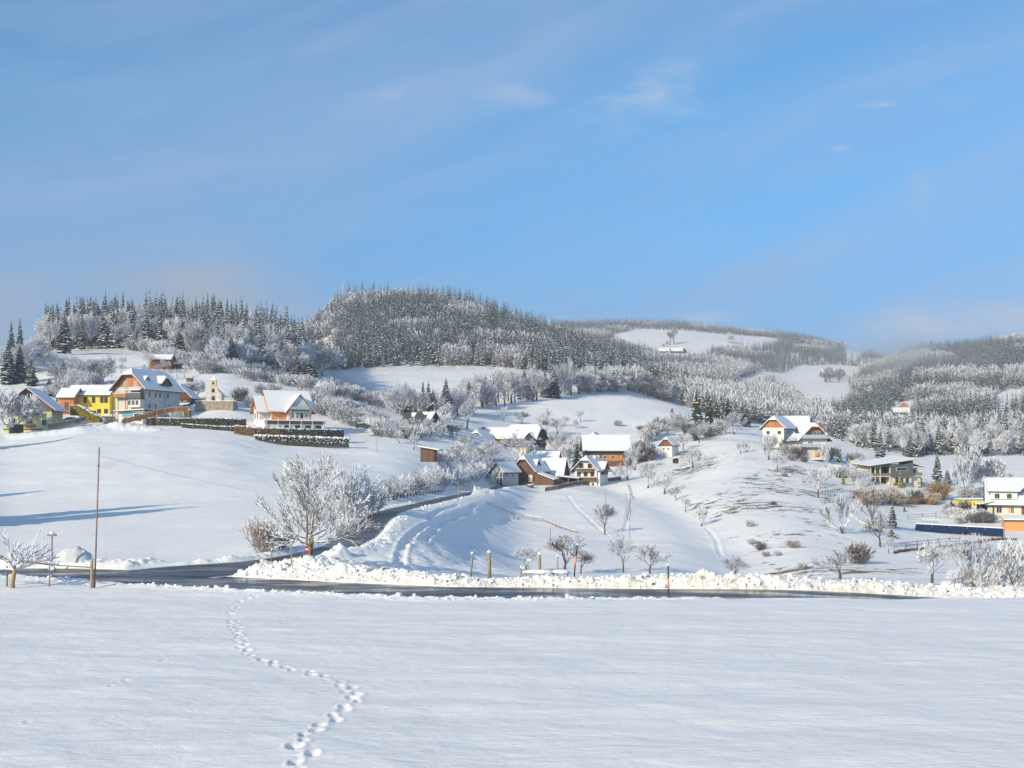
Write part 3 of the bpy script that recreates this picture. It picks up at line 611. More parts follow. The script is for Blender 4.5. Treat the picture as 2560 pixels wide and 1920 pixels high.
def grow(m, p, d, L, r, depth, rr, spread, up, kids, mat=0, tmat=None, sides=4, minr=.012, droop=0.0, wav=.18, ratio=.72):
    """a limb in 3 bent pieces that throws side shoots, then forks"""
    seg = 3 if depth > 0 else 2; q = p; dd = d.normalized()
    for i in range(seg):
        nd = (dd + Vector((rr.uniform(-wav, wav), rr.uniform(-wav, wav), rr.uniform(-wav, wav) + up * .12 - droop * .12))).normalized()
        q2 = q + nd * (L / seg); ra = max(minr, r * (1 - .45 * i / seg)); rb_ = max(minr, r * (1 - .45 * (i + 1) / seg))
        m.tube(q, q2, ra, rb_, sides if depth > 1 else 3, mat, cap=False)
        if depth > 0 and (i > 0 or depth < 3):
            for s in range(kids if i == seg - 1 else max(1, kids - 2)):
                a = rr.uniform(0, 2 * math.pi); o = nd.orthogonal().normalized(); o2 = nd.cross(o)
                sp = spread * rr.uniform(.7, 1.25)
                cd = (nd * math.cos(sp) + (o * math.cos(a) + o2 * math.sin(a)) * math.sin(sp)); cd.z += up * .35
                grow(m, q2, cd.normalized(), L * ratio * rr.uniform(.75, 1.1), rb_ * .66, depth - 1, rr, spread, up, kids, mat, None, sides, minr, droop, wav, ratio)
        q = q2; dd = nd
def decid(seed, h, w, th=.22, depth=3, kids=4, nlimb=6, spread=.65, up=.35, minr=.022, r0=None, droop=0, lean=0, tmat=0):
    """crown mesh + trunk mesh of a bare tree scaled to height h and width w"""
    rr = random.Random(seed); r0 = r0 or h * .026
    T = MB(); top = Vector((rr.uniform(-.03, .03) * h + lean, rr.uniform(-.03, .03) * h, h * th))
    mid = Vector((top.x * .3 + rr.uniform(-.02, .02) * h, top.y * .3, h * th * .5))
    T.tube((0, 0, -.5), mid, r0 * 1.25, r0 * 1.0, 8, 0); T.tube(mid, top, r0, r0 * .85, 8, 0, cap=False)
    Cn = MB()
    for i in range(nlimb):
        a = 2 * math.pi * (i + rr.uniform(-.3, .3)) / nlimb; e = rr.uniform(.35, 1.25) if i else 1.45
        d = Vector((math.cos(a) * math.cos(e), math.sin(a) * math.cos(e), math.sin(e)))
        grow(Cn, top - Vector((0, 0, rr.uniform(0, .06) * h)), d, h * .33 * rr.uniform(.85, 1.1), r0 * .55, depth, rr, spread, up, kids, 0, None, 5, minr, droop)
    # fit to the size wanted
    A = np.array(Cn.v); z = A[:, 2]; zm = z.min(); sx = w / 2 / max(1e-3, np.percentile(np.abs(A[:, 0] - top.x), 98)); sy = w / 2 / max(1e-3, np.percentile(np.abs(A[:, 1] - top.y), 98)); sz = (h - top.z) / (z.max() - top.z)
    sz_ = np.where(z > top.z, sz, min(1, sz) * .8)
    A[:, 0] = top.x + (A[:, 0] - top.x) * sx; A[:, 1] = top.y + (A[:, 1] - top.y) * sy; A[:, 2] = top.z + (z - top.z) * sz_
    A[:, 2] = np.maximum(A[:, 2], h * .06)
    Cn.v = [tuple(v) for v in A]
    return T, Cn
def shrub(seed, h, w, n=46, depth=2, minr=.02, kids=3):
    rr = random.Random(seed); m = MB()
    for i in range(n):
        a = rr.uniform(0, 2 * math.pi); q = math.sqrt(rr.random()) * w * .26; e = rr.uniform(.75, 1.5)
        d = Vector((math.cos(a) * math.cos(e), math.sin(a) * math.cos(e), math.sin(e)))
        grow(m, Vector((math.cos(a) * q, math.sin(a) * q, -.15)), d, h * rr.uniform(.35, .6), minr * 1.8, depth, rr, .5, .3, kids, 0, None, 3, minr, 0, .22, .62)
    A = np.array(m.v); sx = w / 2 / max(1e-3, np.percentile(np.abs(A[:, 0]), 97)); sy = w / 2 / max(1e-3, np.percentile(np.abs(A[:, 1]), 97)); A[:, 0] *= sx; A[:, 1] *= sy; A[:, 2] *= h / np.percentile(A[:, 2], 99.3); m.v = [tuple(v) for v in A]
    return m
# shared meshes: (name of trunk part mesh, crown mesh) for each variant, built at unit scale and scaled by the tree's Empty
LIB = {}
def lib_spruce(key, mats, n, **kw):
    LIB[key] = []
    for i in range(n):
        h = kw.get('h', 18); LIB[key].append((trunk_mb(h * .95, h * .012, 6, 0, i).mesh('trunk', M['trunk']), spruce_crown(i * 7 + len(key), **kw).mesh('crown', mats), h))
lib_spruce('spruce', [M['needle'], M['snowclump']], 4, h=18, rb=2.9, tiers=19, nf=11, snow=.9)
lib_spruce('spruce_dark', [M['needle2'], M['snowclump']], 3, h=14, rb=3.2, tiers=15, nf=10, snow=.38)
lib_spruce('spruce_slim', [M['needle'], M['snowclump']], 3, h=18, rb=2.0, tiers=18, nf=9, snow=.9)
lib_spruce('golden', [M['gold'], M['snowclump']], 2, h=4, rb=.95, tiers=11, nf=9, snow=.18, z0=.02)
lib_spruce('green_small', [M['needle2'], M['snowclump']], 2, h=4, rb=1.2, tiers=10, nf=9, snow=.4, z0=.02)
def lib_decid(key, cmat, tmat, specs):
    LIB[key] = []
    for i, sp in enumerate(specs):
        T, Cn = decid(**sp); LIB[key].append((T.mesh('trunk', M[tmat]), Cn.mesh('crown', M[cmat]), sp['h']))
lib_decid('orchard', 'twig', 'trunk', [dict(seed=s, h=6, w=5.4, depth=3, kids=3, nlimb=6, th=.26, minr=.022) for s in (3, 4, 5)])
lib_decid('orchard_grey', 'twig_dark', 'trunk', [dict(seed=s, h=6, w=5.4, depth=3, kids=3, nlimb=6, th=.28, minr=.022, droop=.3) for s in (13, 14)])
lib_decid('tall', 'twig', 'trunk', [dict(seed=s, h=14, w=8.5, depth=3, kids=3, nlimb=8, th=.25, minr=.05, up=.5, spread=.55) for s in (23, 24, 25, 26)])
lib_decid('tall_dark', 'twig_dark', 'trunk', [dict(seed=s, h=14, w=7.0, depth=3, kids=3, nlimb=7, th=.3, minr=.045, up=.6, spread=.5) for s in (33, 34)])
lib_decid('hoar', 'twig_white', 'trunk', [dict(seed=s, h=11, w=10, depth=3, kids=4, nlimb=8, th=.18, minr=.06, up=.35) for s in (43, 44, 45)])
lib_decid('upright', 'twig', 'trunk', [dict(seed=s, h=8, w=4.5, depth=3, kids=3, nlimb=9, th=.12, minr=.028, up=1.0, spread=.38) for s in (53, 54)])
LIB['shrub'] = [(None, shrub(60 + i, 3.5, 4.5, 44, 2, .032).mesh('shrub', M['twig']), 3.5) for i in range(3)]
LIB['shrub_white'] = [(None, shrub(70 + i, 4.0, 5.0, 54, 2, .042).mesh('shrub', M['twig_white']), 4) for i in range(3)]
LIB['shrub_red'] = [(None, shrub(80 + i, 3, 3.0, 60, 2, .02).mesh('shrub', M['twig_red']), 3) for i in range(2)]
LIB['shrub_dark'] = [(None, shrub(85 + i, 3, 4.0, 60, 2, .026).mesh('shrub', M['twig_dark']), 3) for i in range(2)]
LIB['shrub_ochre'] = [(None, shrub(90, 4, 5.0, 80, 2, .03).mesh('shrub', M['twig_ochre']), 4)]
NAMES = {'spruce': ('snowy_spruce', 'spruce'), 'spruce_dark': ('dark_spruce', 'spruce'), 'spruce_slim': ('slim_spruce', 'spruce'), 'golden': ('golden_cypress', 'cypress'), 'green_small': ('small_conifer', 'conifer'),
         'orchard': ('fruit_tree', 'fruit tree'), 'orchard_grey': ('fruit_tree', 'fruit tree'), 'tall': ('frosted_tree', 'tree'), 'tall_dark': ('bare_tree', 'tree'), 'hoar': ('hoarfrost_tree', 'tree'), 'upright': ('bare_tree', 'tree')}
NTREE = [0]
def plant(key, x, y, z, h, w=None, label=None, group=None, var=None, rot=None):
    var = random.randrange(len(LIB[key])) if var is None else var % len(LIB[key]); tm, cm, h0 = LIB[key][var]; s = h / h0; sw = s if w is None else w
    rot = random.uniform(0, 6.28) if rot is None else rot; NTREE[0] += 1
    if tm is None:
        o = bpy.data.objects.new('shrub', cm); COL.objects.link(o); o.location = (x, y, z); o.scale = (sw, sw, s); o.rotation_euler = (0, 0, rot)
        return tag(o, label, 'shrub', group)
    nm, cat = NAMES[key]; e = empty(nm, (x, y, z), rot, label, cat, group); e.scale = (sw, sw, s)
    for n_, me_ in (('trunk', tm), ('crown', cm)):
        o = bpy.data.objects.new(n_, me_); COL.objects.link(o); o.parent = e
    return e
W0 = {'orchard': 5.4, 'orchard_grey': 5.4, 'tall': 8.5, 'tall_dark': 7.0, 'hoar': 10, 'upright': 4.5, 'shrub': 4.5, 'shrub_white': 5, 'shrub_red': 3, 'shrub_dark': 4, 'shrub_ochre': 5,
      'spruce': 6.6, 'spruce_dark': 6.4, 'spruce_slim': 4.4, 'golden': 1.9, 'green_small': 2.4}
def at(key, px, py, hp, wp, label, group=None, ymin=66, ymax=3200, var=None, Y=None):
    """one tree whose foot is seen at (px,py), hp pixels tall and wp wide in the photo"""
    if Y: x, y = (px - CX) * Y / F, Y; z = gz(x, y)
    else: x, y, z = hit(px, py, ymin, ymax)
    return plant(key, x, y, z - .1, hp * y / F, (wp * y / F) / W0[key], label, group, var)

# --- the big walnut on the snow bank, with the pole and the no-entry sign beside it
def big_tree():
    x, y = (775 - CX) * 76.5 / F, 76.5; z = (HY - 1405) * 76.5 / F
    e = empty('walnut_tree', (x, y, z), 0, 'big spreading snow-laden bare tree standing on the snow bank at the lane junction', 'tree')
    rr = random.Random(11); T = MB(); Cn = MB()
    T.tube((-.05, 0, -.8), (.02, 0, .9), .22, .17, 10); T.tube((.02, 0, .9), (.10, .02, 1.75), .17, .155, 10, cap=False)
    T.build('trunk', M['bark_trunk'], e, True)
    def limb(pts, r0, r1, depth, k0=0):
        P_ = [Vector(p) for p in pts]; n = len(P_) - 1
        for i in range(n):
            ra = r0 + (r1 - r0) * i / n; rb_ = r0 + (r1 - r0) * (i + 1) / n; Cn.tube(P_[i], P_[i + 1], ra, rb_, 6, 0, cap=False)
            if i >= k0:
                d = (P_[i + 1] - P_[i]).normalized()
                for s in range(2 if i < n - 1 else 3):
                    a = rr.uniform(0, 6.28); o = d.orthogonal().normalized(); o2 = d.cross(o); sp = rr.uniform(.35, .8)
                    cd = d * math.cos(sp) + (o * math.cos(a) + o2 * math.sin(a)) * math.sin(sp); cd.z += .28
                    grow(Cn, P_[i + 1], cd.normalized(), (1.35 - .10 * i) * rr.uniform(.8, 1.1), rb_ * .6, 2, rr, .50, .34, 2, 0, None, 4, .017, 0, .2, .66)
    for s in range(13):       # outward sweeping limbs, tips turned up
        a = 2 * math.pi * s / 13 + rr.uniform(-.2, .2); lvl = s % 3; z0 = 1.3 + .42 * lvl + rr.uniform(-.1, .2); R_ = (3.75, 3.3, 2.7)[lvl] * rr.uniform(.86, 1.05); up = (1.0, 2.3, 3.5)[lvl] + rr.uniform(-.3, .3)
        ca, sa = math.cos(a), math.sin(a)
        pts = [(0.08, 0, z0)]
        for q in (.18, .38, .58, .78, 1.0): pts.append((.08 + ca * R_ * q + rr.uniform(-.1, .1), sa * R_ * q + rr.uniform(-.1, .1), z0 + up * (.25 * q + .75 * q * q) + rr.uniform(-.05, .05)))
        limb(pts, .085, .028, 3, 1)
    pts = [(.10, .02, 1.7), (.0, 0, 2.6), (-.12, 0, 3.5), (-.05, .05, 4.4), (-.12, 0, 5.3), (-.05, 0, 6.1)]
    limb(pts, .14, .03, 3, 0)
    for s in range(5):
        a = rr.uniform(0, 6.28); z0 = 2.7 + .55 * s; ca, sa = math.cos(a), math.sin(a); R_ = 2.3 - .28 * s; up = 2.6 - .2 * s
        limb([(-.05 + ca * R_ * q, sa * R_ * q, z0 + up * (.5 * q + .5 * q * q)) for q in (0, .25, .5, .75, 1)], .06, .022, 3, 0)
    A = np.array(Cn.v); A[:, 2] = 1.2 + (A[:, 2] - 1.2) * (6.7 / (A[:, 2].max() - 1.2)); A[:, 2] = np.maximum(A[:, 2], .8)
    kx = np.percentile(np.abs(A[:, 0]), 98.5); A[:, 0] *= 4.05 / kx; A[:, 1] *= 3.6 / np.percentile(np.abs(A[:, 1]), 98.5)
    Cn.v = [tuple(v) for v in A]; Cn.build('crown', M['bark_main'], e)
    return x, y, z
BT = big_tree()
# --- the small pollarded tree at the left edge
def left_tree():
    x, y = (36 - CX) * 67.0 / F, 67.0; z = Z0
    e = empty('pollard_tree', (x, y, z), 0, 'small tan-trunked pollarded tree with thick snowy branches at the left edge', 'tree')
    rr = random.Random(5); T = MB(); T.tube((-.10, 0, -.3), (-.12, 0, .28), .17, .14, 9); T.tube((-.12, 0, .28), (.04, 0, 1.15), .125, .13, 9, cap=False); T.build('trunk', M['bark_tan'], e, True)
    Cn = MB()
    for s in range(11):
        a = 2 * math.pi * s / 11 + rr.uniform(-.25, .25); e_ = rr.uniform(.25, 1.1); d = Vector((math.cos(a) * math.cos(e_), math.sin(a) * math.cos(e_), math.sin(e_)))
        grow(Cn, Vector((.04, 0, 1.1)), d, 1.25 * rr.uniform(.9, 1.15), .062, 2, rr, .55, .45, 2, 0, None, 6, .026, 0, .2, .72)
    A = np.array(Cn.v); A[:, 2] = 1.1 + (A[:, 2] - 1.1) * np.where(A[:, 2] > 1.1, 2.75 / (A[:, 2].max() - 1.1), .7); A[:, 0] *= 2.6 / np.percentile(np.abs(A[:, 0]), 99); Cn.v = [tuple(v) for v in A]
    Cn.build('crown', M['twig_white'], e)
left_tree()

# --- isolated trees and shrubs, one call each
S = [
 ('orchard_grey', 1512, 1336, 78, 60, 'round bare fruit tree alone in the middle of the hollow slope'),
 ('orchard', 1315, 1428, 70, 64, 'small bare fruit tree behind the stubby white sign board on a stake', ),
 ('orchard_grey', 1412, 1434, 104, 110, 'wide several-stemmed old fruit tree behind the leaning orange snow pole'),
 ('orchard_grey', 1452, 1434, 60, 62, 'low drooping bush right beside the several-stemmed fruit tree'),
 ('orchard', 1558, 1432, 106, 70, 'tall round fruit tree just above the snow bank, left of a grey bush'),
 ('orchard_grey', 1625, 1434, 76, 88, 'broad grey bushy tree just above the snow bank beside a taller fruit tree'),
 ('orchard_grey', 1838, 1446, 60, 64, 'grey thorny bush peeping over the bright snow bank in front of the patchy hill'),
 ('upright', 1620, 1222, 72, 46, 'narrow bare tree at the upper end of the gully row', ),
 ('orchard', 1662, 1236, 58, 70, 'broad bushy tree second in the row down the gully'),
 ('orchard_grey', 1690, 1252, 38, 38, 'small dark bush third in the row down the gully'),
 ('orchard', 1713, 1282, 44, 36, 'small round tree fourth in the row down the gully'),
 ('upright', 1752, 1317, 54, 36, 'slim bare tree at the lower end of the row down the gully'),
 ('orchard', 1733, 1172, 56, 62, 'round frosted bush on a brown grass patch right of the small white cottage'),
 ('orchard', 1943, 1178, 46, 44, 'forked bare fruit tree on the patchy hill below the balcony house'),
 ('upright', 1922, 1150, 70, 50, 'tall thin frosted tree on the hill edge below the orange-gabled house'),
 ('orchard', 1852, 1136, 32, 30, 'little fruit tree at the top of the patchy hill'),
 ('upright', 1867, 1130, 26, 16, 'tiny sapling beside a little fruit tree at the top of the patchy hill'),
 ('orchard', 1748, 1108, 52, 48, 'bare round tree below the dark spruce clump'),
 ('upright', 1836, 1086, 60, 46, 'bare tree beside the path above the patchy hill'),
 ('upright', 2106, 1334, 104, 84, 'bushy many-stemmed tree with a tan trunk on the grassy bank'),
 ('orchard', 2045, 1244, 84, 66, 'bare tree by the terraced garden left of the golden cypress'),
 ('upright', 2064, 1176, 74, 34, 'thin bare tree below the balcony house on its right'),
 ('tall_dark', 2180, 1320, 104, 66, 'tall grey bushy tree upper left of the long solar array'),
 ('orchard_grey', 2200, 1368, 96, 84, 'big dense grey bushy tree left of the long solar array'),
 ('orchard', 2222, 1384, 52, 40, 'frosted small tree at the foot of the dense grey tree by the grass edge'),
 ('slim', 2231, 1320, 66, 32, 'thin bare larch just left of the small garden conifer'),
 ('orchard_grey', 2100, 1448, 78, 122, 'spreading dark bush low on the right slope above the snow bank'),
 ('shrub_dark', 2146, 1410, 54, 60, 'brown bush on the slope above the spreading dark bush'),
 ('orchard', 2332, 1462, 120, 118, 'bare frosted tree at bottom right, leftmost of the three by the bank'),
 ('upright', 2437, 1468, 142, 110, 'tall frosted tree in front of the solar array, middle of the three by the bank'),
 ('upright', 2524, 1470, 130, 100, 'tall frosted tree below the orange shed, rightmost of the three by the bank'),
 ('orchard', 1366, 1092, 66, 66, 'frosted round tree right of the dark barn house'),
 ('orchard', 1393, 1092, 50, 46, 'smaller frosted tree beside the round one right of the dark barn house'),
 ('upright', 1368, 1060, 44, 20, 'thin young tree low on the central meadow'),
 ('orchard', 1411, 1068, 30, 36, 'little tree in the central meadow above the big barn'),
 ('orchard', 1452, 1058, 36, 30, 'little tree in the central meadow, upper right of its neighbours'),
 ('upright', 1440, 1072, 26, 20, 'sapling beside the little trees in the central meadow'),
 ('orchard', 1260, 1056, 44, 34, 'frosted fruit tree above the yellow farmhouse'),
 ('orchard_grey', 1305, 1062, 34, 42, 'dark round bush above the dark barn house'),
 ('tall', 1290, 1174, 96, 80, 'large round frosted tree in front of the dark barn house'),
 ('hoar', 1248, 1204, 70, 60, 'frosted tree standing left of the narrow grey farm building'),
 ('orchard', 985, 1250, 66, 64, 'first frosted fruit tree beside the lane, with dark trunk'),
 ('orchard', 1038, 1236, 60, 50, 'second frosted fruit tree beside the lane, with dark trunk'),
 ('upright', 998, 1108, 36, 30, 'small fruit tree in the orchard left of the dark-roofed house'),
 ('upright', 1034, 1124, 42, 34, 'slim fruit tree in the orchard just above the open shed'),
 ('tall', 1010, 1046, 90, 60, 'tall bare tree directly behind the dark-roofed house'),
 ('spruce', 1087, 1068, 66, 22, 'slim snowy spruce at the right end of the dark-roofed house'),
 ('hoar', 1112, 1070, 66, 62, 'white hoarfrosted tree right of the spruce at the dark-roofed house'),
 ('tall', 1168, 1074, 76, 46, 'tall bare tree above and left of the yellow farmhouse'),
 ('spruce_dark', 1680, 1068, 52, 28, 'lone small dark spruce at the right end of the central meadow'),
 ('spruce_dark', 1742, 1054, 88, 34, 'tallest dark spruce, left end of the clump above the patchy hill'),
 ('spruce_dark', 1773, 1058, 80, 32, 'second dark spruce of the clump above the patchy hill'),
 ('spruce_dark', 1790, 1064, 70, 32, 'third dark spruce of the clump above the patchy hill'),
 ('spruce_dark', 1803, 1060, 74, 30, 'fourth dark spruce of the clump above the patchy hill'),
 ('spruce_dark', 1820, 1062, 76, 34, 'right-end dark spruce of the clump above the patchy hill'),
 ('spruce_dark', 1864, 1066, 62, 32, 'dark spruce standing alone right of the clump above the patchy hill'),
 ('golden', 2108, 1212, 38, 16, 'golden cypress by the terraced garden, left of the modern house'),
 ('golden', 2250, 1220, 42, 16, 'golden cypress in front of the modern house'),
 ('golden', 2123, 1168, 32, 13, 'golden cypress highest up the garden slope'),
 ('golden', 2071, 1184, 26, 11, 'smallest golden cypress at the left end of the garden slope'),
 ('green_small', 2280, 1216, 34, 22, 'round dark green conifer right of the golden cypress at the modern house'),
 ('green_small', 2298, 1218, 48, 26, 'taller dark green conifer at the right corner of the modern house'),
 ('spruce_dark', 2098, 1164, 40, 22, 'leaning dark conifer in the garden below the highest golden cypress'),
 ('green_small', 2261, 1280, 16, 12, 'tiny dark conifer alone on the white garden slope'),
 ('green_small', 2378, 1284, 42, 22, 'dark round-headed conifer below the yellow building'),
 ('green_small', 2228, 1345, 26, 36, 'low spreading green shrub right of the dense grey tree'),
 ('spruce', 2200, 1146, 70, 40, 'broad snowy spruce behind the modern house on its left'),
 ('spruce', 2274, 1142, 46, 42, 'snowy spruce rising behind the roof of the modern house'),
 ('spruce', 2343, 1204, 76, 36, 'snowy spruce right of the modern house'),
 ('spruce', 2368, 1212, 40, 32, 'short white snowy spruce right of its taller neighbour by the modern house'),
 ('upright', 2412, 1236, 130, 74, 'tall leafless larch with a reddish trunk behind the ochre bush'),
 ('hoar', 2470, 1230, 90, 90, 'grey frosted tree behind the right-hand house'),
 ('spruce_slim', 28, 900, 100, 30, 'left spruce of the tall dark pair on the far left skyline'),
 ('spruce_slim', 50, 900, 108, 30, 'right spruce of the tall dark pair on the far left skyline'),
 ('spruce', 162, 884, 106, 56, 'big dark-green snowy spruce at the front edge of the left wood'),
 ('spruce', 20, 960, 110, 60, 'snowy spruce at the far left behind the green house'),
 ('spruce', 50, 958, 100, 50, 'second snowy spruce at the far left behind the green house'),
 ('spruce', 78, 965, 74, 46, 'whiter snowy spruce right of the two behind the green house'),
 ('spruce', 158, 944, 50, 22, 'small snowy spruce between the frosted bushes above the green house'),
 ('spruce_dark', 120, 990, 36, 30, 'small snowy spruce peeping over the roof of the green house'),
 ('tall', 124, 846, 66, 60, 'bare frosted tree on the left skyline beside the snowy ridge'),
 ('hoar', 100, 920, 44, 26, 'thin bare tree on the white slope above the green house'),
 ('hoar', 258, 962, 76, 72, 'round white hoarfrosted tree above the long yellow house'),
 ('orchard', 232, 1016, 56, 66, 'snowy fruit tree right in front of the long yellow house'),
 ('orchard', 307, 922, 34, 26, 'little tree on the white slope left of the red hut'),
 ('orchard', 372, 925, 48, 40, 'bare tree just below the left end of the red hut'),
 ('orchard', 411, 928, 34, 30, 'white frosted little tree below the red hut'),
 ('hoar', 492, 1000, 54, 50, 'frosted tree just left of the chapel'),
 ('shrub_dark', 600, 1004, 34, 40, 'dark bare bush right of the chapel terrace'),
 ('shrub', 648, 984, 26, 34, 'low bare bush behind the orange-framed house, left one of two'),
 ('shrub', 684, 984, 26, 34, 'low bare bush behind the orange-framed house, right one of two'),
 ('shrub', 624, 1020, 30, 30, 'frosted bush just left of the orange-framed house'),
 ('shrub_white', 440, 1050, 30, 36, 'frosted bush behind the orange board fence'),
 ('spruce_dark', 1443, 1176, 72, 36, 'dark green snowy spruce between the brown barn and the chalet roof'),
 ('orchard', 1550, 1204, 42, 32, 'small garden tree right of the chalet, nearest the fence'),
 ('upright', 1570, 1200, 62, 40, 'taller frosted garden tree right of the chalet'),
 ('tall', 1586, 1176, 76, 46, 'tall frosted tree below the right end of the big barn'),
 ('orchard', 1708, 1126, 46, 44, 'bare tree just right of the white cottage'),
 ('orchard', 1345, 1210, 34, 34, 'low frosted tree in front of the brown barn'),
 ('orchard_grey', 1425, 1160, 40, 46, 'dark frosted bush left of the dark green spruce behind the barns'),
]
for t in S:
    key, px, py, hp, wp, lab = t[:6]
    if lab == 'x': continue
    if key == 'slim': key = 'spruce_slim'; lab = lab
    at(key, px, py, hp, wp, lab, ymin=(66 if py < 1300 else 84))
x, y = (26 - CX) * 266 / F, 266; plant('hoar', x, y, gz(x, y) - .2, 13.0, 1.1, 'dense white hoarfrosted tree in front of the green house at the left edge', var=1)
at('shrub_red', 662, 1384, 90, 72, 'reddish willow shrub beside the lane, left of the big bare tree', Y=89)
at('shrub', 700, 1380, 56, 74, 'snowy bush between the reddish willow and the big bare tree', Y=92)
for i, (px, py, hp, wp) in enumerate([(870, 1300, 128, 110), (905, 1290, 100, 100), (935, 1276, 70, 60)]):
    at('shrub_white', px, py, hp, wp, ['largest round frosted bush above the bend of the lane', 'middle frosted bush above the bend of the lane', 'smallest frosted bush above the bend of the lane'][i], Y=[128, 134, 142][i], var=i)
at('shrub_ochre', 2346, 1250, 46, 62, 'big ochre-twigged bush right of the modern house')
# --- rows and thickets
def along(pl, n, jx, jy):
    P_ = [Vector((a, b, 0)) for a, b in pl]; L = [0]
    for a, b in zip(P_[:-1], P_[1:]): L.append(L[-1] + (b - a).length)
    for i in range(n):
        t = L[-1] * (i + random.random()) / n; k = max(j for j in range(len(L) - 1) if L[j] <= t); q = P_[k].lerp(P_[k + 1], (t - L[k]) / (L[k + 1] - L[k]))
        yield q.x + random.uniform(-jx, jx), q.y + random.uniform(-jy, jy)
def thicket(pl, n, kinds, h, w, label, group, jx=8, jy=6, ymin=66, ymax=3200):
    for px, py in along(pl, n, jx, jy):
        k = random.choice(kinds); hp = random.uniform(*h); at(k, px, py, hp, random.uniform(*w), label, group, ymin, ymax)
thicket([(960, 1238), (1010, 1232), (1060, 1222), (1110, 1214), (1160, 1206), (1220, 1196)], 20, ['shrub_white', 'shrub', 'shrub_white'], (28, 46), (40, 56), 'frosted bush in the thicket above the lane to the farm', 'bushes above the farm lane')
thicket([(1090, 1206), (1130, 1195), (1180, 1180), (1230, 1176)], 5, ['tall', 'tall'], (66, 104), (50, 70), 'frosted tree in the thicket above the lane to the farm', 'trees above the farm lane', ymin=180)
thicket([(1150, 1130), (1230, 1140), (1230, 1152)], 4, ['orchard', 'orchard'], (34, 46), (50, 64), 'frosted tree in front of the yellow farmhouse', 'trees before the yellow farmhouse', ymin=200)
thicket([(760, 1018), (820, 1035), (880, 1058), (940, 1080), (1000, 1090), (1046, 1092)], 34, ['shrub', 'shrub_white', 'shrub'], (26, 44), (46, 64), 'frosted bush in the hedgerow right of the orange-framed house', 'bushes of the right hedgerow', 10, 8)
thicket([(780, 1000), (860, 1030), (950, 1062)], 14, ['shrub', 'shrub_white'], (26, 38), (40, 60), 'frosted bush in the hedgerow right of the orange-framed house', 'bushes of the right hedgerow', 10, 6)
thicket([(330, 875), (420, 900), (500, 925), (580, 935), (660, 950), (740, 966), (800, 980), (860, 996), (930, 1010), (1010, 1034)], 46, ['shrub', 'shrub_white', 'shrub', 'shrub'], (22, 40), (40, 60), 'frosted bush in the belt below the left wood', 'bushes below the left wood', 8, 8, 340)
thicket([(420, 884), (520, 905), (620, 915), (700, 930), (780, 948)], 30, ['hoar', 'spruce', 'tall', 'spruce'], (56, 92), (50, 74), 'snowy tree at the lower edge of the left wood', 'trees at the edge of the left wood', 10, 10, 400)
at('hoar', 806, 940, 78, 78, 'large round hoarfrosted tree where the left wood meets the upper meadow', ymin=380)
thicket([(100, 900), (140, 950), (200, 975), (180, 1000), (120, 985), (240, 985), (190, 930)], 24, ['hoar', 'shrub', 'tall', 'spruce'], (36, 64), (34, 56), 'frosted tree on the slope between the green house and the left wood', 'trees above the green house', 16, 12, 270)
thicket([(0, 930), (60, 925), (110, 905)], 9, ['hoar', 'tall'], (50, 80), (46, 66), 'frosted tree on the slope between the green house and the left wood', 'trees above the green house', 12, 12, 270)
thicket([(270, 945), (340, 950), (420, 930), (470, 950)], 12, ['orchard'], (18, 30), (18, 30), 'little orchard tree on the white slope below the red hut', 'orchard trees below the red hut', 10, 12, 300)
thicket([(1000, 1040), (1060, 1048), (1120, 1040), (1180, 1026), (1240, 1012), (1310, 1002), (1380, 996), (1430, 986)], 44, ['tall', 'tall_dark', 'tall', 'spruce_slim', 'shrub'], (56, 100), (34, 60), 'bare tree in the row along the top of the central meadow', 'trees along the central meadow', 8, 6, 400)
thicket([(1440, 984), (1520, 975), (1580, 978), (1640, 992), (1690, 1006)], 34, ['tall_dark', 'shrub', 'hoar', 'tall'], (34, 66), (44, 66), 'bushy tree behind the crest of the central meadow', 'trees behind the central meadow', 8, 5, 480)
thicket([(1050, 1085), (1120, 1100), (1150, 1090), (1080, 1075)], 10, ['orchard', 'hoar', 'shrub_white'], (30, 54), (34, 50), 'frosted orchard tree between the dark-roofed house and the yellow farm', 'orchard by the dark-roofed house', 12, 8, 300)
thicket([(1600, 1120), (1640, 1085), (1700, 1080), (1760, 1095), (1800, 1085)], 16, ['shrub', 'orchard', 'shrub_dark'], (22, 44), (30, 48), 'scrub bush between the white cottage and the dark spruces', 'scrub below the dark spruces', 14, 10, 330)
thicket([(1590, 1150), (1620, 1150)], 6, ['shrub_dark', 'shrub'], (38, 52), (40, 50), 'dense reddish bush at the right end of the big barn', 'bushes at the barn end', 10, 5, 300)
thicket([(1380, 1110), (1440, 1120), (1400, 1150)], 9, ['shrub_white', 'shrub'], (26, 40), (34, 46), 'frosted garden bush between the dark barn house and the big barn', 'garden bushes at the barn', 14, 6, 300)
thicket([(1950, 1136), (2010, 1140), (2060, 1150), (2090, 1140)], 16, ['shrub', 'shrub_dark', 'orchard'], (16, 34), (24, 40), 'garden bush on the bank below the balcony house', 'bushes below the balcony house', 12, 8, 260)
thicket([(2090, 1190), (2150, 1200), (2130, 1150), (2170, 1180), (2150, 1230)], 22, ['shrub', 'orchard', 'shrub_white'], (20, 36), (28, 40), 'frosted bush in the terraced garden left of the modern house', 'bushes of the terraced garden', 12, 8, 220)
thicket([(2150, 1256), (2220, 1256), (2270, 1256), (2330, 1256)], 38, ['shrub_dark', 'shrub_red', 'shrub', 'shrub_red', 'shrub_ochre'], (18, 34), (30, 46), 'brown and frosted bush on the bank below the modern house', 'bushes below the modern house', 10, 10, 220)
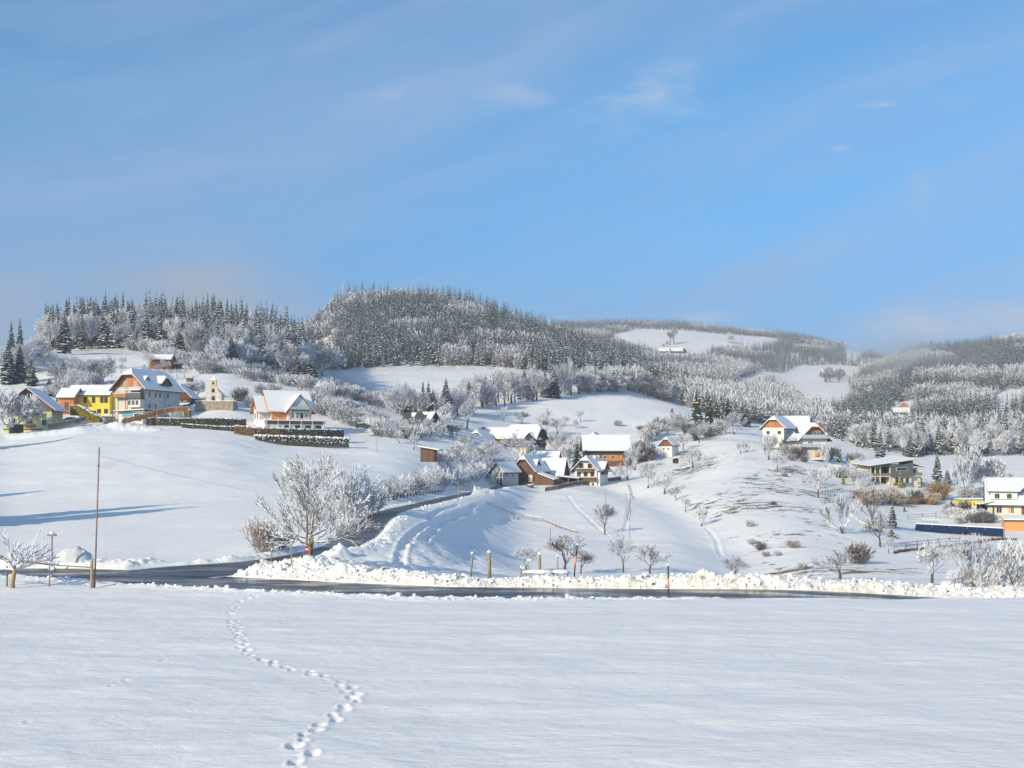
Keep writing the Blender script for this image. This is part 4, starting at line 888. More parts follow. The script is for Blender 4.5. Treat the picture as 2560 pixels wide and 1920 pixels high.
thicket([(2360, 1290), (2420, 1290), (2480, 1300), (2400, 1310)], 18, ['shrub', 'shrub_white', 'shrub_dark'], (16, 32), (26, 40), 'frosted bush on the bank between the solar array and the right-hand house', 'bushes behind the solar array', 12, 8, 200)
thicket([(2400, 1240), (2440, 1246)], 5, ['shrub', 'hoar'], (24, 40), (30, 40), 'frosted bush behind the yellow building', 'bushes behind the yellow building', 12, 4, 240)
thicket([(2390, 1470), (2470, 1476), (2560, 1478)], 14, ['shrub_white', 'shrub_white', 'orchard'], (40, 72), (34, 50), 'frosted bush behind the snow bank at bottom right', 'bushes at the bottom right bank', 10, 4, 84)
for i, (px, py, s_) in enumerate([(1875, 1318, 26), (1880, 1362, 20), (1902, 1376, 28), (1915, 1392, 18), (1945, 1390, 18), (1984, 1370, 26), (2006, 1424, 26), (1935, 1262, 12), (1960, 1192, 14), (1980, 1152, 22), (2010, 1156, 20), (1545, 1066, 20), (1362, 1064, 16), (1600, 1075, 14)]):
    at(random.choice(['shrub_dark', 'shrub', 'shrub_red']), px, py, s_ * .8, s_ * random.uniform(.8, 1.3), 'small brown bush on the snowy slope', 'small brown bushes on the slopes')

# --- forests
def forest_pts(pxr, yr, dens, test):
    """random standing places in a fan of photo columns pxr and distances yr, at dens metres spacing"""
    out = []; y = yr[0]
    while y < yr[1]:
        w = (pxr[1] - pxr[0]) * y / F; n = max(1, int(w / dens))
        for i in range(n):
            px = pxr[0] + (i + random.random()) * (pxr[1] - pxr[0]) / n; yy = y + random.uniform(-.5, .5) * dens; out.append((px, yy))
        y += dens
    A = np.array(out); X = (A[:, 0] - CX) * A[:, 1] / F; Z = ground(X, A[:, 1], False); PY = HY - Z * F / A[:, 1]
    k = test(A[:, 0], PY, A[:, 1]); return [(float(X[i]), float(A[i, 1]), float(Z[i]), float(A[i, 0]), float(PY[i])) for i in np.where(k)[0]]
def visible_filter(pts, th, sub=40):
    """drop trees whose top is hidden behind nearer ground"""
    P_ = np.array([(p[0], p[1], p[2]) for p in pts]); u = P_[:, 0] / P_[:, 1]; top = (P_[:, 2] + th) / P_[:, 1]; keep = np.ones(len(P_), bool); mx = np.full(len(P_), -9.0)
    for yy in np.exp(np.linspace(math.log(90), math.log(2300), 130)):
        z = ground(u * yy, np.full(len(P_), yy), False) / yy; mx = np.where(yy < P_[:, 1] - 5, np.maximum(mx, z), mx)
    return [p for p, a, b in zip(pts, top, mx) if a > b]
NS = {'spruce': 0}
def spruce_proto(seed, h, rb, tiers, nf, snow):
    m = spruce_crown(seed, h, rb, tiers, nf, snow, .03, simple=True); m.tube((0, 0, -.06 * h), (0, 0, h * .5), h * .014, h * .006, 3, 2, cap=False)
    tri = []; mi = []
    for f, k in zip(m.f, m.m):
        for i in range(1, len(f) - 1): tri.append((f[0], f[i], f[i + 1])); mi.append(k)
    return np.array(m.v), np.array(tri), np.array(mi)
def fluff_proto(seed, h, w, n):
    """distant bare crown: crossed twig flakes in the volume of a crown, and a few limbs"""
    rr = random.Random(seed); V = []; T_ = []; mi = []
    for i in range(n):
        a = rr.uniform(0, 6.28); e = math.asin(rr.uniform(-.85, 1)); q = rr.random() ** .4
        c_ = Vector((math.cos(a) * math.cos(e) * w / 2 * q, math.sin(a) * math.cos(e) * w / 2 * q, h * .50 + math.sin(e) * h * .50 * q))
        d = (c_ - Vector((0, 0, h * .3))).normalized(); o = d.orthogonal().normalized(); o = (o * math.cos(a * 3) + d.cross(o) * math.sin(a * 3)); L = rr.uniform(.10, .2) * h; ww = rr.uniform(.012, .04) * h
        b = len(V); V += [c_ - d * L * .5 - o * ww, c_ + d * L * .6, c_ - d * L * .3 + o * ww]; T_.append((b, b + 1, b + 2)); mi.append(1 if rr.random() < .62 else 0)
    for i in range(5):
        a = i * 1.26 + rr.random(); b = len(V); q = Vector((math.cos(a) * w * .3, math.sin(a) * w * .3, h * .8)); V += [Vector((-.12, 0, -1)), Vector((.12, 0, -1)), q]; T_.append((b, b + 1, b + 2)); mi.append(0)
    return np.array([tuple(v) for v in V]), np.array(T_), np.array(mi)
def scatter_mesh(name, protos, pts, hfun, mats, label, cat):
    VV = []; TT = []; MI = []; off = 0
    for (x, y, z, px, py) in pts:
        h = hfun(px, y); V_, T_, m_ = random.choice(protos); s = h; sw = h * random.uniform(.85, 1.2); a = random.uniform(0, 6.28); c_, s_ = math.cos(a), math.sin(a)
        VV.append(np.stack([x + (V_[:, 0] * c_ - V_[:, 1] * s_) * sw, y + (V_[:, 0] * s_ + V_[:, 1] * c_) * sw, z + V_[:, 2] * s], -1)); TT.append(T_ + off); MI.append(m_); off += len(V_)
    if not VV: return
    me = nmesh(name, np.concatenate(VV), np.concatenate(TT), mats, np.concatenate(MI))
    o = bpy.data.objects.new(name, me); COL.objects.link(o); tag(o, label, cat, None, 'stuff'); return o
SP_FAR = [spruce_proto(200 + i, 1.0, .125, 9, 6, .55) for i in range(5)]
SP_MID = [spruce_proto(300 + i, 1.0, .145, 13, 7, .50) for i in range(5)]
FL = [fluff_proto(400 + i, 1.0, .7, 110) for i in range(4)]
FLm = [fluff_proto(500 + i, 1.0, .75, 240) for i in range(4)]
MS = [M['needle'], M['snowclump'], M['trunk']]; MF = [M['twig_grey'], M['twig_pale']] if 'twig_grey' in M else None
M['twig_grey'] = pmat('grey_twigs', (.20, .18, .17), .9, .25, .3, spec=.05); M['twig_pale'] = pmat('frosted_twigs', (.66, .66, .69), .9, .12, .3, spec=.05)
MF = [M['twig_grey'], M['twig_pale']]
# left wood: tall, individual trees
edge_l = lambda px: np.interp(px, [60, 130, 300, 430, 560, 700, 800, 860], [872, 876, 872, 882, 902, 922, 925, 925])
L1 = forest_pts((95, 872), (462, 700), 5.3, lambda px, py, y: (py < edge_l(px)) & (px > 130 + (y - 462) * -.2))
L1 = visible_filter(L1, 18)
L1.sort(key=lambda p: p[1]); NI = 0; left_sp = []; rest_fl = []
for p in L1:
    x, y, z, px, py = p; front = y < 560; isd = fbm(np.array([x / 22]), np.array([y / 22]), 8, 2)[0] * .5 + random.random() * .5 > (.54 if px < 540 else .50)
    if isd:
        if front: plant(random.choice(['tall', 'hoar', 'tall']), x, y, z - .3, random.uniform(13, 18), random.uniform(.8, 1.15), 'frosted bare tree in the wood on the left hilltop', 'bare trees of the left wood')
        else: rest_fl.append(p)
    elif NI >= 180: left_sp.append(p)
    else: plant(random.choice(['spruce', 'spruce', 'spruce_slim']), x, y, z - .3, random.uniform(15, 24), random.uniform(.95, 1.25), 'snowy spruce in the wood on the left hilltop', 'spruces of the left wood'); NI += 1
print('left wood', len(L1), NI)
# middle hill
HB = lambda px: np.interp(px, [840, 1100, 1260, 1330, 1400, 1500, 1640, 1700], [921, 916, 920, 930, 940, 958, 984, 1002])
L2 = forest_pts((735, 1720), (690, 1040), 6.0, lambda px, py, y: (py < HB(px) - 1) & ((px > 835) | (y > 900)) & (y < np.interp(px, [1000, 1300, 1500, 1700], [1040, 1010, 970, 870])))
L2 = visible_filter(L2, 16); L2.sort(key=lambda p: p[1]); sp2 = []; n2 = 0
for p in L2:
    x, y, z, px, py = p; v = fbm(np.array([x / 40]), np.array([y / 40]), 18, 2)[0]
    if v > .66 or random.random() < .04 or (px < 840 and random.random() < .7): rest_fl.append(p)
    elif n2 < 50 and random.random() < .8: plant('spruce_slim' if random.random() < .4 else 'spruce', x, y, z - .3, random.uniform(13, 19), random.uniform(.8, 1.0), 'snowy spruce at the foot of the dense middle hill forest', 'spruces at the foot of the middle hill'); n2 += 1
    else: sp2.append(p)
print('mid', len(L2), len(sp2))
scatter_mesh('hill_forest', SP_MID, sp2, lambda px, y: random.uniform(13, 22), MS, 'dense snowy spruce forest covering the middle hill', 'forest')
scatter_mesh('left_wood', SP_MID, left_sp, lambda px, y: random.uniform(15, 24), MS, 'rear snowy spruces of the wood on the left hilltop', 'forest')
scatter_mesh('bare_wood', FLm, rest_fl, lambda px, y: random.uniform(10, 15), MF, 'frosted bare trees among the spruces of the left and middle hills', 'forest')
# far hills, with the white pastures left open
M1 = [(1530, 838), (1590, 823), (1720, 827), (1830, 838), (1915, 843), (1955, 851), (1915, 860), (1880, 864), (1850, 862), (1780, 872), (1768, 884), (1700, 892), (1650, 884), (1610, 866), (1560, 852)]
M1b = [(1955, 888), (1985, 884), (2004, 887), (1990, 892)]
M2 = [(1838, 950), (1900, 930), (1960, 934), (2000, 914), (2080, 913), (2155, 916), (2150, 935), (2110, 950), (2130, 975), (2120, 1000), (2090, 1010), (2010, 998), (1985, 965), (1930, 946), (1880, 962), (1845, 962)]
M3 = [(2108, 876), (2150, 868), (2190, 880), (2150, 892), (2120, 896)]
M4 = [(2195, 1040), (2240, 1020), (2262, 1000), (2290, 1010), (2270, 1040), (2220, 1050)]
M5 = [(2480, 990), (2520, 974), (2560, 972), (2560, 992), (2500, 1010)]
def open_(px, py, y=None):
    k = np.zeros(px.shape, bool)
    for m_ in (M1, M1b, M2, M3, M4, M5):
        k |= in_poly(px, py, m_)
        if y is not None:
            hp = 14.5 * F / y
            for q in (.3, .55): k |= in_poly(px, py - hp * q, m_)
    return k
L3 = forest_pts((1380, 2330), (1000, 2420), 7.6, lambda px, py, y: ~open_(px, py, y) & (py < 1010) & ((px < 1900) | (y > 1350)))
L3 = visible_filter(L3, 15); far_sp = []; far_fl = []
for p in L3: (far_fl if fbm(np.array([p[0] / 70]), np.array([p[1] / 70]), 28, 2)[0] > (.60 if p[4] < 930 or p[3] > 1900 else .30) else far_sp).append(p)
print('far', len(L3))
scatter_mesh('far_forest', SP_FAR, far_sp, lambda px, y: random.uniform(13, 20), MS, 'distant snowy spruce forest on the far hills', 'forest')
scatter_mesh('far_bare_wood', FL, far_fl, lambda px, y: random.uniform(10, 14), MF, 'distant frosted bare woods between the far pastures', 'forest')
lowr = lambda px: np.interp(px, [1700, 1800, 1900, 2050, 2150, 2300, 2450, 2600], [1010, 1052, 1062, 1085, 1120, 1146, 1162, 1165])
L4 = forest_pts((1715, 2640), (430, 1450), 5.8, lambda px, py, y: ~open_(px, py, y) & (py < lowr(px)) & (y < np.interp(px, [1700, 1900, 2150, 2300, 2600], [1250, 1350, 1400, 1400, 1450])))
L4 = visible_filter(L4, 15); L4.sort(key=lambda p: p[1]); r_sp = []; r_fl = []; n4 = 0
for p in L4:
    x, y, z, px, py = p; v = fbm(np.array([x / 55]), np.array([y / 55]), 38, 2)[0]; lowpart = 1.7 if py > 985 and px < 2080 else 0
    if y < 560 and n4 < 90 and random.random() < .6: plant(random.choice(['tall', 'hoar', 'tall', 'hoar']), x, y, z - .3, random.uniform(9, 14), random.uniform(.6, .9), 'frosted bare tree at the lower edge of the right-hand hill forest', 'bare trees of the right hill'); n4 += 1
    elif v > .59 - .25 * lowpart: r_fl.append(p)
    elif y < 640 and n4 < 110 and random.random() < .5: plant('spruce', x, y, z - .3, random.uniform(10, 16), random.uniform(.8, 1.0), 'snowy spruce at the lower edge of the right-hand hill forest', 'spruces of the right hill'); n4 += 1
    else: r_sp.append(p)
print('right', len(L4), len(r_fl))
scatter_mesh('right_hill_forest', SP_MID[:3] + SP_FAR, r_sp, lambda px, y: random.uniform(10, 17), MS, 'snowy spruce forest covering the right-hand hill', 'forest')
scatter_mesh('right_bare_wood', FL + FLm[:1], r_fl, lambda px, y: random.uniform(9, 13), MF, 'grey frosted bare woods on the right-hand hill', 'forest')
# single trees and clumps on the far pastures
for px, py, hp, lab in [(1676, 862, 36, 'a'), (1684, 860, 38, 'a'), (1668, 872, 20, 'a'), (1660, 874, 16, 'a'), (1820, 856, 26, 'b'), (1826, 858, 28, 'b')]:
    at('hoar' if lab == 'b' else 'tall_dark', px, py, hp, hp * .62, 'dark trees in the little clump on the highest far pasture' if lab == 'a' else 'pale trees in the pair on the right part of the highest far pasture', 'clump on the highest pasture' if lab == 'a' else 'pair on the highest pasture', ymin=1400)
for i in range(12): at('tall_dark', 2055 + random.uniform(0, 50), 950 + random.uniform(-6, 8), random.uniform(22, 32), 24, 'grey tree in the group left of the farm on the middle far pasture', 'trees by the far pasture farm', ymin=1150)
for px, hp in [(706, 24), (826, 40), (846, 44), (858, 50), (834, 30)]:
    p = max((q for q in L2 + L1 if abs(q[3] - px) < 14), key=lambda q: -q[4], default=None)
    if p: plant('upright', p[0], p[1], p[2], hp * p[1] / F + 9, .5, 'thin bare larch standing above the skyline left of the middle hill', 'larches on the skyline')
print('trees', NTREE[0])
# ---------------------------------------------------------------- buildings
class House:
    """gable house: ridge along local y, front gable towards -y; origin at the middle of the footprint"""
    def __init__(s, name, label, px, py, Y, W, L, hw, rise, rz, wall, roof=None, oh=.7, ohy=.7, hip=0.0, group=None, cat='house', anchor='C', snow=.28, upper=None, upz=None, sink=2.5, trim=None, snap=False):
        a = R(rz); x, y, z = (px - CX) * Y / F, Y, (HY - py) * Y / F
        if anchor == 'F': x += math.sin(-a) * L / 2; y += math.cos(a) * L / 2
        if snap: z = gz(x, y) - .05
        s.W, s.L, s.hw, s.rise, s.hip = W, L, hw, rise, hip; s.n = 0
        s.root = empty(name, (x, y, z), a, label, cat, group)
        hx, hy = W / 2, L / 2; sl_ = rise / hx; zr = hw + rise; d = .0
        xh = hx * hip; zh = hw + rise * (1 - hip) if hip else zr
        m = MB()
        gp = [(-hx, -hy, -sink), (hx, -hy, -sink), (hx, -hy, hw)] + ([(xh, -hy, zh), (-xh, -hy, zh)] if hip else [(0, -hy, zr)]) + [(-hx, -hy, hw)]
        m.prism(gp, (0, L, 0)); m.build('wall', M[wall], s.root)
        # roof: two slopes, optional clipped gables, as solid boards with snow on top
        th = .16; ex = hx + oh; ze = hw - oh * sl_; yF, yB = -hy - ohy, hy + ohy; dh = xh * 1.0
        def slopes(mb, z0, t, inset=0.0):
            for sg in (-1, 1):
                pts = [(sg * (ex - inset), yF + inset, ze + z0 + inset * sl_), (sg * (ex - inset), yB - inset, ze + z0 + inset * sl_)]
                if hip: pts += [(sg * xh, yB - inset, zh + z0), (0, yB - inset - dh, zr + z0), (0, yF + inset + dh, zr + z0), (sg * xh, yF + inset, zh + z0)]
                else: pts += [(0, yB - inset, zr + z0), (0, yF + inset, zr + z0)]
                if sg > 0: pts = pts[::-1]
                mb.prism(pts, (0, 0, t))
            if hip:
                for yy, dy in ((yF + inset, dh), (yB - inset, -dh)):
                    p = [(-xh, yy, zh + z0 - .01), (xh, yy, zh + z0 - .01), (0, yy + dy, zr + z0 - .01)]
                    mb.prism(p if dy > 0 else p[::-1], (0, 0, t))
        m = MB(); slopes(m, .02, th); s.roof = m.build('roof', M[roof or 'darkroof'], s.root)
        if trim:
            m = MB()
            for yy in (yF - .05, yB - .0):
                for sg in (-1, 1):
                    p = [(sg * ex, yy, ze - .12), (sg * ex, yy, ze + .2), (sg * xh, yy, zh + .2), (sg * xh, yy, zh - .12)]
                    m.prism(p if sg < 0 else p[::-1], (0, .05, 0))
            m.build('barge_board', M[trim], s.root)
        if snow:
            m = MB(); slopes(m, .02 + th + .004, snow, .10); s.snow = m.build('roof_snow', M['snow'], s.roof)
        if upper:
            uz = hw if upz is None else upz; m = MB()
            for yy, sg in ((-hy, -1), (hy, 1)):
                wx = hx + .03 if uz <= hw else hx * (zr - uz) / rise
                p = [(-wx, yy, uz), (wx, yy, uz)] + ([(hx + .03, yy, hw)] if uz < hw else []) + ([(xh, yy, zh), (-xh, yy, zh)] if hip else [(0, yy, zr)]) + ([(-hx - .03, yy, hw)] if uz < hw else [])
                m.prism(p, (0, sg * .05, 0))
            if uz < hw:
                for sg in (-1, 1): m.box(*sorted((sg * hx, sg * (hx + .05))), -hy - .05, hy + .05, uz, hw)
            m.build('gable_cladding', M[upper], s.root)
    def T(s, face, off=0.0):
        hx, hy = s.W / 2, s.L / 2
        return {'F': lambda a, d: (a, -hy - d), 'B': lambda a, d: (-a, hy + d), 'R': lambda a, d: (hx + d, a), 'L': lambda a, d: (-hx - d, -a)}[face]
    def fbox(s, mb, face, a0, a1, z0, z1, d0, d1, m=0):
        t = s.T(face); p, q = t(a0, d0), t(a1, d1); mb.box(min(p[0], q[0]), max(p[0], q[0]), min(p[1], q[1]), max(p[1], q[1]), z0, z1, m); return mb
    def win(s, face, a, z, w=1.1, h=1.3, frame='white', glass='glass', shutter=None, name='window', off=.03, mull=True):
        t = .09; mb = MB(); o = off
        for q in ((a - w / 2 - t, a - w / 2, z - t, z + h + t), (a + w / 2, a + w / 2 + t, z - t, z + h + t), (a - w / 2, a + w / 2, z + h, z + h + t), (a - w / 2, a + w / 2, z - t, z)): s.fbox(mb, face, q[0], q[1], q[2], q[3], -.02, o + .05)
        if mull: s.fbox(mb, face, a - .03, a + .03, z, z + h, -.02, o + .04)
        f = mb.build(name, M[frame], s.root); g = MB(); s.fbox(g, face, a - w / 2, a + w / 2, z, z + h, -.02, o + .01); g.build('pane', M[glass], f)
        if shutter:
            for k in (-1, 1):
                g = MB(); c_ = a + k * (w / 2 + t + .28); s.fbox(g, face, c_ - .26, c_ + .26, z - .05, z + h + .05, 0, .06); g.build('shutter', M[shutter], f)
        return f
    def wins(s, face, lst, **kw):
        for t in lst: s.win(face, *t, **kw)
    def part(s, name, mat, face, a0, a1, z0, z1, d0, d1, parent=None):
        mb = MB(); s.fbox(mb, face, a0, a1, z0, z1, d0, d1); return mb.build(name, M[mat], parent or s.root)
    def balcony(s, face, a0, a1, z, mat, depth=1.2, h=1.0, floor='grey_w', gap=.0, z0=None):
        mb = MB(); s.fbox(mb, face, a0, a1, z - .14, z, .04, depth); f = mb.build('balcony', M[floor], s.root)
        g = MB(); s.fbox(g, face, a0, a1, z + gap, z + h, depth - .06, depth + .0)
        s.fbox(g, face, a0, a0 + .06, z + gap, z + h, .04, depth - .06); s.fbox(g, face, a1 - .06, a1, z + gap, z + h, .04, depth - .06); g.build('railing', M[mat], f)
        g = MB(); s.fbox(g, face, a0 - .03, a1 + .03, z + h + .004, z + h + .10, depth - .12, depth + .06); g.build('railing_snow', M['snow'], f)
        return f
    def chimney(s, x, y, h=1.2, w=.55, mat='brick'):
        zr = s.hw + s.rise * (1 - abs(x) / (s.W / 2)); m = MB(); m.box(x - w / 2, x + w / 2, y - w / 2, y + w / 2, zr - .5, zr + h); c_ = m.build('chimney', M[mat], s.roof)
        m = MB(); m.box(x - w / 2 - .05, x + w / 2 + .05, y - w / 2 - .05, y + w / 2 + .05, zr + h + .003, zr + h + .22); m.build('chimney_snow', M['snow'], s.root)
    def dormer(s, side, y, w, h, out, zb, wall, hip=0.0, name='dormer', oh=.35, pitch=.95, win=None):
        """gabled dormer or cross wing on slope side (+1/-1): w wide along y, wall base zb, eave zb+h, ridge at zb+h+.9*w/2"""
        hx = s.W / 2; x1 = side * (hx + out); rs = w / 2 * pitch; m = MB(); zt = zb + h; xh = w / 2 * hip; zh = zt + rs * (1 - hip)
        gp = [(x1, y - w / 2, zb), (x1, y + w / 2, zb), (x1, y + w / 2, zt)] + ([(x1, y + xh, zh), (x1, y - xh, zh)] if hip else [(x1, y, zt + rs)]) + [(x1, y - w / 2, zt)]
        depth = hx + out - .3
        m.prism(gp if side > 0 else gp[::-1], (-side * depth, 0, 0)); b = m.build(name, M[wall], s.root)
        def sl(mb, z0, t, ins=0):
            e = w / 2 + oh - ins; ze = zt - oh * pitch + z0 + ins * pitch; xa = x1 + side * (.45 - ins)
            for sg in (-1, 1):
                p = [(xa, y + sg * e, ze), (x1 - side * depth, y + sg * e, ze), (x1 - side * depth, y, zt + rs + z0), (xa - side * (xh if hip else 0), y, zt + rs + z0)] + ([(xa, y + sg * xh, zh + z0)] if hip else [])
                if (sg > 0) == (side > 0): p = p[::-1]
                mb.prism(p, (0, 0, t))
            if hip:
                p = [(xa, y - xh, zh + z0 - .01), (xa, y + xh, zh + z0 - .01), (xa - side * xh, y, zt + rs + z0 - .01)]; mb.prism(p if side > 0 else p[::-1], (0, 0, t))
        m = MB(); sl(m, .02, .12); m.build(name + '_roof', M['darkroof'], b); m = MB(); sl(m, .145, .24, .08); m.build(name + '_snow', M['snow'], b)
        if win:
            m = MB(); m.box(min(x1, x1 + side * .06), max(x1, x1 + side * .06), y - win / 2, y + win / 2, zt - .9, zt + .2); m.build('window', M['glass'], b)
        return b
def mono(root, name, x0, x1, y0, y1, z00, z10, z11, z01, mat='darkroof', snow=.22, t=.12):
    """single-pitch roof over a rectangle, corner heights (x0y0, x1y0, x1y1, x0y1)"""
    p = [(x0, y0, z00), (x1, y0, z10), (x1, y1, z11), (x0, y1, z01)]; m = MB(); m.prism(p, (0, 0, t)); r_ = m.build(name, M[mat], root)
    if snow:
        i = .06; p = [(x0 + i, y0 + i, z00 + t + .004), (x1 - i, y0 + i, z10 + t + .004), (x1 - i, y1 - i, z11 + t + .004), (x0 + i, y1 - i, z01 + t + .004)]
        m = MB(); m.prism(p, (0, 0, snow)); m.build(name + '_snow', M['snow'], r_)
    return r_

# green house at the left edge
h = House('green_house', 'pale green house with grey timber gable and snowy roof at the left edge', 84, 1074, 280, 11.6, 10.5, 5.4, 4.7, 8, 'green', oh=1.3, ohy=1.3, upper='grey_w', upz=4.5, trim='trimred')
h.win('F', 0.1, 5.0, .9, 1.0); h.balcony('F', -3.0, 3.2, 3.7, 'dark_w', 1.1, .95)
h.win('F', .4, 1.4, 1.5, 1.3); h.part('flower_box', 'orange_w', 'F', -.9, 1.9, .45, 1.05, .05, .35); h.win('F', -3.6, 1.4, 1.5, 1.3); h.part('flower_box', 'orange_w', 'F', -4.9, -2.4, .45, 1.05, .05, .35)
h.win('F', 4.0, .9, 1.0, 1.5); h.win('R', -3.2, .6, .8, 1.8); h.part('plinth_band', 'brown_w', 'F', -5.7, 3.6, -.2, .1, .02, .06)
# guesthouse
g = House('guesthouse', 'tall grey guesthouse with orange hipped gable and balconies', 325, 1046, 292, 9.4, 15, 8.4, 4.6, -19, 'gwall', oh=1.1, ohy=1.3, hip=.36, anchor='F', upper='orange_w', upz=8.45, trim='redbrown')
g.win('F', -1.4, 8.7, .8, 1.1); g.win('F', 1.8, 8.7, .8, 1.1)
g.part('front_render', 'cream', 'F', -4.68, 4.68, .2, 8.2, .0, .045)
g.balcony('F', -4.4, 0.0, 5.6, 'orange_w', 1.5, 1.0); g.balcony('F', .3, 4.6, 5.6, 'slate_w', 1.7, 1.1)
g.part('bay', 'white', 'F', .2, 4.5, 2.9, 5.4, .05, 1.5); g.part('bay_roof', 'darkroof', 'F', .0, 4.8, 5.0, 5.4, .05, 1.9)
for a in (1.0, 2.2, 3.4): g.win('F', a, 3.5, .8, 1.2, off=1.5, shutter=None)
for a in (-3.8, -2.2): g.win('F', a, 3.3, .8, 1.7)
for a in (-3.9, -2.3, 1.2, 2.9): g.win('F', a, 6.0, .8, 1.6)
for a in (-4.4, -.2, .4, 4.5):
    g.part('post', 'redbrown', 'F', a - .07, a + .07, .2, 8.1, 1.42, 1.56)
m = MB(); m.prism([(.0, -7.6, 7.9), (4.9, -7.6, 7.9), (4.9, -9.9, 7.2), (.0, -9.9, 7.2)], (0, 0, .12)); aw = m.build('awning', M['darkroof'], g.root); m = MB(); m.prism([(.05, -7.6, 8.03), (4.85, -7.6, 8.03), (4.85, -9.85, 7.33), (.05, -9.85, 7.33)], (0, 0, .2)); m.build('awning_snow', M['snow'], aw)
for a in (-5.6, -3.0, -1.2, 2.2): g.win('R', a, 5.6, .9, 1.4)
for a in (-5.6, -2.8, 3.0): g.win('R', a, 2.5, 1.0, 1.4)
m = MB(); m.tube((4.78, 1.0, 0), (4.78, 1.0, 8.3), .06, .06, 6); m.build('downpipe', M['steel'], g.root)
g.dormer(1, 1.6, 4.2, 1.2, -.05, 8.3, 'red_w', .3, win=.9); g.dormer(1, -4.6, 1.9, .9, -1.6, 9.3, 'white'); g.chimney(-.8, 3.2, 1.1)
g2 = House('guesthouse_annex', 'dark red annex behind the grey guesthouse with clipped gable', 447, 1040, 318, 7.0, 5.0, 5.6, 3.4, -6, 'dark_w', oh=.8, ohy=.8, hip=.35, anchor='F', upper='red_w', upz=5.0)
g2.wins('F', [(-1.6, 3.2, .8, 1.1), (.2, 3.2, .8, 1.1), (1.9, 3.2, .8, 1.1)]); g2.win('F', 0, 6.2, .8, 1.0, 'redbrown')
mono(g2.root, 'porch_roof', -1.8, 3.4, -4.6, -2.5, 2.9, 2.9, 3.5, 3.5)
# long yellow house
h = House('yellow_house', 'long bright yellow house left of the grey guesthouse', 236, 1042, 314, 8.0, 12.6, 6.2, 2.5, 90 - 4, 'yellow', oh=.7, ohy=.5)
for a in (-5.0, -3.2, -.8, 1.6, 4.0, 5.2): h.win('L', a, 3.9, .8, 1.5, 'brown_w')
h.wins('L', [(-4.4, .9, .9, 1.1), (3.2, .9, .9, 1.1), (5.2, .9, .9, 1.1)], frame='brown_w'); h.part('garage_opening', 'dark_w', 'L', .0, 2.4, -.6, 1.6, .0, .05); h.part('plinth_band', 'fence_w', 'L', -1.0, 6.2, -.3, -.0, .02, .12)
h = House('timber_annex', 'orange timber annex at the left end of the yellow house', 178, 1030, 310, 6.0, 4.3, 4.2, 2.2, 90 - 4, 'orange_w', oh=.7, ohy=.7); h.part('door', 'brown_w', 'L', -.5, .6, .2, 2.6, .0, .06)
# kiosk with flat snowy roof
k = empty('kiosk', ((328 - CX) * 282 / F, 282, (HY - 1056) * 282 / F), R(-14), 'low kiosk with flat snowy roof and turquoise sign in front of the guesthouse', 'kiosk')
m = MB(); m.box(-3.9, 3.3, 0, 5, -1.5, 2.7); m.build('wall', M['white'], k); mono(k, 'roof', -4.6, 4.4, -1.2, 5.6, 2.75, 3.1, 3.3, 2.95)
m = MB(); m.box(-2.6, 0.4, -.1, -.02, 1.5, 2.5); m.build('sign_board', M['teal'], k); m = MB(); m.box(.9, 3.0, -.06, -.01, .4, 2.2); m.build('window', M['glass'], k); m = MB(); m.box(-2.2, .2, -.06, -.01, .3, 1.3); m.build('window', M['glass'], k)
for a in (-4.4, 4.2):
    m = MB(); m.box(a - .07, a + .07, -1.1, -.96, -1, 2.78); m.build('post', M['postgrey'], k)
# red hut and its shed
h = House('red_hut', 'dark red timber hut with white roof high on the left slope', 406, 915, 418, 5.0, 8.0, 2.5, 1.5, 90, 'redbrown', oh=.8, ohy=.5); h.win('L', 2.2, 1.1, 1.6, .9, 'grey_w')
h = House('small_shed', 'small open shed beside the red hut', 444, 911, 420, 2.6, 2.6, 1.7, .7, 90, 'brown_w', oh=.5, ohy=.4, cat='shed', snap=True); h.part('opening', 'dark_w', 'L', -.8, .8, .3, 1.4, 0, .04)
h = House('log_crate', 'snow-capped stack of logs on the slope above the chapel', 475, 929, 380, 1.8, 2.0, 1.1, .25, 0, 'redbrown', oh=.15, ohy=.15, cat='wood stack', snap=True); h.part('log_face', 'brown_w', 'F', -.8, .8, .1, 1.0, 0, .04)
h = House('brick_oven', 'small orange hut between the frosted trees above the yellow house', 226, 959, 345, 1.9, 2.2, 1.3, .3, 0, 'orange_w', oh=.2, ohy=.15, cat='hut', snap=True); h.part('opening', 'dark_w', 'F', -.5, .5, .1, .9, 0, .04)
# chapel
Yc = 312; cx_ = (533 - CX) * Yc / F; cz = (HY - 1005) * Yc / F
c0 = empty('chapel', (cx_, Yc, cz), R(6), 'little cream and white chapel with bell turret on a stone terrace', 'chapel')
m = MB()
prof = [(-2.25, 0), (2.25, 0), (2.25, 2.3), (1.9, 2.7), (1.35, 3.3), (1.05, 4.1), (1.0, 4.6), (-1.0, 4.6), (-1.05, 4.1), (-1.35, 3.3), (-1.9, 2.7), (-2.25, 2.3)]
m.prism([(x, 0, z) for x, z in [(-2.25, -1.5), (2.25, -1.5)] + prof[2:]], (0, .5, 0)); m.build('facade', M['cream2'], c0)
m = MB(); m.box(-2.05, 2.05, .5, 6.5, -1.5, 2.2); m.prism([(-2.05, .5, 2.2), (2.05, .5, 2.2), (0, .5, 3.9)], (0, 6.0, 0)); m.build('nave', M['wwall'], c0)
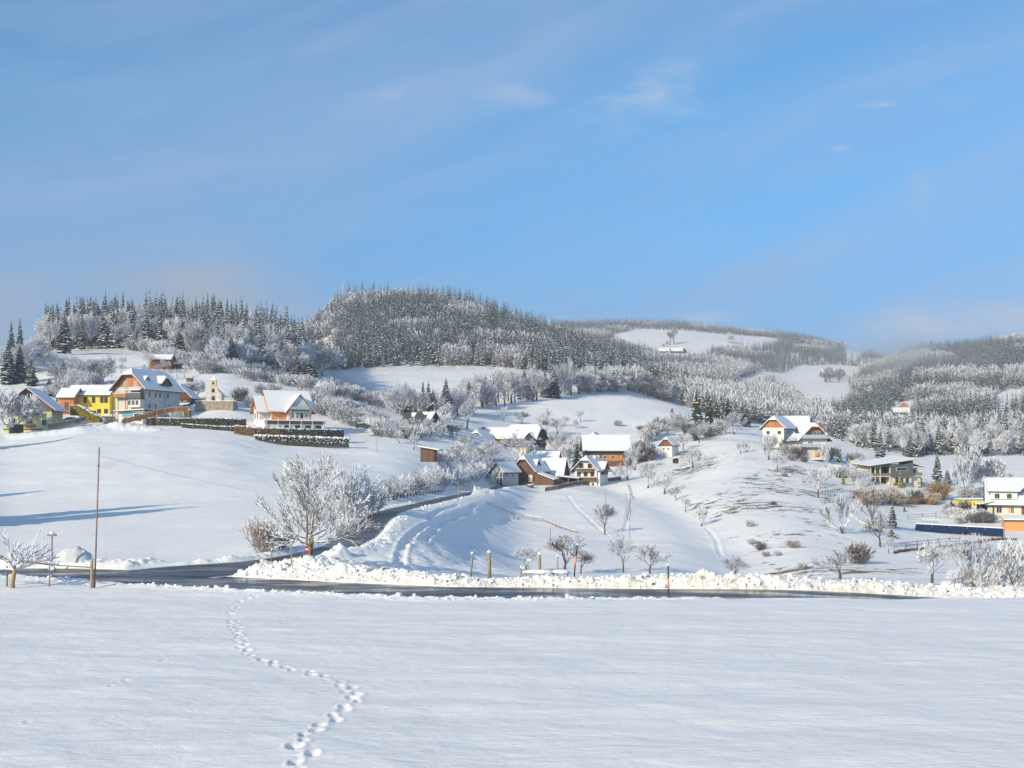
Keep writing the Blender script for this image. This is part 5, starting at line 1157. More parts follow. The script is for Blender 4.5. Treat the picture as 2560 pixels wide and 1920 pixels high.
m = MB(); m.prism([(-2.4, .5, 2.1), (0, .5, 4.1), (0, 6.7, 4.1), (-2.4, 6.7, 2.1)], (0, 0, .3)); m.prism([(0, .5, 4.1), (2.4, .5, 2.1), (2.4, 6.7, 2.1), (0, 6.7, 4.1)], (0, 0, .3)); m.build('roof_snow', M['snow'], c0)
for x0, x1, z0, z1 in ((-1.8, -.75, .3, 2.4), (.75, 1.8, .3, 2.4), (-1.2, -.55, 2.6, 3.6), (.55, 1.2, 2.6, 3.6)):
    m = MB(); m.box(x0, x1, -.05, .0, z0, z1); m.build('white_panel', M['white'], c0)
def arch(w, h, y0, y1, cxx, zb): return [(cxx - w / 2, y0, zb), (cxx + w / 2, y0, zb), (cxx + w / 2, y0, zb + h - w / 2)] + [(cxx + w / 2 * math.cos(t), y0, zb + h - w / 2 + w / 2 * math.sin(t)) for t in (.5, 1.05, 1.57, 2.1, 2.64)] + [(cxx - w / 2, y0, zb + h - w / 2)]
m = MB(); m.prism(arch(1.35, 2.1, -.04, 0, 0, 0), (0, -.05, 0)); fr_ = m.build('door_surround', M['white'], c0); m = MB(); m.prism(arch(.95, 1.8, -.10, 0, 0, 0), (0, -.05, 0)); m.build('door', M['dark_w'], fr_)
m = MB(); m.prism(arch(.75, 1.1, -.04, 0, 0, 2.75), (0, -.04, 0)); m.build('window', M['glass'], c0)
m = MB(); m.box(-.85, .85, -.12, 1.3, 4.6, 6.1); tw = m.build('bell_turret', M['cream2'], c0); m = MB(); m.prism(arch(.5, .8, -.17, 0, 0, 5.0), (0, -.04, 0)); m.build('bell_opening', M['glass'], tw)
m = MB(); m.box(-1.0, 1.0, -.2, 1.4, 6.1, 6.22); m.build('cornice', M['cream2'], tw)
m = MB(); b0 = len(m.v)
for a, b in (((-1, -.25), (1, -.25)), ((1, -.25), (1, 1.45)), ((1, 1.45), (-1, 1.45)), ((-1, 1.45), (-1, -.25))): m.poly([(a[0], a[1], 6.24), (b[0], b[1], 6.24), (b[0] * .3, .6 + (b[1] - .6) * .3, 7.1), (a[0] * .3, .6 + (a[1] - .6) * .3, 7.1)]); m.poly([(a[0] * .3, .6 + (a[1] - .6) * .3, 7.1), (b[0] * .3, .6 + (b[1] - .6) * .3, 7.1), (0, .6, 7.75)])
m.build('spire', M['snow'], tw); m = MB(); m.box(-.03, .03, .57, .63, 7.6, 8.35); m.box(-.2, .2, .575, .625, 8.0, 8.06); m.build('cross', M['black'], tw)
m = MB(); tx0, tx1 = (500 - 533) * 304 / F, (594 - 533) * 304 / F; m.box(tx0, tx1, -6.0, .8, -3.6, -.05)
tr_ = empty('terrace_wall', (cx_, Yc, cz), R(3), 'rubble stone terrace wall carrying the chapel', 'wall'); m.build('stonework', M['stone'], tr_); m = MB(); m.box(tx0 - .1, tx1 + .1, -6.1, .8, -.045, .14); m.build('coping_snow', M['snow'], tr_)
m = MB()
for i in range(12): xx = tx0 + .3 + i * (tx1 - tx0 - .6) / 11; m.box(xx - .03, xx + .03, -5.95, -5.9, .14, 1.0)
m.box(tx0 + .2, tx1 - .2, -5.97, -5.88, .95, 1.03); m.build('railing', M['postgrey'], tr_)

# orange-framed house
o = House('orange_house', 'white house with orange framing and two steep snowy gables', 716, 1051, 297, 9.0, 10.8, 2.9, 4.7, 90 + 28, 'wwall', oh=1.0, ohy=1.0, roof='orange_w', trim='orange_w')
# local L side faces the camera after the turn; gable end F faces right/back, so the left gable is face 'B'... kept general
def owin(face, a, z, w=.9, hh=1.1): return o.win(face, a, z, w, hh, 'orange_w')
o.part('lower_band', 'orange', 'L', -5.38, 5.38, -.2, 2.5, 0, .05)
gb = o.dormer(-1, -2.0, 6.4, 2.7, 1.2, 0.0, 'wwall', 0, 'front_gable', oh=.9, pitch=1.25)
def wing():
    w = MB(); y0, y1 = 5.3, 8.4; xa, xb = -3.6, 1.8; xm = (xa + xb) / 2
    w.prism([(xa, y1, -2), (xb, y1, -2), (xb, y1, 2.7), (xm, y1, 6.0), (xa, y1, 2.7)][::-1], (0, y0 - y1, 0)); b = w.build('side_wing', M['wwall'], o.root)
    for nm, z0, t, i_, mt in (('wing_roof', .02, .14, 0, 'orange_w'), ('wing_snow', .165, .26, .1, 'snow')):
        m = MB()
        for sg in (-1, 1):
            e = 2.7 + .9 - i_; p = [(xm + sg * e, y1 + .9 - i_, 6.0 - e * 1.222 + z0), (xm + sg * e, y0, 6.0 - e * 1.222 + z0), (xm, y0, 6.0 + z0), (xm, y1 + .9 - i_, 6.0 + z0)]
            m.prism(p if sg < 0 else p[::-1], (0, 0, t))
        m.build(nm, M[mt], b)
    for a, z, hh in ((-2.0, .4, 1.3), (.4, .4, 1.3), (-1.7, 2.9, 1.2), (.1, 2.9, 1.2)):
        f = MB().box(a - .55, a + .55, y1, y1 + .05, z - .1, z + hh + .1).build('window', M['orange_w'], b); MB().box(a - .38, a + .38, y1 + .05, y1 + .07, z, z + hh).build('pane', M['glass'], f)
wing()
hx = o.W / 2
def fb(mb, a0, a1, z0, z1, d0, d1): mb.box(-hx - d1, -hx - d0, -a1, -a0, z0, z1); return mb
fb(MB(), .9, 2.7, 2.9, 4.6, 1.1, 1.16).build('balcony_door', M['glass'], gb); fb(MB(), -1.0, 4.6, .1, 2.7, 1.1, 1.15).build('orange_wall', M['orange'], gb)
bl = fb(MB(), -.9, 4.5, 2.35, 2.75, 1.1, 2.4).build('balcony_floor', M['greenmetal'], gb); fb(MB(), -.9, 4.5, 2.75, 3.5, 2.34, 2.4).build('glass_railing', M['glassrail'], gb)
for a in (.1, 1.3, 2.5, 3.7): fb(MB(), a - .36, a + .36, .5, 1.9, 1.15, 1.2).build('window', M['glass'], gb)
for a in (-.85, 4.4): fb(MB(), a - .14, a + .14, -.2, 3.6, 2.2, 2.45).build('post', M['orange_w'], gb)
o.wins('L', [(-3.6, .7, .8, 1.5), (-1.7, .7, .8, 1.5)], frame='white')
o.chimney(1.2, -1.0, 1.1, .6, 'white')
t = empty('garden_terrace', (o.root.location.x, o.root.location.y, o.root.location.z - 2.0), R(28), 'low terrace of the orange-framed house with snow on its red parapet', 'terrace')
m = MB(); m.box(-8.2, 8.0, -8.4, -2, -2.0, 1.6); m.build('retaining_wall', M['white'], t); m = MB(); m.box(-8.25, 8.05, -8.5, -8.42, .8, 1.65); m.build('parapet', M['redbrown'], t)
m = MB(); m.box(-8.3, 8.1, -9.3, -2.0, 1.655, 1.9); m.build('terrace_snow', M['snow'], t)
for i in range(6): m = MB(); m.box(-8 + i * 3.1, -7.7 + i * 3.1, -8.7, -8.52, -1.0, 2.2); m.build('pillar', M['white'], t)
for i in range(4): m = MB(); m.box(-3 + i * 2.8, -1.4 + i * 2.8, -8.46, -8.41, -.4, .5); m.build('window', M['glass'], t)
# timber mast behind it
mx, my = (750 - CX) * 335 / F, 335; mz = (HY - 1010) * 335 / F; ms = empty('timber_mast', (mx, my, mz), 0, 'slim wooden A-frame mast on the slope behind the orange-framed house', 'mast')
for sx in (-1, 1): MB().tube((sx * .95, 0, -1), (sx * .12, 0, 7.2), .13, .09, 6).build('leg', M['orange_w' if sx > 0 else 'post'], ms)
for zz in (1.5, 3.6, 5.4): q = .95 - .83 * (zz + 1) / 8.2; MB().tube((-q, 0, zz), (q, 0, zz), .06, .06, 5).build('crossbar', M['post'], ms)
MB().tube((0, 0, 6.5), (0, 0, 8.3), .05, .02, 5).build('spike', M['black'], ms)
# dark-roofed house
d = House('dark_roofed_house', 'house with dark patchily snowed roof and white lower walls above the open shed', 1052, 1094, 332, 7.0, 8.6, 4.6, 2.9, 90 - 24, 'wwall', roof='darkroof', oh=.8, ohy=.9, snow=0, upper='dark_w', upz=2.3)
d.wins('L', [(-2.6, 2.9, .8, 1.0), (-.4, 2.9, .8, 1.0), (1.8, 2.9, .8, 1.0)], frame='white'); d.wins('B', [(0, .6, .9, 1.1)], frame='white')
d.wins('F', [(-1.5, 2.9, .8, 1.0), (1.3, 2.9, .8, 1.0), (-1.3, .7, .7, .8)], frame='white'); d.chimney(.2, .6, 1.0)
sl_ = 2.9 / 3.5
for (y0, y1, x0, x1) in ((-5.1, -3.0, -4.1, -.1), (1.2, 2.8, -1.6, -.3), (-3.0, -1.0, -1.0, -.1)):
    z_ = lambda x: 4.6 + 2.9 * (1 - abs(x) / 3.5) + .2; m = MB(); m.prism([(x0, y0, z_(x0)), (x1, y0, z_(x1)), (x1, y1 + .3, z_(x1)), (x0, y1 - .6, z_(x0))], (0, 0, .16)); m.build('snow_patch', M['snow'], d.roof)
# open shed by the lane
s_ = empty('field_shed', ((1074 - CX) * 240 / F, 240, (HY - 1148) * 240 / F), R(-12), 'small brown plank shed with lean-to roof, open on the right side', 'shed')
m = MB(); m.box(-2.1, .9, 0, 3, -.6, 1.9); m.prism([(-2.1, 0, 1.9), (.9, 0, 1.9), (.9, 0, 1.9 + .02), (-2.1, 0, 2.5)], (0, 3, 0)); m.build('wall', M['brown_w'], s_); mono(s_, 'roof', -2.6, 2.3, -.5, 3.5, 2.62, 1.85, 1.95, 2.72)
for a in (.98, 1.95): m = MB(); m.box(a - .05, a + .05, -.05, .05, -.6, 1.9); m.build('post', M['brown_w'], s_)
for q in (.3, .8, 1.3): m = MB(); m.box(.98, 1.95, -.03, .03, q, q + .07); m.build('rail', M['brown_w'], s_)

# upper farm
h = House('cottage', 'small cottage with brown clipped gable beside the yellow farmhouse', 1190, 1116, 372, 5.2, 7.0, 2.9, 2.5, -26, 'wwall', oh=.8, ohy=.7, hip=.45, anchor='F', upper='brown_w', upz=2.9); h.wins('F', [(-1.4, .9, .8, 1.0), (1.1, .9, .8, 1.0)]); h.wins('R', [(-1.4, .8, .8, 1.0)])
h = House('yellow_farmhouse', 'yellow farmhouse with brick chimney joined to the dark barn house', 1236, 1124, 384, 8.0, 10.5, 4.0, 3.4, 90 - 10, 'yellow', oh=.7, ohy=.4); h.wins('L', [(-1.0, 1.4, .9, 1.2), (1.4, 1.4, .9, 1.2), (3.4, 1.4, .9, 1.2)], frame='white'); h.chimney(-1.0, 3.9, 1.3, .9); h.part('porch', 'orange_w', 'L', -.2, 2.6, -1.2, .5, .05, 1.0)
h = House('dark_barn_house', 'long dark timber house with white roof and black clipped end gable', 1312, 1130, 372, 8.8, 11.5, 4.9, 4.0, 90 - 24, 'gwall', oh=.8, ohy=.9, hip=.38, upper='dark_w', upz=1.6)
h.dormer(-1, -4.0, 4.6, 1.0, .8, 3.2, 'dark_w', 0, 'cross_gable'); h.wins('L', [(-2.2, 2.2, .9, 1.1), (.2, 2.2, .9, 1.1)], frame='brown_w'); h.part('cream_panel', 'cream', 'L', 2.6, 4.8, 1.8, 4.4, .06, .1); h.dormer(-1, 1.6, 2.6, .1, -2.2, 6.0, 'brown_w', 0, 'roof_dormer')
for a in (-2.8, -1.4, 0, 1.4, 2.8): h.win('F', a, .7, .5, .8)
h.balcony('F', -3.2, 3.0, 2.3, 'dark_w', 1.0, .9)
h = House('orange_hut', 'tiny orange-gabled garden hut in front of the dark barn house', 1307, 1134, 356, 3.4, 4.2, 2.2, 1.5, -32, 'gwall', oh=.5, ohy=.5, anchor='F', upper='orange', upz=2.2, cat='hut'); h.part('opening', 'cream', 'F', -1.3, 1.3, .1, 1.8, 0, .05); h.win('F', 0, .4, 1.0, 1.1)
h = House('middle_farm_roof', 'snow-roofed house half hidden behind the brown barn', 1362, 1180, 336, 7.5, 8.6, 2.4, 3.6, 90 - 12, 'cream', oh=.8, ohy=.6); h.win('L', 0, 1.0, .9, 1.0); h.part('red_step', 'redbrown', 'L', 1.0, 4.0, 1.2, 1.6, .05, .6)
# lower farm
h = House('narrow_farm_building', 'narrow grey and white two-storey building beside the end of the lane', 1243, 1214, 292, 3.6, 7.5, 4.0, 1.9, -34, 'gwall', oh=.8, ohy=.7, anchor='F')
h.part('white_panel', 'cream', 'F', -1.78, -.6, .2, 3.4, 0, .05); h.wins('F', [(.1, 2.4, .6, 1.2), (1.1, 2.4, .6, 1.2), (.2, .3, .8, 1.7)], frame='white'); h.part('door', 'dark_w', 'F', .9, 1.5, .0, 2.0, 0, .05); h.wins('R', [(-2.0, 2.3, .7, .9), (1.0, 2.3, .7, .9)])
h = House('link_shed', 'low dark shed between the narrow grey building and the brown barn', 1276, 1210, 303, 3.4, 5.5, 3.2, 1.0, -30, 'dark_w', oh=.5, ohy=.5, anchor='F', cat='shed'); h.win('F', 0, 1.2, .8, .9)
b = House('brown_barn', 'brown timber barn with clipped gable and cream wall panels', 1308, 1212, 300, 6.4, 10.5, 4.0, 3.7, -22, 'brown_w', oh=.7, ohy=.7, hip=.28, anchor='F')
b.part('cream_panel', 'cream', 'F', -3.15, -2.1, .7, 2.7, 0, .05); b.part('cream_panel', 'cream', 'F', 1.5, 2.7, .7, 2.7, 0, .05); b.part('small_window', 'glass', 'F', 1.9, 2.3, 1.7, 1.9, .05, .09); b.part('stone_base', 'stone', 'F', -.2, 3.25, -1.5, .5, 0, .12)
b.dormer(1, -.2, 3.0, 1.0, -.9, 4.2, 'dark_w', .0, 'gable_dormer')
mono(b.root, 'lean_to_roof', 3.25, 9.0, -5.2, -1.2, 3.3, 1.3, 1.5, 3.5); m = MB(); m.prism([(3.25, -5.1, -1.5), (8.8, -5.1, -1.5), (8.8, -5.1, 1.25), (3.25, -5.1, 3.2)], (0, 3.8, 0)); m.build('lean_to_wall', M['brown_w'], b.root)
h = House('grey_barn', 'grey-roofed barn with a dark triangular end gable', 1386, 1206, 312, 6.6, 6.4, 2.2, 4.3, 90 - 16, 'fence_w', oh=.6, ohy=.5, upper='dark_w', upz=1.2)
cp = empty('open_carport', ((1422 - CX) * 304 / F, 304, (HY - 1212) * 304 / F), R(-8), 'open timber carport with flat snowy roof between barn and chalet', 'carport'); mono(cp, 'roof', -3.2, 3.0, -2, 2.5, 2.3, 1.7, 1.8, 2.4)
for a in (-3.0, 0, 2.7): MB().box(a - .08, a + .08, -1.8, -1.64, -1, 2.2 - (a + 3) * .1).build('post', M['post'], cp)
MB().box(-3.0, 2.6, 2.1, 2.2, -1, 1.9).build('back_wall', M['dark_w'], cp)
MB().box(-2.9, 2.6, -1.75, -1.7, .0, .7).build('log_store', M['orange_w'], cp)
c_h = House('chalet', 'cream chalet with two brown balconies and clipped gable', 1464, 1210, 306, 6.6, 9.5, 4.2, 3.3, -24, 'wwall', oh=.9, ohy=1.1, hip=.36, anchor='F', trim='brown_w')
for a in (-2.0, 0, 2.0): c_h.win('F', a, 2.2, .9, 1.0, 'brown_w', shutter=None)
for a in (-1.25, 1.25): c_h.win('F', a, 4.5, 1.0, 1.1, 'brown_w')
c_h.balcony('F', -2.3, 2.4, 3.5, 'brown_w', 1.0, .8); c_h.balcony('F', -3.2, 3.2, 1.0, 'brown_w', 1.1, .9); c_h.part('door', 'orange_w', 'F', .2, 1.2, -.9, .85, 0, .05); c_h.wins('F', [(-1.6, -.6, .7, .9), (2.2, -.5, .7, .8)])
c_h.dormer(1, .4, 3.6, 1.6, .9, 2.6, 'brown_w', 0, 'side_gable', win=1.0); c_h.part('tall_chimney', 'white', 'R', -4.2, -3.5, -1.2, 4.0, .05, .7); c_h.chimney(.8, .5, 1.0, .7, 'white'); c_h.wins('R', [(-2.6, 1.6, .8, 1.1)])
bb = House('big_barn', 'long barn with a huge white roof and low dark and orange walls', 1514, 1152, 352, 10.5, 14.2, 3.6, 4.3, 90, 'brown_w', oh=.8, ohy=.8, upper='dark_w', upz=2.0)
bb.part('orange_wall', 'orange_w', 'L', -1.8, 5.0, .0, 1.9, 0, .05); bb.wins('L', [(-.6, .7, 1.0, .9), (1.8, .7, 1.0, .9)], off=.06); bb.part('white_wall', 'white', 'L', -6.9, -2.4, .2, 1.8, .0, .05); bb.chimney(1.5, -5.0, 1.2, .5)
h = House('house_behind_barn', 'house peeping over the big barn with dark clipped gable', 1482, 1105, 378, 4.6, 8, .8, 2.2, -16, 'dark_w', oh=.5, ohy=.5, hip=.4, anchor='F'); h.win('F', 0, .6, .6, .6)
h = House('white_cottage', 'small white cottage with red-brown gable above a log fence', 1665, 1131, 358, 4.2, 5.6, 2.6, 2.1, -30, 'wwall', oh=.6, ohy=.5, hip=.35, anchor='F', upper='redbrown', upz=2.0); h.wins('F', [(-.8, .9, .5, .5), (.8, .9, .5, .5)], mull=False)
h = House('bee_house', 'tiny dark hut on posts right of the white cottage', 1689, 1156, 320, 1.5, 1.5, .9, .3, 0, 'dark_w', oh=.15, ohy=.15, cat='hut', sink=.2)
h.part('stand', 'post', 'F', -.6, .6, -.5, -.25, -.3, .02)
# right hill houses
h = House('orange_gable_house', 'big white farmhouse with wide bright orange gable on the right hilltop', 1933, 1098, 332, 6.6, 10.0, 3.7, 3.1, -33, 'wwall', oh=.9, ohy=.8, hip=.38, anchor='F', upper='orange_w', upz=3.5); h.wins('F', [(-1.6, 1.6, .8, .8), (1.9, 1.6, .8, .8)], frame='brown_w'); h.wins('F', [(-.9, 4.3, .6, .6), (.9, 4.3, .6, .6)], frame='orange_w'); h.wins('R', [(-3, 1.7, .7, .8), (-1, 1.7, .7, .8), (1, 1.7, .7, .8)]); h.part('door', 'dark_w', 'F', .6, 1.3, -1.2, .2, 0, .04)
h = House('farm_wing', 'snow-roofed wing behind the orange-gabled farmhouse', 1985, 1090, 350, 6.0, 8.5, 3.0, 3.0, 90 - 8, 'wwall', oh=.6, ohy=.6); h.win('L', 0, 1.5, .8, .9)
b = House('balcony_house', 'chalet with glass balconies and orange-brown gable on the right hilltop', 2035, 1128, 318, 7.6, 9.5, 4.0, 3.9, 2, 'wwall', oh=1.2, ohy=1.3, hip=.28, anchor='F', upper='orange_w', upz=4.0)
b.part('brown_panel', 'grey_w', 'F', -.9, 3.6, 3.95, 5.6, .05, .09); b.wins('F', [(-.9, 4.3, .8, 1.2), (1.2, 4.3, .8, 1.2), (-1.5, 1.7, .5, 1.2), (-.8, 1.7, .5, 1.2)], off=.09); b.balcony('F', -3.9, 3.9, 3.7, 'glassrail', 1.3, .9); b.balcony('F', -3.9, 3.9, 1.2, 'glassrail', 1.3, .9)
b.part('garage_door', 'cream', 'F', -1.8, .2, -1.6, .6, 0, .05); b.part('base_band', 'gwall', 'F', -3.75, 3.75, -1.8, .9, 0, .03); b.part('orange_panel', 'orange', 'F', 2.9, 3.6, -1.4, .7, .05, 1.4); b.part('orange_panel', 'orange', 'F', .3, 1.1, -1.4, -.4, .05, .6)
m = MB(); m.tube((3.1, -6.2, 5.0), (3.1, -6.35, 5.0), .42, .42, 14); m.build('satellite_dish', M['white'], b.root); b.chimney(-1.8, 1.0, 1.1, .7)
b.part('side_balcony', 'glassrail', 'L', -3.0, 4.6, 3.2, 4.1, 1.5, 1.56); b.part('side_balcony_floor', 'gwall', 'L', -3.0, 4.6, 3.0, 3.15, .05, 1.56); b.wins('L', [(-2.6, 1.4, .5, 1.2), (1.6, 1.4, .5, 1.2)]); b.dormer(-1, .6, 3.4, 1.0, -.8, 4.6, 'brown_w', 0, 'side_dormer')
# modern house
mh = empty('modern_house', ((2228 - CX) * 296 / F, 296, (HY - 1216) * 296 / F), R(8), 'modern cream and slate-grey villa with single-pitch roof and open balconies', 'house')
m = MB(); m.box(-5.4, 0, 2.2, 9, -2, 5.6); m.box(0, 5.8, 0, 9, -2, 6.0); m.build('wall', M['cream'], mh)
m = MB(); m.prism([(-.3, -.8, 2.7), (5.85, -.8, 2.7), (5.85, -.8, 6.9), (1.0, -.8, 5.1), (-.3, -.8, 5.1)], (0, 4.2, 0)); m.build('slate_box', M['slate_w'], mh)
m = MB(); m.box(1.0, 4.2, -.9, -.79, 4.2, 5.15); f = m.build('window', M['white'], mh); m = MB(); m.box(1.1, 4.1, -.93, -.9, 4.28, 5.07); m.build('pane', M['glass'], f)
for z0, z1 in ((3.4, 5.2), (.9, 2.7)):
    for a in (-5.1, -2.5):
        m = MB(); m.box(a, a + 2.1, 2.1, 2.19, z0 - .3, z1); m.build('window', M['glass'], mh)
for z in (.35, 2.85): m = MB(); m.box(-6.0, -.3, -.2, 2.2, z - .25, z); m.build('balcony_floor', M['cream'], mh)
m = MB(); m.box(-5.9, -.3, -.2, -.14, -.9, .1); m.build('parapet', M['cream'], mh); m = MB(); m.box(-5.9, -.3, -.2, -.14, 2.9, 3.6); m.build('railing', M['fence_w'], mh)
for a in (-5.9, -4.6, -3.2, -.4): m = MB(); m.box(a - .14, a + .14, -.2, .12, -2.2, 5.4); m.build('column', M['cream'], mh)
mono(mh, 'roof', -7.0, 6.3, -1.6, 9.6, 5.35, 7.1, 8.0, 5.9, 'slate_w', .2, .2)
for a in (1.2, 2.6, 4.2): m = MB(); m.box(a, a + .8, -.06, -.01, .5, 2.4); m.build('window', M['glass'], mh)
m = MB(); m.box(.2, 5.6, -.9, -.02, .0, .12); m.build('terrace', M['cream'], mh); m = MB(); m.box(.2, 5.6, -.9, -.85, .15, 1.0); m.build('railing', M['steel'], mh)
m = MB(); m.box(5.8, 9.0, 1.0, 8, -2, 5.0); m.build('side_wing', M['cream'], mh); mono(mh, 'wing_roof', 5.8, 9.8, .2, 8.4, 6.0, 5.1, 5.5, 6.4, 'slate_w', .18, .15)
m = MB(); m.box(6.0, 9.0, .1, 1.0, 2.7, 2.9); m.build('balcony_floor', M['cream'], mh); m = MB(); m.box(6.0, 9.0, .1, .16, 2.9, 3.7); m.build('railing', M['steel'], mh); m = MB(); m.box(6.1, 7.4, .93, 1.01, 3.3, 4.6); m.build('window', M['glass'], mh)
# right-hand house
r = House('right_villa', 'cream house with wide shed dormer and broad snowy roof at the right edge', 2548, 1290, 240, 10.5, 13.0, 3.1, 4.4, 90 - 22, 'cream', oh=.9, ohy=.6)
r.part('dormer_wall', 'wwall', 'L', -5.9, -.6, 3.3, 5.4, -1.6, -.2); r.part('dormer_base', 'dark_w', 'L', -6.0, -.5, 3.3, 3.75, -.25, -.1)
m = MB(); hx = 5.25; m.prism([(-hx - .3, -.0, 5.35), (-hx - .3, 6.7, 5.35), (0.2, 6.7, 8.0), (.2, -3.0, 8.0)], (0, 0, .15)); dr = m.build('dormer_roof', M['darkroof'], r.root); m = MB(); m.prism([(-hx - .25, .05, 5.51), (-hx - .25, 6.65, 5.51), (.2, 6.65, 8.16), (.2, -2.9, 8.16)], (0, 0, .25)); m.build('dormer_snow', M['snow'], dr)
for a in (-4.6, -2.2): r.win('L', a, 4.0, .9, 1.0, off=-.18)
r.wins('L', [(-4.2, .9, 1.0, 1.3), (-1.6, .9, .5, 1.3)]); r.part('orange_shutter', 'orange', 'L', -2.3, -1.9, .9, 2.3, 0, .06); r.part('door', 'brown_w', 'L', .2, 1.1, -.2, 2.2, 0, .06); r.wins('L', [(2.6, .9, 1.0, 1.3)])
pc = empty('entrance_canopy', ((2463 - CX) * 238 / F, 238, (HY - 1288) * 238 / F), R(0), 'dark open entrance canopy left of the right-hand cream house', 'canopy'); mono(pc, 'roof', -1.8, 1.4, -1.5, 1.5, 2.3, 2.9, 2.9, 2.3)
for a in (-1.6, 1.2): MB().box(a - .08, a + .08, -1.3, -1.14, -.6, 2.3).build('post', M['dark_w'], pc)
MB().box(-1.3, 1.2, 1.2, 1.3, -.6, 2.3).build('back_wall', M['dark_w'], pc)
yb = empty('yellow_garage', ((2430 - CX) * 262 / F, 262, (HY - 1268) * 262 / F), R(-6), 'low bright yellow flat-roofed garage left of the cream house', 'garage'); MB().box(-2.9, 2.8, 0, 4, -1, 1.65).build('wall', M['yellow'], yb); mono(yb, 'roof', -3.0, 3.1, -.2, 4.2, 1.68, 1.8, 1.8, 1.68)
MB().box(-1.3, -.6, -.05, 0, .5, 1.2).build('window', M['white'], yb)
for a in (.4, 1.3): MB().box(a, a + .2, -.05, 0, .4, 1.2).build('window', M['glass'], yb)
ob = empty('orange_shed', ((2540 - CX) * 224 / F, 224, (HY - 1330) * 224 / F), R(-12), 'square light orange timber shed with a snowy roof at the right edge', 'shed'); MB().box(-2.1, 2.6, 0, 3.2, -1, 2.3).build('wall', M['orange_l'], ob); mono(ob, 'roof', -2.5, 3.0, -.6, 3.7, 2.35, 2.35, 3.0, 3.0)
# solar arrays
def solar(name, a, b, hgt, n, label):
    (x0, y0, z0), (x1, y1, z1) = a, b; L = math.hypot(x1 - x0, y1 - y0); e = empty(name, (x0, y0, z0), math.atan2(y1 - y0, x1 - x0), label, 'solar array'); sl = (z1 - z0) / L
    for i in range(n):
        a0 = i * L / n + .09; a1 = (i + 1) * L / n - .09; m = MB(); m.prism([(a0, 0, a0 * sl), (a1, 0, a1 * sl), (a1, hgt * .45, a1 * sl + hgt), (a0, hgt * .45, a0 * sl + hgt)], (0, -.06, .03)); m.build('solar_panel', M['solar'], e)
    m = MB(); m.prism([(0, .05 + hgt * .45, hgt + .0), (L, .05 + hgt * .45, hgt + L * sl), (L, .05 + hgt * .45, -1.4 + L * sl), (0, .05 + hgt * .45, -1.4)], (0, .25, 0)); m.build('backing_wall', M['stone'], e)
    m = MB(); m.prism([(0, hgt * .45 - .05, hgt + .06), (L, hgt * .45 - .05, hgt + .06 + L * sl), (L, hgt * .45 + .4, hgt + .06 + L * sl), (0, hgt * .45 + .4, hgt + .06)], (0, 0, .14)); m.build('snow_ridge', M['snow'], e)
    m = MB(); m.prism([(0, -.05, -.02), (L, -.05, -.02 + L * sl), (L, -.05, -.9 + L * sl), (0, -.05, -.9)], (0, .3, 0)); m.build('plinth', M['stone'], e)
solar('solar_array', wpt(2285, 1329, 222), wpt(2505, 1342, 208), 1.5, 5, 'long row of dark blue solar panels in five sections')
solar('small_solar_array', wpt(2132, 1244, 258), wpt(2165, 1246, 254), 1.3, 1, 'single small dark blue solar panel below the modern house')
gh = empty('greenhouse', ((2326 - CX) * 226 / F, 226, (HY - 1314) * 226 / F), R(-4), 'small pale greenhouse behind the left end of the long solar array', 'greenhouse'); MB().box(-1.4, 1.6, 0, 1.6, -.5, 1.0).build('glass_wall', M['glassrail'], gh); mono(gh, 'roof', -1.5, 1.7, -.1, 1.7, 1.0, 1.0, 1.3, 1.3, 'glassrail', .12, .06)
# distant farms on the far hills
for (px, py, Y, W_2, L_2, hw, ri, rz, wl, up, lab) in [
    (2076, 966, 1330, 12, 22, 3.5, 5, 80, 'dark_w', None, 'grey farm on the middle far pasture'), (2098, 964, 1335, 9, 12, 3.5, 4.5, 10, 'brown_w', None, 'second roof of the farm on the middle far pasture'),
    (2262, 1010, 760, 7.5, 8, 3.2, 3.4, -25, 'wwall', 'orange_w', 'upper white farmhouse in the clearing of the right-hand forest'), (2247, 1022, 745, 6, 7, 1.8, 2.6, 80, 'dark_w', None, 'lower dark barn in the clearing of the right-hand forest'),
    (1659, 886, 1740, 10, 16, 3, 5, 80, 'brown_w', None, 'left farm roof at the foot of the highest pasture'), (1692, 888, 1745, 9, 18, 3, 5, 86, 'dark_w', None, 'right farm roof at the foot of the highest pasture'), (1708, 886, 1750, 8, 10, 3, 4, 10, 'brown_w', None, 'small end barn at the foot of the highest pasture')]:
    x = (px - CX) * Y / F; zz = gz(x, Y); h = House('distant_farmhouse', lab, px, HY - zz * F / Y, Y, W_2, L_2, hw, ri, rz, wl, oh=.8, ohy=.8, upper=up); h.win('L' if abs(rz) > 45 else 'F', 0, 1.2, 1.4, 1.2)

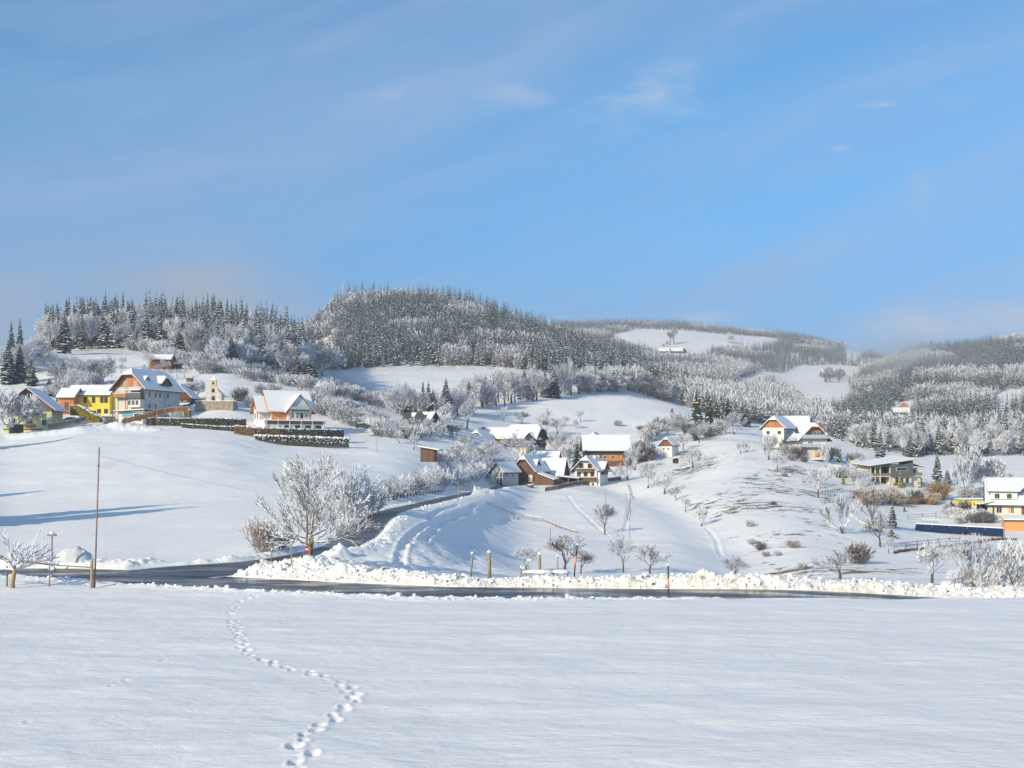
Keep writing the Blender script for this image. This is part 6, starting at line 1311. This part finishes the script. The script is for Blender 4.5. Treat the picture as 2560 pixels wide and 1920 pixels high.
# ---------------------------------------------------------------- hedges, walls, fences
def hedge(name, pl, w, hgt, leaf, label, dens=26, snowtop=.16, size=.14, snowy=.12, cat='hedge'):
    P3 = [hit(*p[:2], *(p[2:] if len(p) > 2 else ())) for p in pl] if len(pl[0]) <= 4 and not isinstance(pl[0][0], float) else pl
    rr = random.Random(len(label)); x0, y0, z0 = P3[0]; root = empty(name, (x0, y0, z0), 0, label, cat)
    body = MB(); lv = MB(); sn = MB()
    for a, b in zip(P3[:-1], P3[1:]):
        A = Vector(a) - Vector((x0, y0, z0)); B = Vector(b) - Vector((x0, y0, z0)); d = B - A; L = Vector((d.x, d.y, 0)).length; n_ = Vector((-d.y, d.x, 0)).normalized() * (w / 2)
        k = max(1, int(L / 1.2))
        for i in range(k):
            p = A + d * (i / k); q = A + d * ((i + 1) / k); hh = hgt * rr.uniform(.88, 1.04)
            body.prism([tuple(p - n_ * .86 - Vector((0, 0, .7))), tuple(p + n_ * .86 - Vector((0, 0, .7))), tuple(p + n_ * .8 + Vector((0, 0, hh * .93))), tuple(p - n_ * .8 + Vector((0, 0, hh * .93)))], tuple(q - p))
        for i in range(int(L * hgt * dens)):
            t = rr.random(); side = rr.choice((-1, -1, 1, 0)); c_ = A + d * t; z = rr.random() * hgt
            if side: c_ = c_ + n_ * side * rr.uniform(.85, 1.15); c_.z += z
            else: c_ = c_ + n_ * rr.uniform(-1, 1); c_.z += hgt * rr.uniform(.92, 1.06)
            s = size * rr.uniform(.6, 1.5); u = Vector((rr.gauss(0, 1), rr.gauss(0, 1), rr.gauss(0, 1))).normalized(); v = u.orthogonal().normalized()
            lv.poly([c_ - u * s - v * s * .5, c_ + u * s, c_ + v * s], 1 if rr.random() < snowy else 0)
        if snowtop:
            m_ = max(2, int(L / .45))
            for i in range(m_):
                t = (i + rr.random() * .8) / m_; c_ = A + d * t + n_ * rr.uniform(-.5, .5); r_ = rr.uniform(.30, .55)
                sn.blob((c_.x, c_.y, c_.z + hgt * .98), (r_ * 1.3, w * .48, snowtop * rr.uniform(.7, 1.4)), 0, rr.randint(0, 9999), 7, 4)
    body.build('hedge_core', M[leaf], root); lv.build('foliage', [M[leaf], M['snowclump']], root)
    if snowtop: sn.build('snow_cap', M['snow'], root, True)
    return root
YH = lambda px, py, Y: wpt(px, py, Y)
hedge('hedge', [YH(367, 1060, 279), YH(440, 1061, 279), YH(530, 1061, 279), YH(615, 1063, 280)], 1.3, 1.6, 'hedge', 'long dark clipped hedge with a snow cap below the chapel terrace')
hedge('low_hedge', [YH(455, 1066, 276), YH(540, 1072, 276), YH(618, 1074, 277)], .9, .7, 'hedge', 'low dark broken hedge in the snow below the chapel hedge', 20, .14)
hedge('hedge', [YH(588, 1082, 272), YH(640, 1088, 271), YH(700, 1090, 272)], 1.4, 1.9, 'hedge_brown', 'brown left end of the hedge below the orange-framed house', 26)
hedge('hedge', [YH(700, 1090, 272), YH(780, 1092, 274), YH(858, 1093, 278)], 1.4, 1.9, 'hedge', 'dark clipped hedge below the orange-framed house')
hedge('rockery', [YH(640, 1103, 264), YH(720, 1105, 264), YH(800, 1108, 265), YH(873, 1111, 266)], 2.2, 1.4, 'hedge', 'snow-dotted rockery planting in front of the clipped hedge', 24, .30, .2, .45, 'rockery')
hedge('olive_hedge', [YH(180, 1032, 284), YH(200, 1032, 283), YH(225, 1048, 281), YH(252, 1062, 280)], 1.6, 2.0, 'hedge_olive', 'olive-yellow sloping hedge beside the green house')
hedge('olive_bush', [YH(462, 1046, 288), YH(476, 1046, 288)], 2.0, 2.3, 'hedge_olive', 'round olive topiary bush behind the orange board fence', 26, .3)
hedge('bank_planting', [YH(2010 + 105, 1282, 232), YH(2150, 1310, 215), YH(2200, 1330, 204)], .8, .5, 'hedge_olive', 'green edge of plants on the bank left of the tan-trunked tree', 22, .08)
def fence(name, pl, hgt, style, mat, label, step=2.0, snow=True, rails=(.45, .85)):
    P3 = [p if isinstance(p[0], float) and len(p) == 3 else hit(*p) for p in pl]; x0, y0, z0 = P3[0]; root = empty(name, (x0, y0, z0), 0, label, 'fence'); O = Vector((x0, y0, z0))
    posts = []
    for a, b in zip(P3[:-1], P3[1:]):
        a = Vector(a); b = Vector(b); n = max(1, round((b - a).length / step))
        for i in range(n): posts.append(a + (b - a) * (i / n))
    posts.append(Vector(P3[-1])); posts = [p - O for p in posts]
    for p in posts: MB().box(p.x - .07, p.x + .07, p.y - .07, p.y + .07, p.z - .4, p.z + hgt + .08).build('post', M[mat if style != 'white' else 'postgrey'], root)
    pm = MB(); sm = MB()
    for a, b in zip(posts[:-1], posts[1:]):
        d = b - a
        if style in ('board', 'white'): pm.prism([(a.x, a.y, a.z + .1), (b.x, b.y, b.z + .1), (b.x, b.y, b.z + hgt), (a.x, a.y, a.z + hgt)], (0, .05, 0))
        else:
            for r_ in rails: pm.tube((a.x, a.y, a.z + hgt * r_), (b.x, b.y, b.z + hgt * r_), .05, .05, 5)
        tz = hgt + .01 if style in ('board', 'white') else hgt * rails[-1] + .05
        sm.prism([(a.x, a.y - .07, a.z + tz), (b.x, b.y - .07, b.z + tz), (b.x, b.y + .1, b.z + tz), (a.x, a.y + .1, a.z + tz)], (0, 0, .09))
    pm.build('panel' if style in ('board', 'white') else 'rail', M[mat], root)
    if snow: sm.build('snow_cap', M['snow'], root)
    return root
fence('board_fence', [YH(305, 1062, 272), YH(335, 1054, 274), YH(365, 1047, 277), YH(400, 1036, 281), YH(430, 1031, 283), YH(470, 1029, 285)], 1.25, 'board', 'orange_w', 'orange-brown board fence along the guesthouse yard', 1.6)
fence('garden_fence', [YH(120, 1072, 270), YH(150, 1067, 270), YH(185, 1060, 271), YH(214, 1052, 274)], 1.2, 'white', 'fence_w', 'snow-laden garden fence beside the village street', 1.5)
fence('paddock_fence', [(1363, 1230), (1392, 1226), (1440, 1214), (1500, 1208), (1552, 1202)], 1.1, 'board', 'fence_w', 'weathered board fence along the front of the farmyard', 1.8)
fence('slope_fence', [(1214, 1262), (1260, 1281), (1310, 1297), (1358, 1304)], .8, 'rail', 'postgrey', 'low two-rail fence running down the hollow slope, upper part', 3.0)
fence('slope_fence', [(1362, 1305), (1400, 1322), (1440, 1334)], .5, 'rail', 'post', 'low sagging rail fence running down the hollow slope, lower part', 3.0)
fence('vineyard_fence', [(1570, 1216), (1576, 1240), (1572, 1280), (1568, 1302)], .5, 'rail', 'postgrey', 'thin dark fence line going straight up the hollow slope', 3.5, False)
fence('lane_fence', [(962, 1256), (1010, 1246), (1065, 1238), (1110, 1232)], .7, 'rail', 'dark_w', 'dark rail fence under the frosted fruit trees beside the lane', 3.0, False)
fence('log_fence', [(1642, 1140), (1680, 1138)], 1.2, 'rail', 'post', 'rustic log fence in front of the white cottage', 1.2, False, (.2, .5, .85))
fence('hilltop_fence', [(1700, 1104), (1760, 1100), (1830, 1104), (1900, 1110)], .9, 'rail', 'postgrey', 'rail fence along the path at the top of the patchy hill', 3.0, False)
fence('slope_rail', [(272, 928), (330, 925), (390, 950), (440, 952), (490, 950)], .9, 'rail', 'postgrey', 'rail fence across the white slope below the red hut', 3.5, False)
fence('terrace_edge', [(2050, 1238), (2105, 1230), (2165, 1240)], .8, 'rail', 'post', 'upper timber edging of the terraced garden', 2.2)
fence('terrace_edge', [(2053, 1262), (2110, 1256), (2150, 1262)], .8, 'rail', 'post', 'lower timber edging of the terraced garden', 2.2)
fence('wire_fence', [(2270, 1300), (2340, 1296), (2400, 1300)], 1.2, 'rail', 'postgrey', 'thin posts and wire across the white garden slope', 4.0, False)
fence('wire_fence', [(2235, 1376), (2320, 1366), (2400, 1360)], 1.2, 'rail', 'postgrey', 'thin posts and wire along the grass edge below the solar array', 4.5, False)
# brown grass edge strip on the right slope
m = MB(); pts = [hit(*p) for p in [(2235, 1385), (2300, 1376), (2380, 1366), (2440, 1358), (2480, 1352), (2540, 1350)]]; rr = random.Random(3)
for a, b in zip(pts[:-1], pts[1:]):
    for i in range(260):
        t = rr.random(); x = a[0] + (b[0] - a[0]) * t; y = a[1] + (b[1] - a[1]) * t + rr.uniform(-.5, .5); z = gz(x, y) ; w = rr.uniform(.05, .12); hh = rr.uniform(.2, .5)
        m.poly([(x - w, y, z), (x + w, y, z), (x + rr.uniform(-.3, .3), y - .2, z + hh)])
tag(m.build('grass_edge', M['hedge_brown']), 'strip of brown grass along the terrace edge below the solar array', 'grass', None, 'stuff')

# ---------------------------------------------------------------- roadside things
def pole(name, px, py, Y, hgt, r, mat, label, cat, lean=0.0, snow=False, z=None):
    x = (px - CX) * Y / F; z = gz(x, Y, True) if z is None else z; e = empty(name, (x, Y, z), 0, label, cat); MB().tube((0, 0, -.4), (lean, 0, hgt), r, r * .75, 9).build('pole', M[mat], e, True)
    if snow: MB().blob((lean, 0, hgt + .02), (r * 1.15, r * 1.15, .10), 0, 3, 8, 5, .08).build('snow_cap', M['snow'], e, True)
    return e
# tall leaning pole beside the rail
e = pole('wooden_pole', 236, 1466, 67.6, 8.6, .055, 'polebrown', 'tall thin leaning wooden pole by the snowy rail fence on the left', 'pole', .30, z=Z0); MB().box(.22, .30, -.05, .05, 7.4, 7.5).build('bracket', M['black'], e)
# snow-covered rail on posts
rf = empty('rail_fence', ((230 - CX) * 67.4 / F, 67.4, Z0), 0, 'single wooden rail with thick snow on top, carried by posts at the left', 'fence')
sc = 67.4 / F; X_ = lambda px: (px - 230) * sc
MB().tube((0, 0, -.3), (0, 0, 1.62), .10, .09, 9).build('post', M['post'], rf, True); MB().tube((X_(118), .3, -.2), (X_(119), .3, 1.25), .055, .05, 8).build('post', M['postgrey'], rf, True); MB().tube((X_(6), .6, -.2), (X_(6), .6, 1.5), .07, .06, 8).build('post', M['postgrey'], rf, True)
MB().tube((.02, .0, 1.22), (X_(118), .3, 1.36), .05, .05, 8).build('rail', M['post'], rf, True); MB().tube((X_(118), .3, 1.36), (X_(-30), .7, 1.75), .05, .05, 8).build('rail', M['post'], rf, True)
m = MB(); m.prism([(-.08, -.09, 1.27), (X_(118), .20, 1.41), (X_(118), .44, 1.41), (-.08, .14, 1.27)], (0, 0, .17)); m.build('rail_snow', M['snow'], rf); m = MB(); m.prism([(X_(40), .45, 1.56), (X_(-30), .6, 1.80), (X_(-30), .8, 1.80), (X_(40), .65, 1.56)], (0, 0, .14)); m.build('rail_snow', M['snow'], rf)
# T-shaped bird perch post
e = pole('bird_feeder', 130, 1405, 77.5, 2.55, .06, 'polebrown', 'tall post with a small snow-topped crossboard on the left roadside', 'bird feeder'); MB().box(-.3, .3, -.12, .12, 2.45, 2.55).build('crossboard', M['polebrown'], e); MB().blob((0, 0, 2.62), (.2, .14, .14), 0, 2).build('snow_cap', M['snow'], e, True); MB().blob((.02, 0, .1), (.3, .2, .2), 0, 8).build('snow_foot', M['snow'], e, True)
# cut snow heap
m = MB(); m.blob((.1, .7, .25), (1.35, .85, 1.05), 0, 3, 22, 12, .05); m.blob((-.75, .6, .1), (.9, .7, .65), 0, 4, 18, 9, .07); m.blob((.75, .65, .3), (.55, .6, .85), 0, 9, 14, 8, .09); m.blob((.3, .7, 1.15), (.35, .4, .22), 0, 5, 10, 6, .1)
o_ = m.build('snow_heap', M['snowgrey'], None, True, ((172 - CX) * 78.9 / F, 78.9, Z0 + .1)); tag(o_, 'steep greyish shovelled snow heap at the left roadside', 'snow heap')
# dark bin shelter near the green house
sh = empty('bin_shelter', ((38 - CX) * 267 / F, 267, (HY - 1086) * 267 / F), R(10), 'small dark shelter by the village street at the left edge', 'shelter'); MB().box(-1.2, 1.4, 0, 2, -.4, 2.3).build('wall', M['tarp'], sh); MB().box(-2.6, 1.7, -.3, 2.3, 2.32, 2.45).build('roof', M['dark_w'], sh)
pole('power_pole', 53, 1083, 268, 6.5, .09, 'polebrown', 'leaning dark pole at the bin shelter near the green house', 'pole', -.8)
pole('power_pole', 288, 1056, 272, 4.6, .08, 'postgrey', 'pole standing at the left corner of the kiosk', 'pole')
e = pole('flag_pole', 393, 1042, 275, 8.2, .06, 'post', 'thin pale pole with small orange lamp before the guesthouse', 'pole'); MB().blob((0, -.1, 2.9), .26, 0, 1, 8, 5, .02).build('lamp', M['flu'], e, True)
for px, py, hp, lab in [(942, 1135, 40, 'thin post alone in the field right of the orange-framed house hedge'), (1514, 1262, 40, 'thin pole above the round fruit tree on the hollow slope'), (1376, 1375, 54, 'thin pole rising behind the several-stemmed fruit tree'), (1146, 1250, 48, 'thin pole beside the top of the lane'), (1573, 1345, 32, 'thin stake behind the tall round fruit tree'), (925, 1075, 40, 'thin pole in front of the right hedgerow'), (915, 1008, 30, 'thin pole on the slope above the right hedgerow')]:
    x, y, z = hit(px, py); e = empty('thin_pole', (x, y, z), 0, lab, 'pole'); MB().tube((0, 0, -.3), (0, 0, hp * y / F), .07, .05, 6).build('pole', M['postgrey'], e)
    if 'slope above' in lab or 'alone' in lab: MB().box(-.35, .35, -.04, .04, hp * y / F * .93, hp * y / F * .97).build('crossarm', M['postgrey'], e)
# round wooden posts along the verge
bz = lambda px, py, Y: (HY - py) * Y / F
for px, py, hp, r, mat, lean, lab, Y in [(1176, 1432, 49, .09, 'postgrey', .13, 'leaning grey post, leftmost of the roadside posts', 73), (1224, 1432, 52, .125, 'post', -.02, 'stout brown post beside the leaning grey one', 73), (1349, 1430, 45, .12, 'post', 0, 'stout brown post right of the small white sign board', 73), (1394, 1434, 44, .055, 'postgrey', 0, 'slim grey square-cut post between the stout post and the old fruit tree', 73),
        (729, 1413, 54, .05, 'postgrey', -.02, 'slim grey post on the snow bank left of the big bare tree', 74), (679, 1392, 18, .06, 'postgrey', 0, 'short stub post beyond the left part of the snow bank', 80), (1302, 1438, 20, .06, 'post', .02, 'short crooked stub post at the left end of the snowy tables', 72), (1308, 1438, 17, .05, 'postgrey', 0, 'shorter grey twin of the crooked stub post', 72)]:
    e = pole('wooden_post', px, py, Y, hp * Y / F, r, mat, lab, 'post', lean, True, z=bz(px, py, Y))
# snow poles with orange band
def snow_pole(px, py, Y, hgt, lean, lab):
    e = empty('snow_pole', ((px - CX) * Y / F, Y, (HY - py) * Y / F), 0, lab, 'snow pole'); z0, z1, z2 = -.4, hgt * .30, hgt * .62; L = lambda z: lean * z / hgt
    MB().tube((0, 0, z0), (L(z1), 0, z1), .045, .045, 8).build('lower_pole', M['black'], e, True); MB().tube((L(z1), 0, z1), (L(z2), 0, z2), .055, .055, 8).build('orange_band', M['flu'], e, True); MB().tube((L(z2), 0, z2), (lean, 0, hgt), .045, .04, 8).build('upper_pole', M['black'], e, True)
    MB().blob((lean, 0, hgt + .03), (.07, .07, .07), 0, 1, 8, 5, .05).build('snow_cap', M['snow'], e, True)
snow_pole(1672, 1497, 62.0, 1.9, -.04, 'upright black snow pole with orange band at the near road edge')
snow_pole(1435, 1436, 72.5, 1.95, .24, 'leaning black snow pole with orange band beside the old fruit tree')
# small white sign board on a stake
e = empty('sign_stake', ((1322 - CX) * 73.5 / F, 73.5, bz(1322, 1430, 73.5)), 0, 'thin stake with a small blank white board near the stout posts', 'sign'); MB().tube((0, 0, -.3), (0, 0, .85), .025, .025, 6).build('stake', M['postgrey'], e); MB().box(-.13, .14, -.03, .0, .72, .88).build('board', M['white'], e)
# pole and no-entry sign at the big tree
e = empty('road_sign', ((766 - CX) * 75.9 / F, 75.9, bz(766, 1406, 75.9)), 0, 'red no-entry plate with white bar on a dark pole beside the big bare tree', 'sign'); MB().tube((0, .05, -.4), (.10, .05, 6.1), .10, .05, 8).build('pole', M['polebrown'], e, True)
MB().box(-.06, .20, -.12, -.09, .78, 1.06).build('sign_plate', M['signred'], e); MB().box(-.04, .18, -.135, -.121, .87, .95).build('white_bar', M['white'], e); MB().box(-.04, .18, -.12, -.07, 1.18, 1.28).build('small_plate', M['postgrey'], e)
# snow-covered tables in the verge
for px, w, lab in ((1346, 2.0, 'larger snow-covered low table beside the stout posts'), (1402, 1.15, 'smaller snow-covered low table left of the leaning snow pole')):
    e = empty('snowy_table', ((px - CX) * 71.8 / F, 71.8, bz(px, 1440, 71.8)), 0, lab, 'table'); MB().box(-w / 2, w / 2, -.35, .35, .18, .24).build('tabletop', M['postgrey'], e); MB().blob((0, 0, .26), (w / 2 + .05, .42, .17), 0, 5, 16, 6, .04).build('snow_cover', M['snow'], e, True)
    for sx in (-1, 1): MB().box(sx * w * .4 - .04, sx * w * .4 + .04, -.04, .04, -.5, .18).build('leg', M['postgrey'], e)
# thin marker stakes on the field edge, left
for px, py, hp in ((383, 1398, 30), (473, 1392, 18), (534, 1395, 20), (572, 1395, 12), (266, 1385, 14)):
    Y = 80.5; e = empty('marker_stake', ((px - CX) * Y / F, Y, gz((px - CX) * Y / F, Y, True)), 0, 'thin marker stake in the snow beyond the road on the left', 'stake', 'marker stakes left of the junction'); MB().tube((0, 0, -.2), (0, 0, hp * Y / F), .014, .010, 5).build('stake', M['postgrey'], e)
# farm clutter
def car(px, py, Y, rz, label):
    e = empty('parked_car', ((px - CX) * Y / F, Y, (HY - py) * Y / F), R(rz), label, 'car')
    body = [(-2.1, .35), (2.1, .35), (2.15, .8), (1.3, .95), (.7, 1.4), (-1.2, 1.42), (-1.9, 1.0), (-2.15, .9)]
    m = MB(); m.prism([(x, -.85, z) for x, z in body], (0, 1.7, 0)); m.build('body', M['carbody'], e)
    m = MB(); m.prism([(x, -.87, z) for x, z in [(-1.2, .95), (1.1, .95), (.65, 1.33), (-1.1, 1.35)]], (0, .02, 0)); m.build('side_window', M['glass'], e)
    for x in (-1.3, 1.35):
        for y in (-.86, .7): m = MB(); m.tube((x, y, .32), (x, y + .18, .32), .32, .32, 12); m.build('wheel', M['black'], e)
    MB().blob((-.2, 0, 1.42), (1.2, .8, .2), 0, 2, 12, 5, .04).build('roof_snow', M['snow'], e, True)
car(906, 1071, 300, 10, 'parked car with snow on its roof behind the fence line below the right hedgerow')
car(180, 1058, 276, 30, 'snowed-in dark car at the right corner of the green house')
b_ = empty('water_tub', ((1326 - CX) * 288 / F, 288, bz(1326, 1222, 288)), 0, 'round wooden tub with snow on top in front of the brown barn', 'tub'); MB().tube((0, 0, -.3), (0, 0, 1.0), .85, .85, 16).build('staves', M['brown_w'], b_); MB().tube((0, 0, 1.003), (0, 0, 1.2), .8, .7, 16).build('snow_cap', M['snow'], b_)
e = empty('garden_box', ((1268 - CX) * 270 / F, 270, bz(1268, 1230, 270)), R(10), 'rubble and planks half buried in snow left of the brown barn', 'rubble'); MB().box(-1.0, .8, 0, 1, -.5, .9).build('box', M['brown_w'], e); MB().blob((0, .4, .95), (1.1, .7, .25), 0, 4, 10, 5, .1).build('snow_cap', M['snow'], e, True)
# power line over the left field
e = empty('overhead_wire', (0, 0, 0), 0, 'thin overhead wire sagging across the left field from the tall wooden pole', 'wire'); a = Vector(((247 - CX) * 67.6 / F, 67.6, Z0 + 8.1)); b = Vector(((1146 - CX) * 222 / F, 222, -4.6)); m = MB(); pr = a
for i in range(1, 41):
    t = i / 40; q = a.lerp(b, t); q.z -= 16 * t * (1 - t) * 1.0; m.tube(pr, q, .008, .008, 3, 0, cap=False); pr = q
m.build('wire', M['steel'], e)
# trees beyond the left edge of the picture whose shadows fall across the left field
for x, y, hh in ((-65, 110, 17), (-70, 112, 15), (-67, 116, 16), (-73, 108, 17), (-61, 112, 13), (-94, 134, 16), (-117, 231, 15)):
    plant('spruce', x, y, gz(x, y) - .3, hh, 1.5, 'tall snowy spruce outside the left edge of the view', 'trees off the left edge')

# ---------------------------------------------------------------- haze and low mist
def volbox(name, dims, dens, label, color=(.86, .90, .98), ell=None):
    m = bpy.data.materials.new(name + '_air'); m.use_nodes = True; nt = m.node_tree; nt.nodes.clear(); out = N(nt, 'ShaderNodeOutputMaterial'); v = N(nt, 'ShaderNodeVolumePrincipled'); v.inputs['Color'].default_value = (*color, 1); v.inputs['Density'].default_value = dens; v.inputs['Anisotropy'].default_value = 0.0
    nt.links.new(v.outputs[0], out.inputs['Volume']); mb = MB(); mb.box(*dims); o = mb.build(name, m); return tag(o, label, 'haze', None, 'stuff'), m, nt, v
hz, hm, hnt, hv = volbox('haze', (-5600, 5600, -200, 3500, -22, 330), 0.00024, 'thin blue winter haze filling the valley')

def mist(name, px, py, Y, rx, ry, rz, dens, seed, label):
    m = bpy.data.materials.new(name + '_air'); m.use_nodes = True; nt = m.node_tree; nt.nodes.clear(); L = nt.links.new; out = N(nt, 'ShaderNodeOutputMaterial'); v = N(nt, 'ShaderNodeVolumePrincipled'); v.inputs['Color'].default_value = (1, 1, 1, 1)
    tcn = N(nt, 'ShaderNodeTexCoord'); ln = N(nt, 'ShaderNodeVectorMath', operation='LENGTH'); L(tcn.outputs['Object'], ln.inputs[0])
    fall = N(nt, 'ShaderNodeMapRange', interpolation_type='SMOOTHSTEP'); L(ln.outputs['Value'], fall.inputs[0]); fall.inputs[1].default_value = 1.0; fall.inputs[2].default_value = .15
    n = N(nt, 'ShaderNodeTexNoise'); n.inputs['Scale'].default_value = 1.8; n.inputs['Detail'].default_value = 4; mp = N(nt, 'ShaderNodeMapping'); mp.inputs['Location'].default_value = (seed, 0, 0); mp.inputs['Scale'].default_value = (1, 1, .8); L(tcn.outputs['Object'], mp.inputs[0]); L(mp.outputs[0], n.inputs['Vector'])
    nr_ = N(nt, 'ShaderNodeMapRange'); L(n.outputs[0], nr_.inputs[0]); nr_.inputs[1].default_value = .38; nr_.inputs[2].default_value = .68
    L(math_(nt, 'MULTIPLY', math_(nt, 'MULTIPLY', fall.outputs[0], nr_.outputs[0]), dens), v.inputs['Density']); L(v.outputs[0], out.inputs['Volume'])
    mb = MB(); mb.blob((0, 0, 0), 1.0, 0, 1, 20, 12, 0); o = mb.build(name, m, None, True); o.location = ((px - CX) * Y / F, Y, (HY - py) * Y / F); o.scale = (rx, ry, rz); return tag(o, label, 'mist', None, 'stuff')
mist('mist', 2255, 905, 1050, 95, 120, 36, .012, 1.7, 'patch of pale mist drifting over the right-hand hill')
mist('mist', 1840, 930, 1180, 150, 120, 22, .0035, 4.2, 'faint mist lying over the middle far pasture')
mist('mist', 450, 700, 900, 150, 120, 50, .005, 8.8, 'grey drifting cloud behind the wood on the left hilltop')

# broken lumps of ploughed snow lying on the banks
rr = random.Random(77); m = MB(); md = MB(); pts = []
while len(pts) < 2800:
    x = rr.uniform(-24, 42); y = float(far(x)) + abs(rr.gauss(.9, 1.1)) + .1; pts.append((x, y))
for i in range(260): x = rr.uniform(-32, 8); pts.append((x, float(near(x)) - abs(rr.gauss(.2, .35)) - .05))
for i in range(420):
    a = rr.randrange(5, len(SIDE) - 4); t = rr.random(); A = Vector(SIDE[a]); B = Vector(SIDE[a + 1]); d = (B - A).normalized(); q = A.lerp(B, t); o = Vector((d.y, -d.x, 0)) * rr.choice((1, 1, -1)) * rr.uniform(2.0, 3.6); pts.append((q.x + o.x, q.y + o.y))
Pz = ground(np.array([p[0] for p in pts]), np.array([p[1] for p in pts])); Ds, _, _ = seg_dist(np.array([p[0] for p in pts]), np.array([p[1] for p in pts]), SIDE)
for (x, y), z, ds_ in zip(pts, Pz, Ds):
    if ds_ < lane_w(y) + .15: continue
    r_ = min(.20, rr.expovariate(1 / .038) + .02) * (.75 if y < near(x) else 1); c_ = md if rr.random() < .03 and r_ < .1 and x > -12 else m; b0 = len(c_.v)
    c_.blob((x, y, z + r_ * .25), (r_ * rr.uniform(.8, 1.5), r_ * rr.uniform(.8, 1.3), r_ * rr.uniform(.6, 1.1)), 0, rr.randint(0, 99999), 5, 4, .32)
tag(m.build('snow_chunks', M['snow']), 'broken chunks of ploughed snow scattered along the road banks', 'snow', None, 'stuff')
tag(md.build('dirty_clods', M['hedge_brown']), 'brown earth and grass clods thrown onto the snow bank by the plough', 'dirt', None, 'stuff')
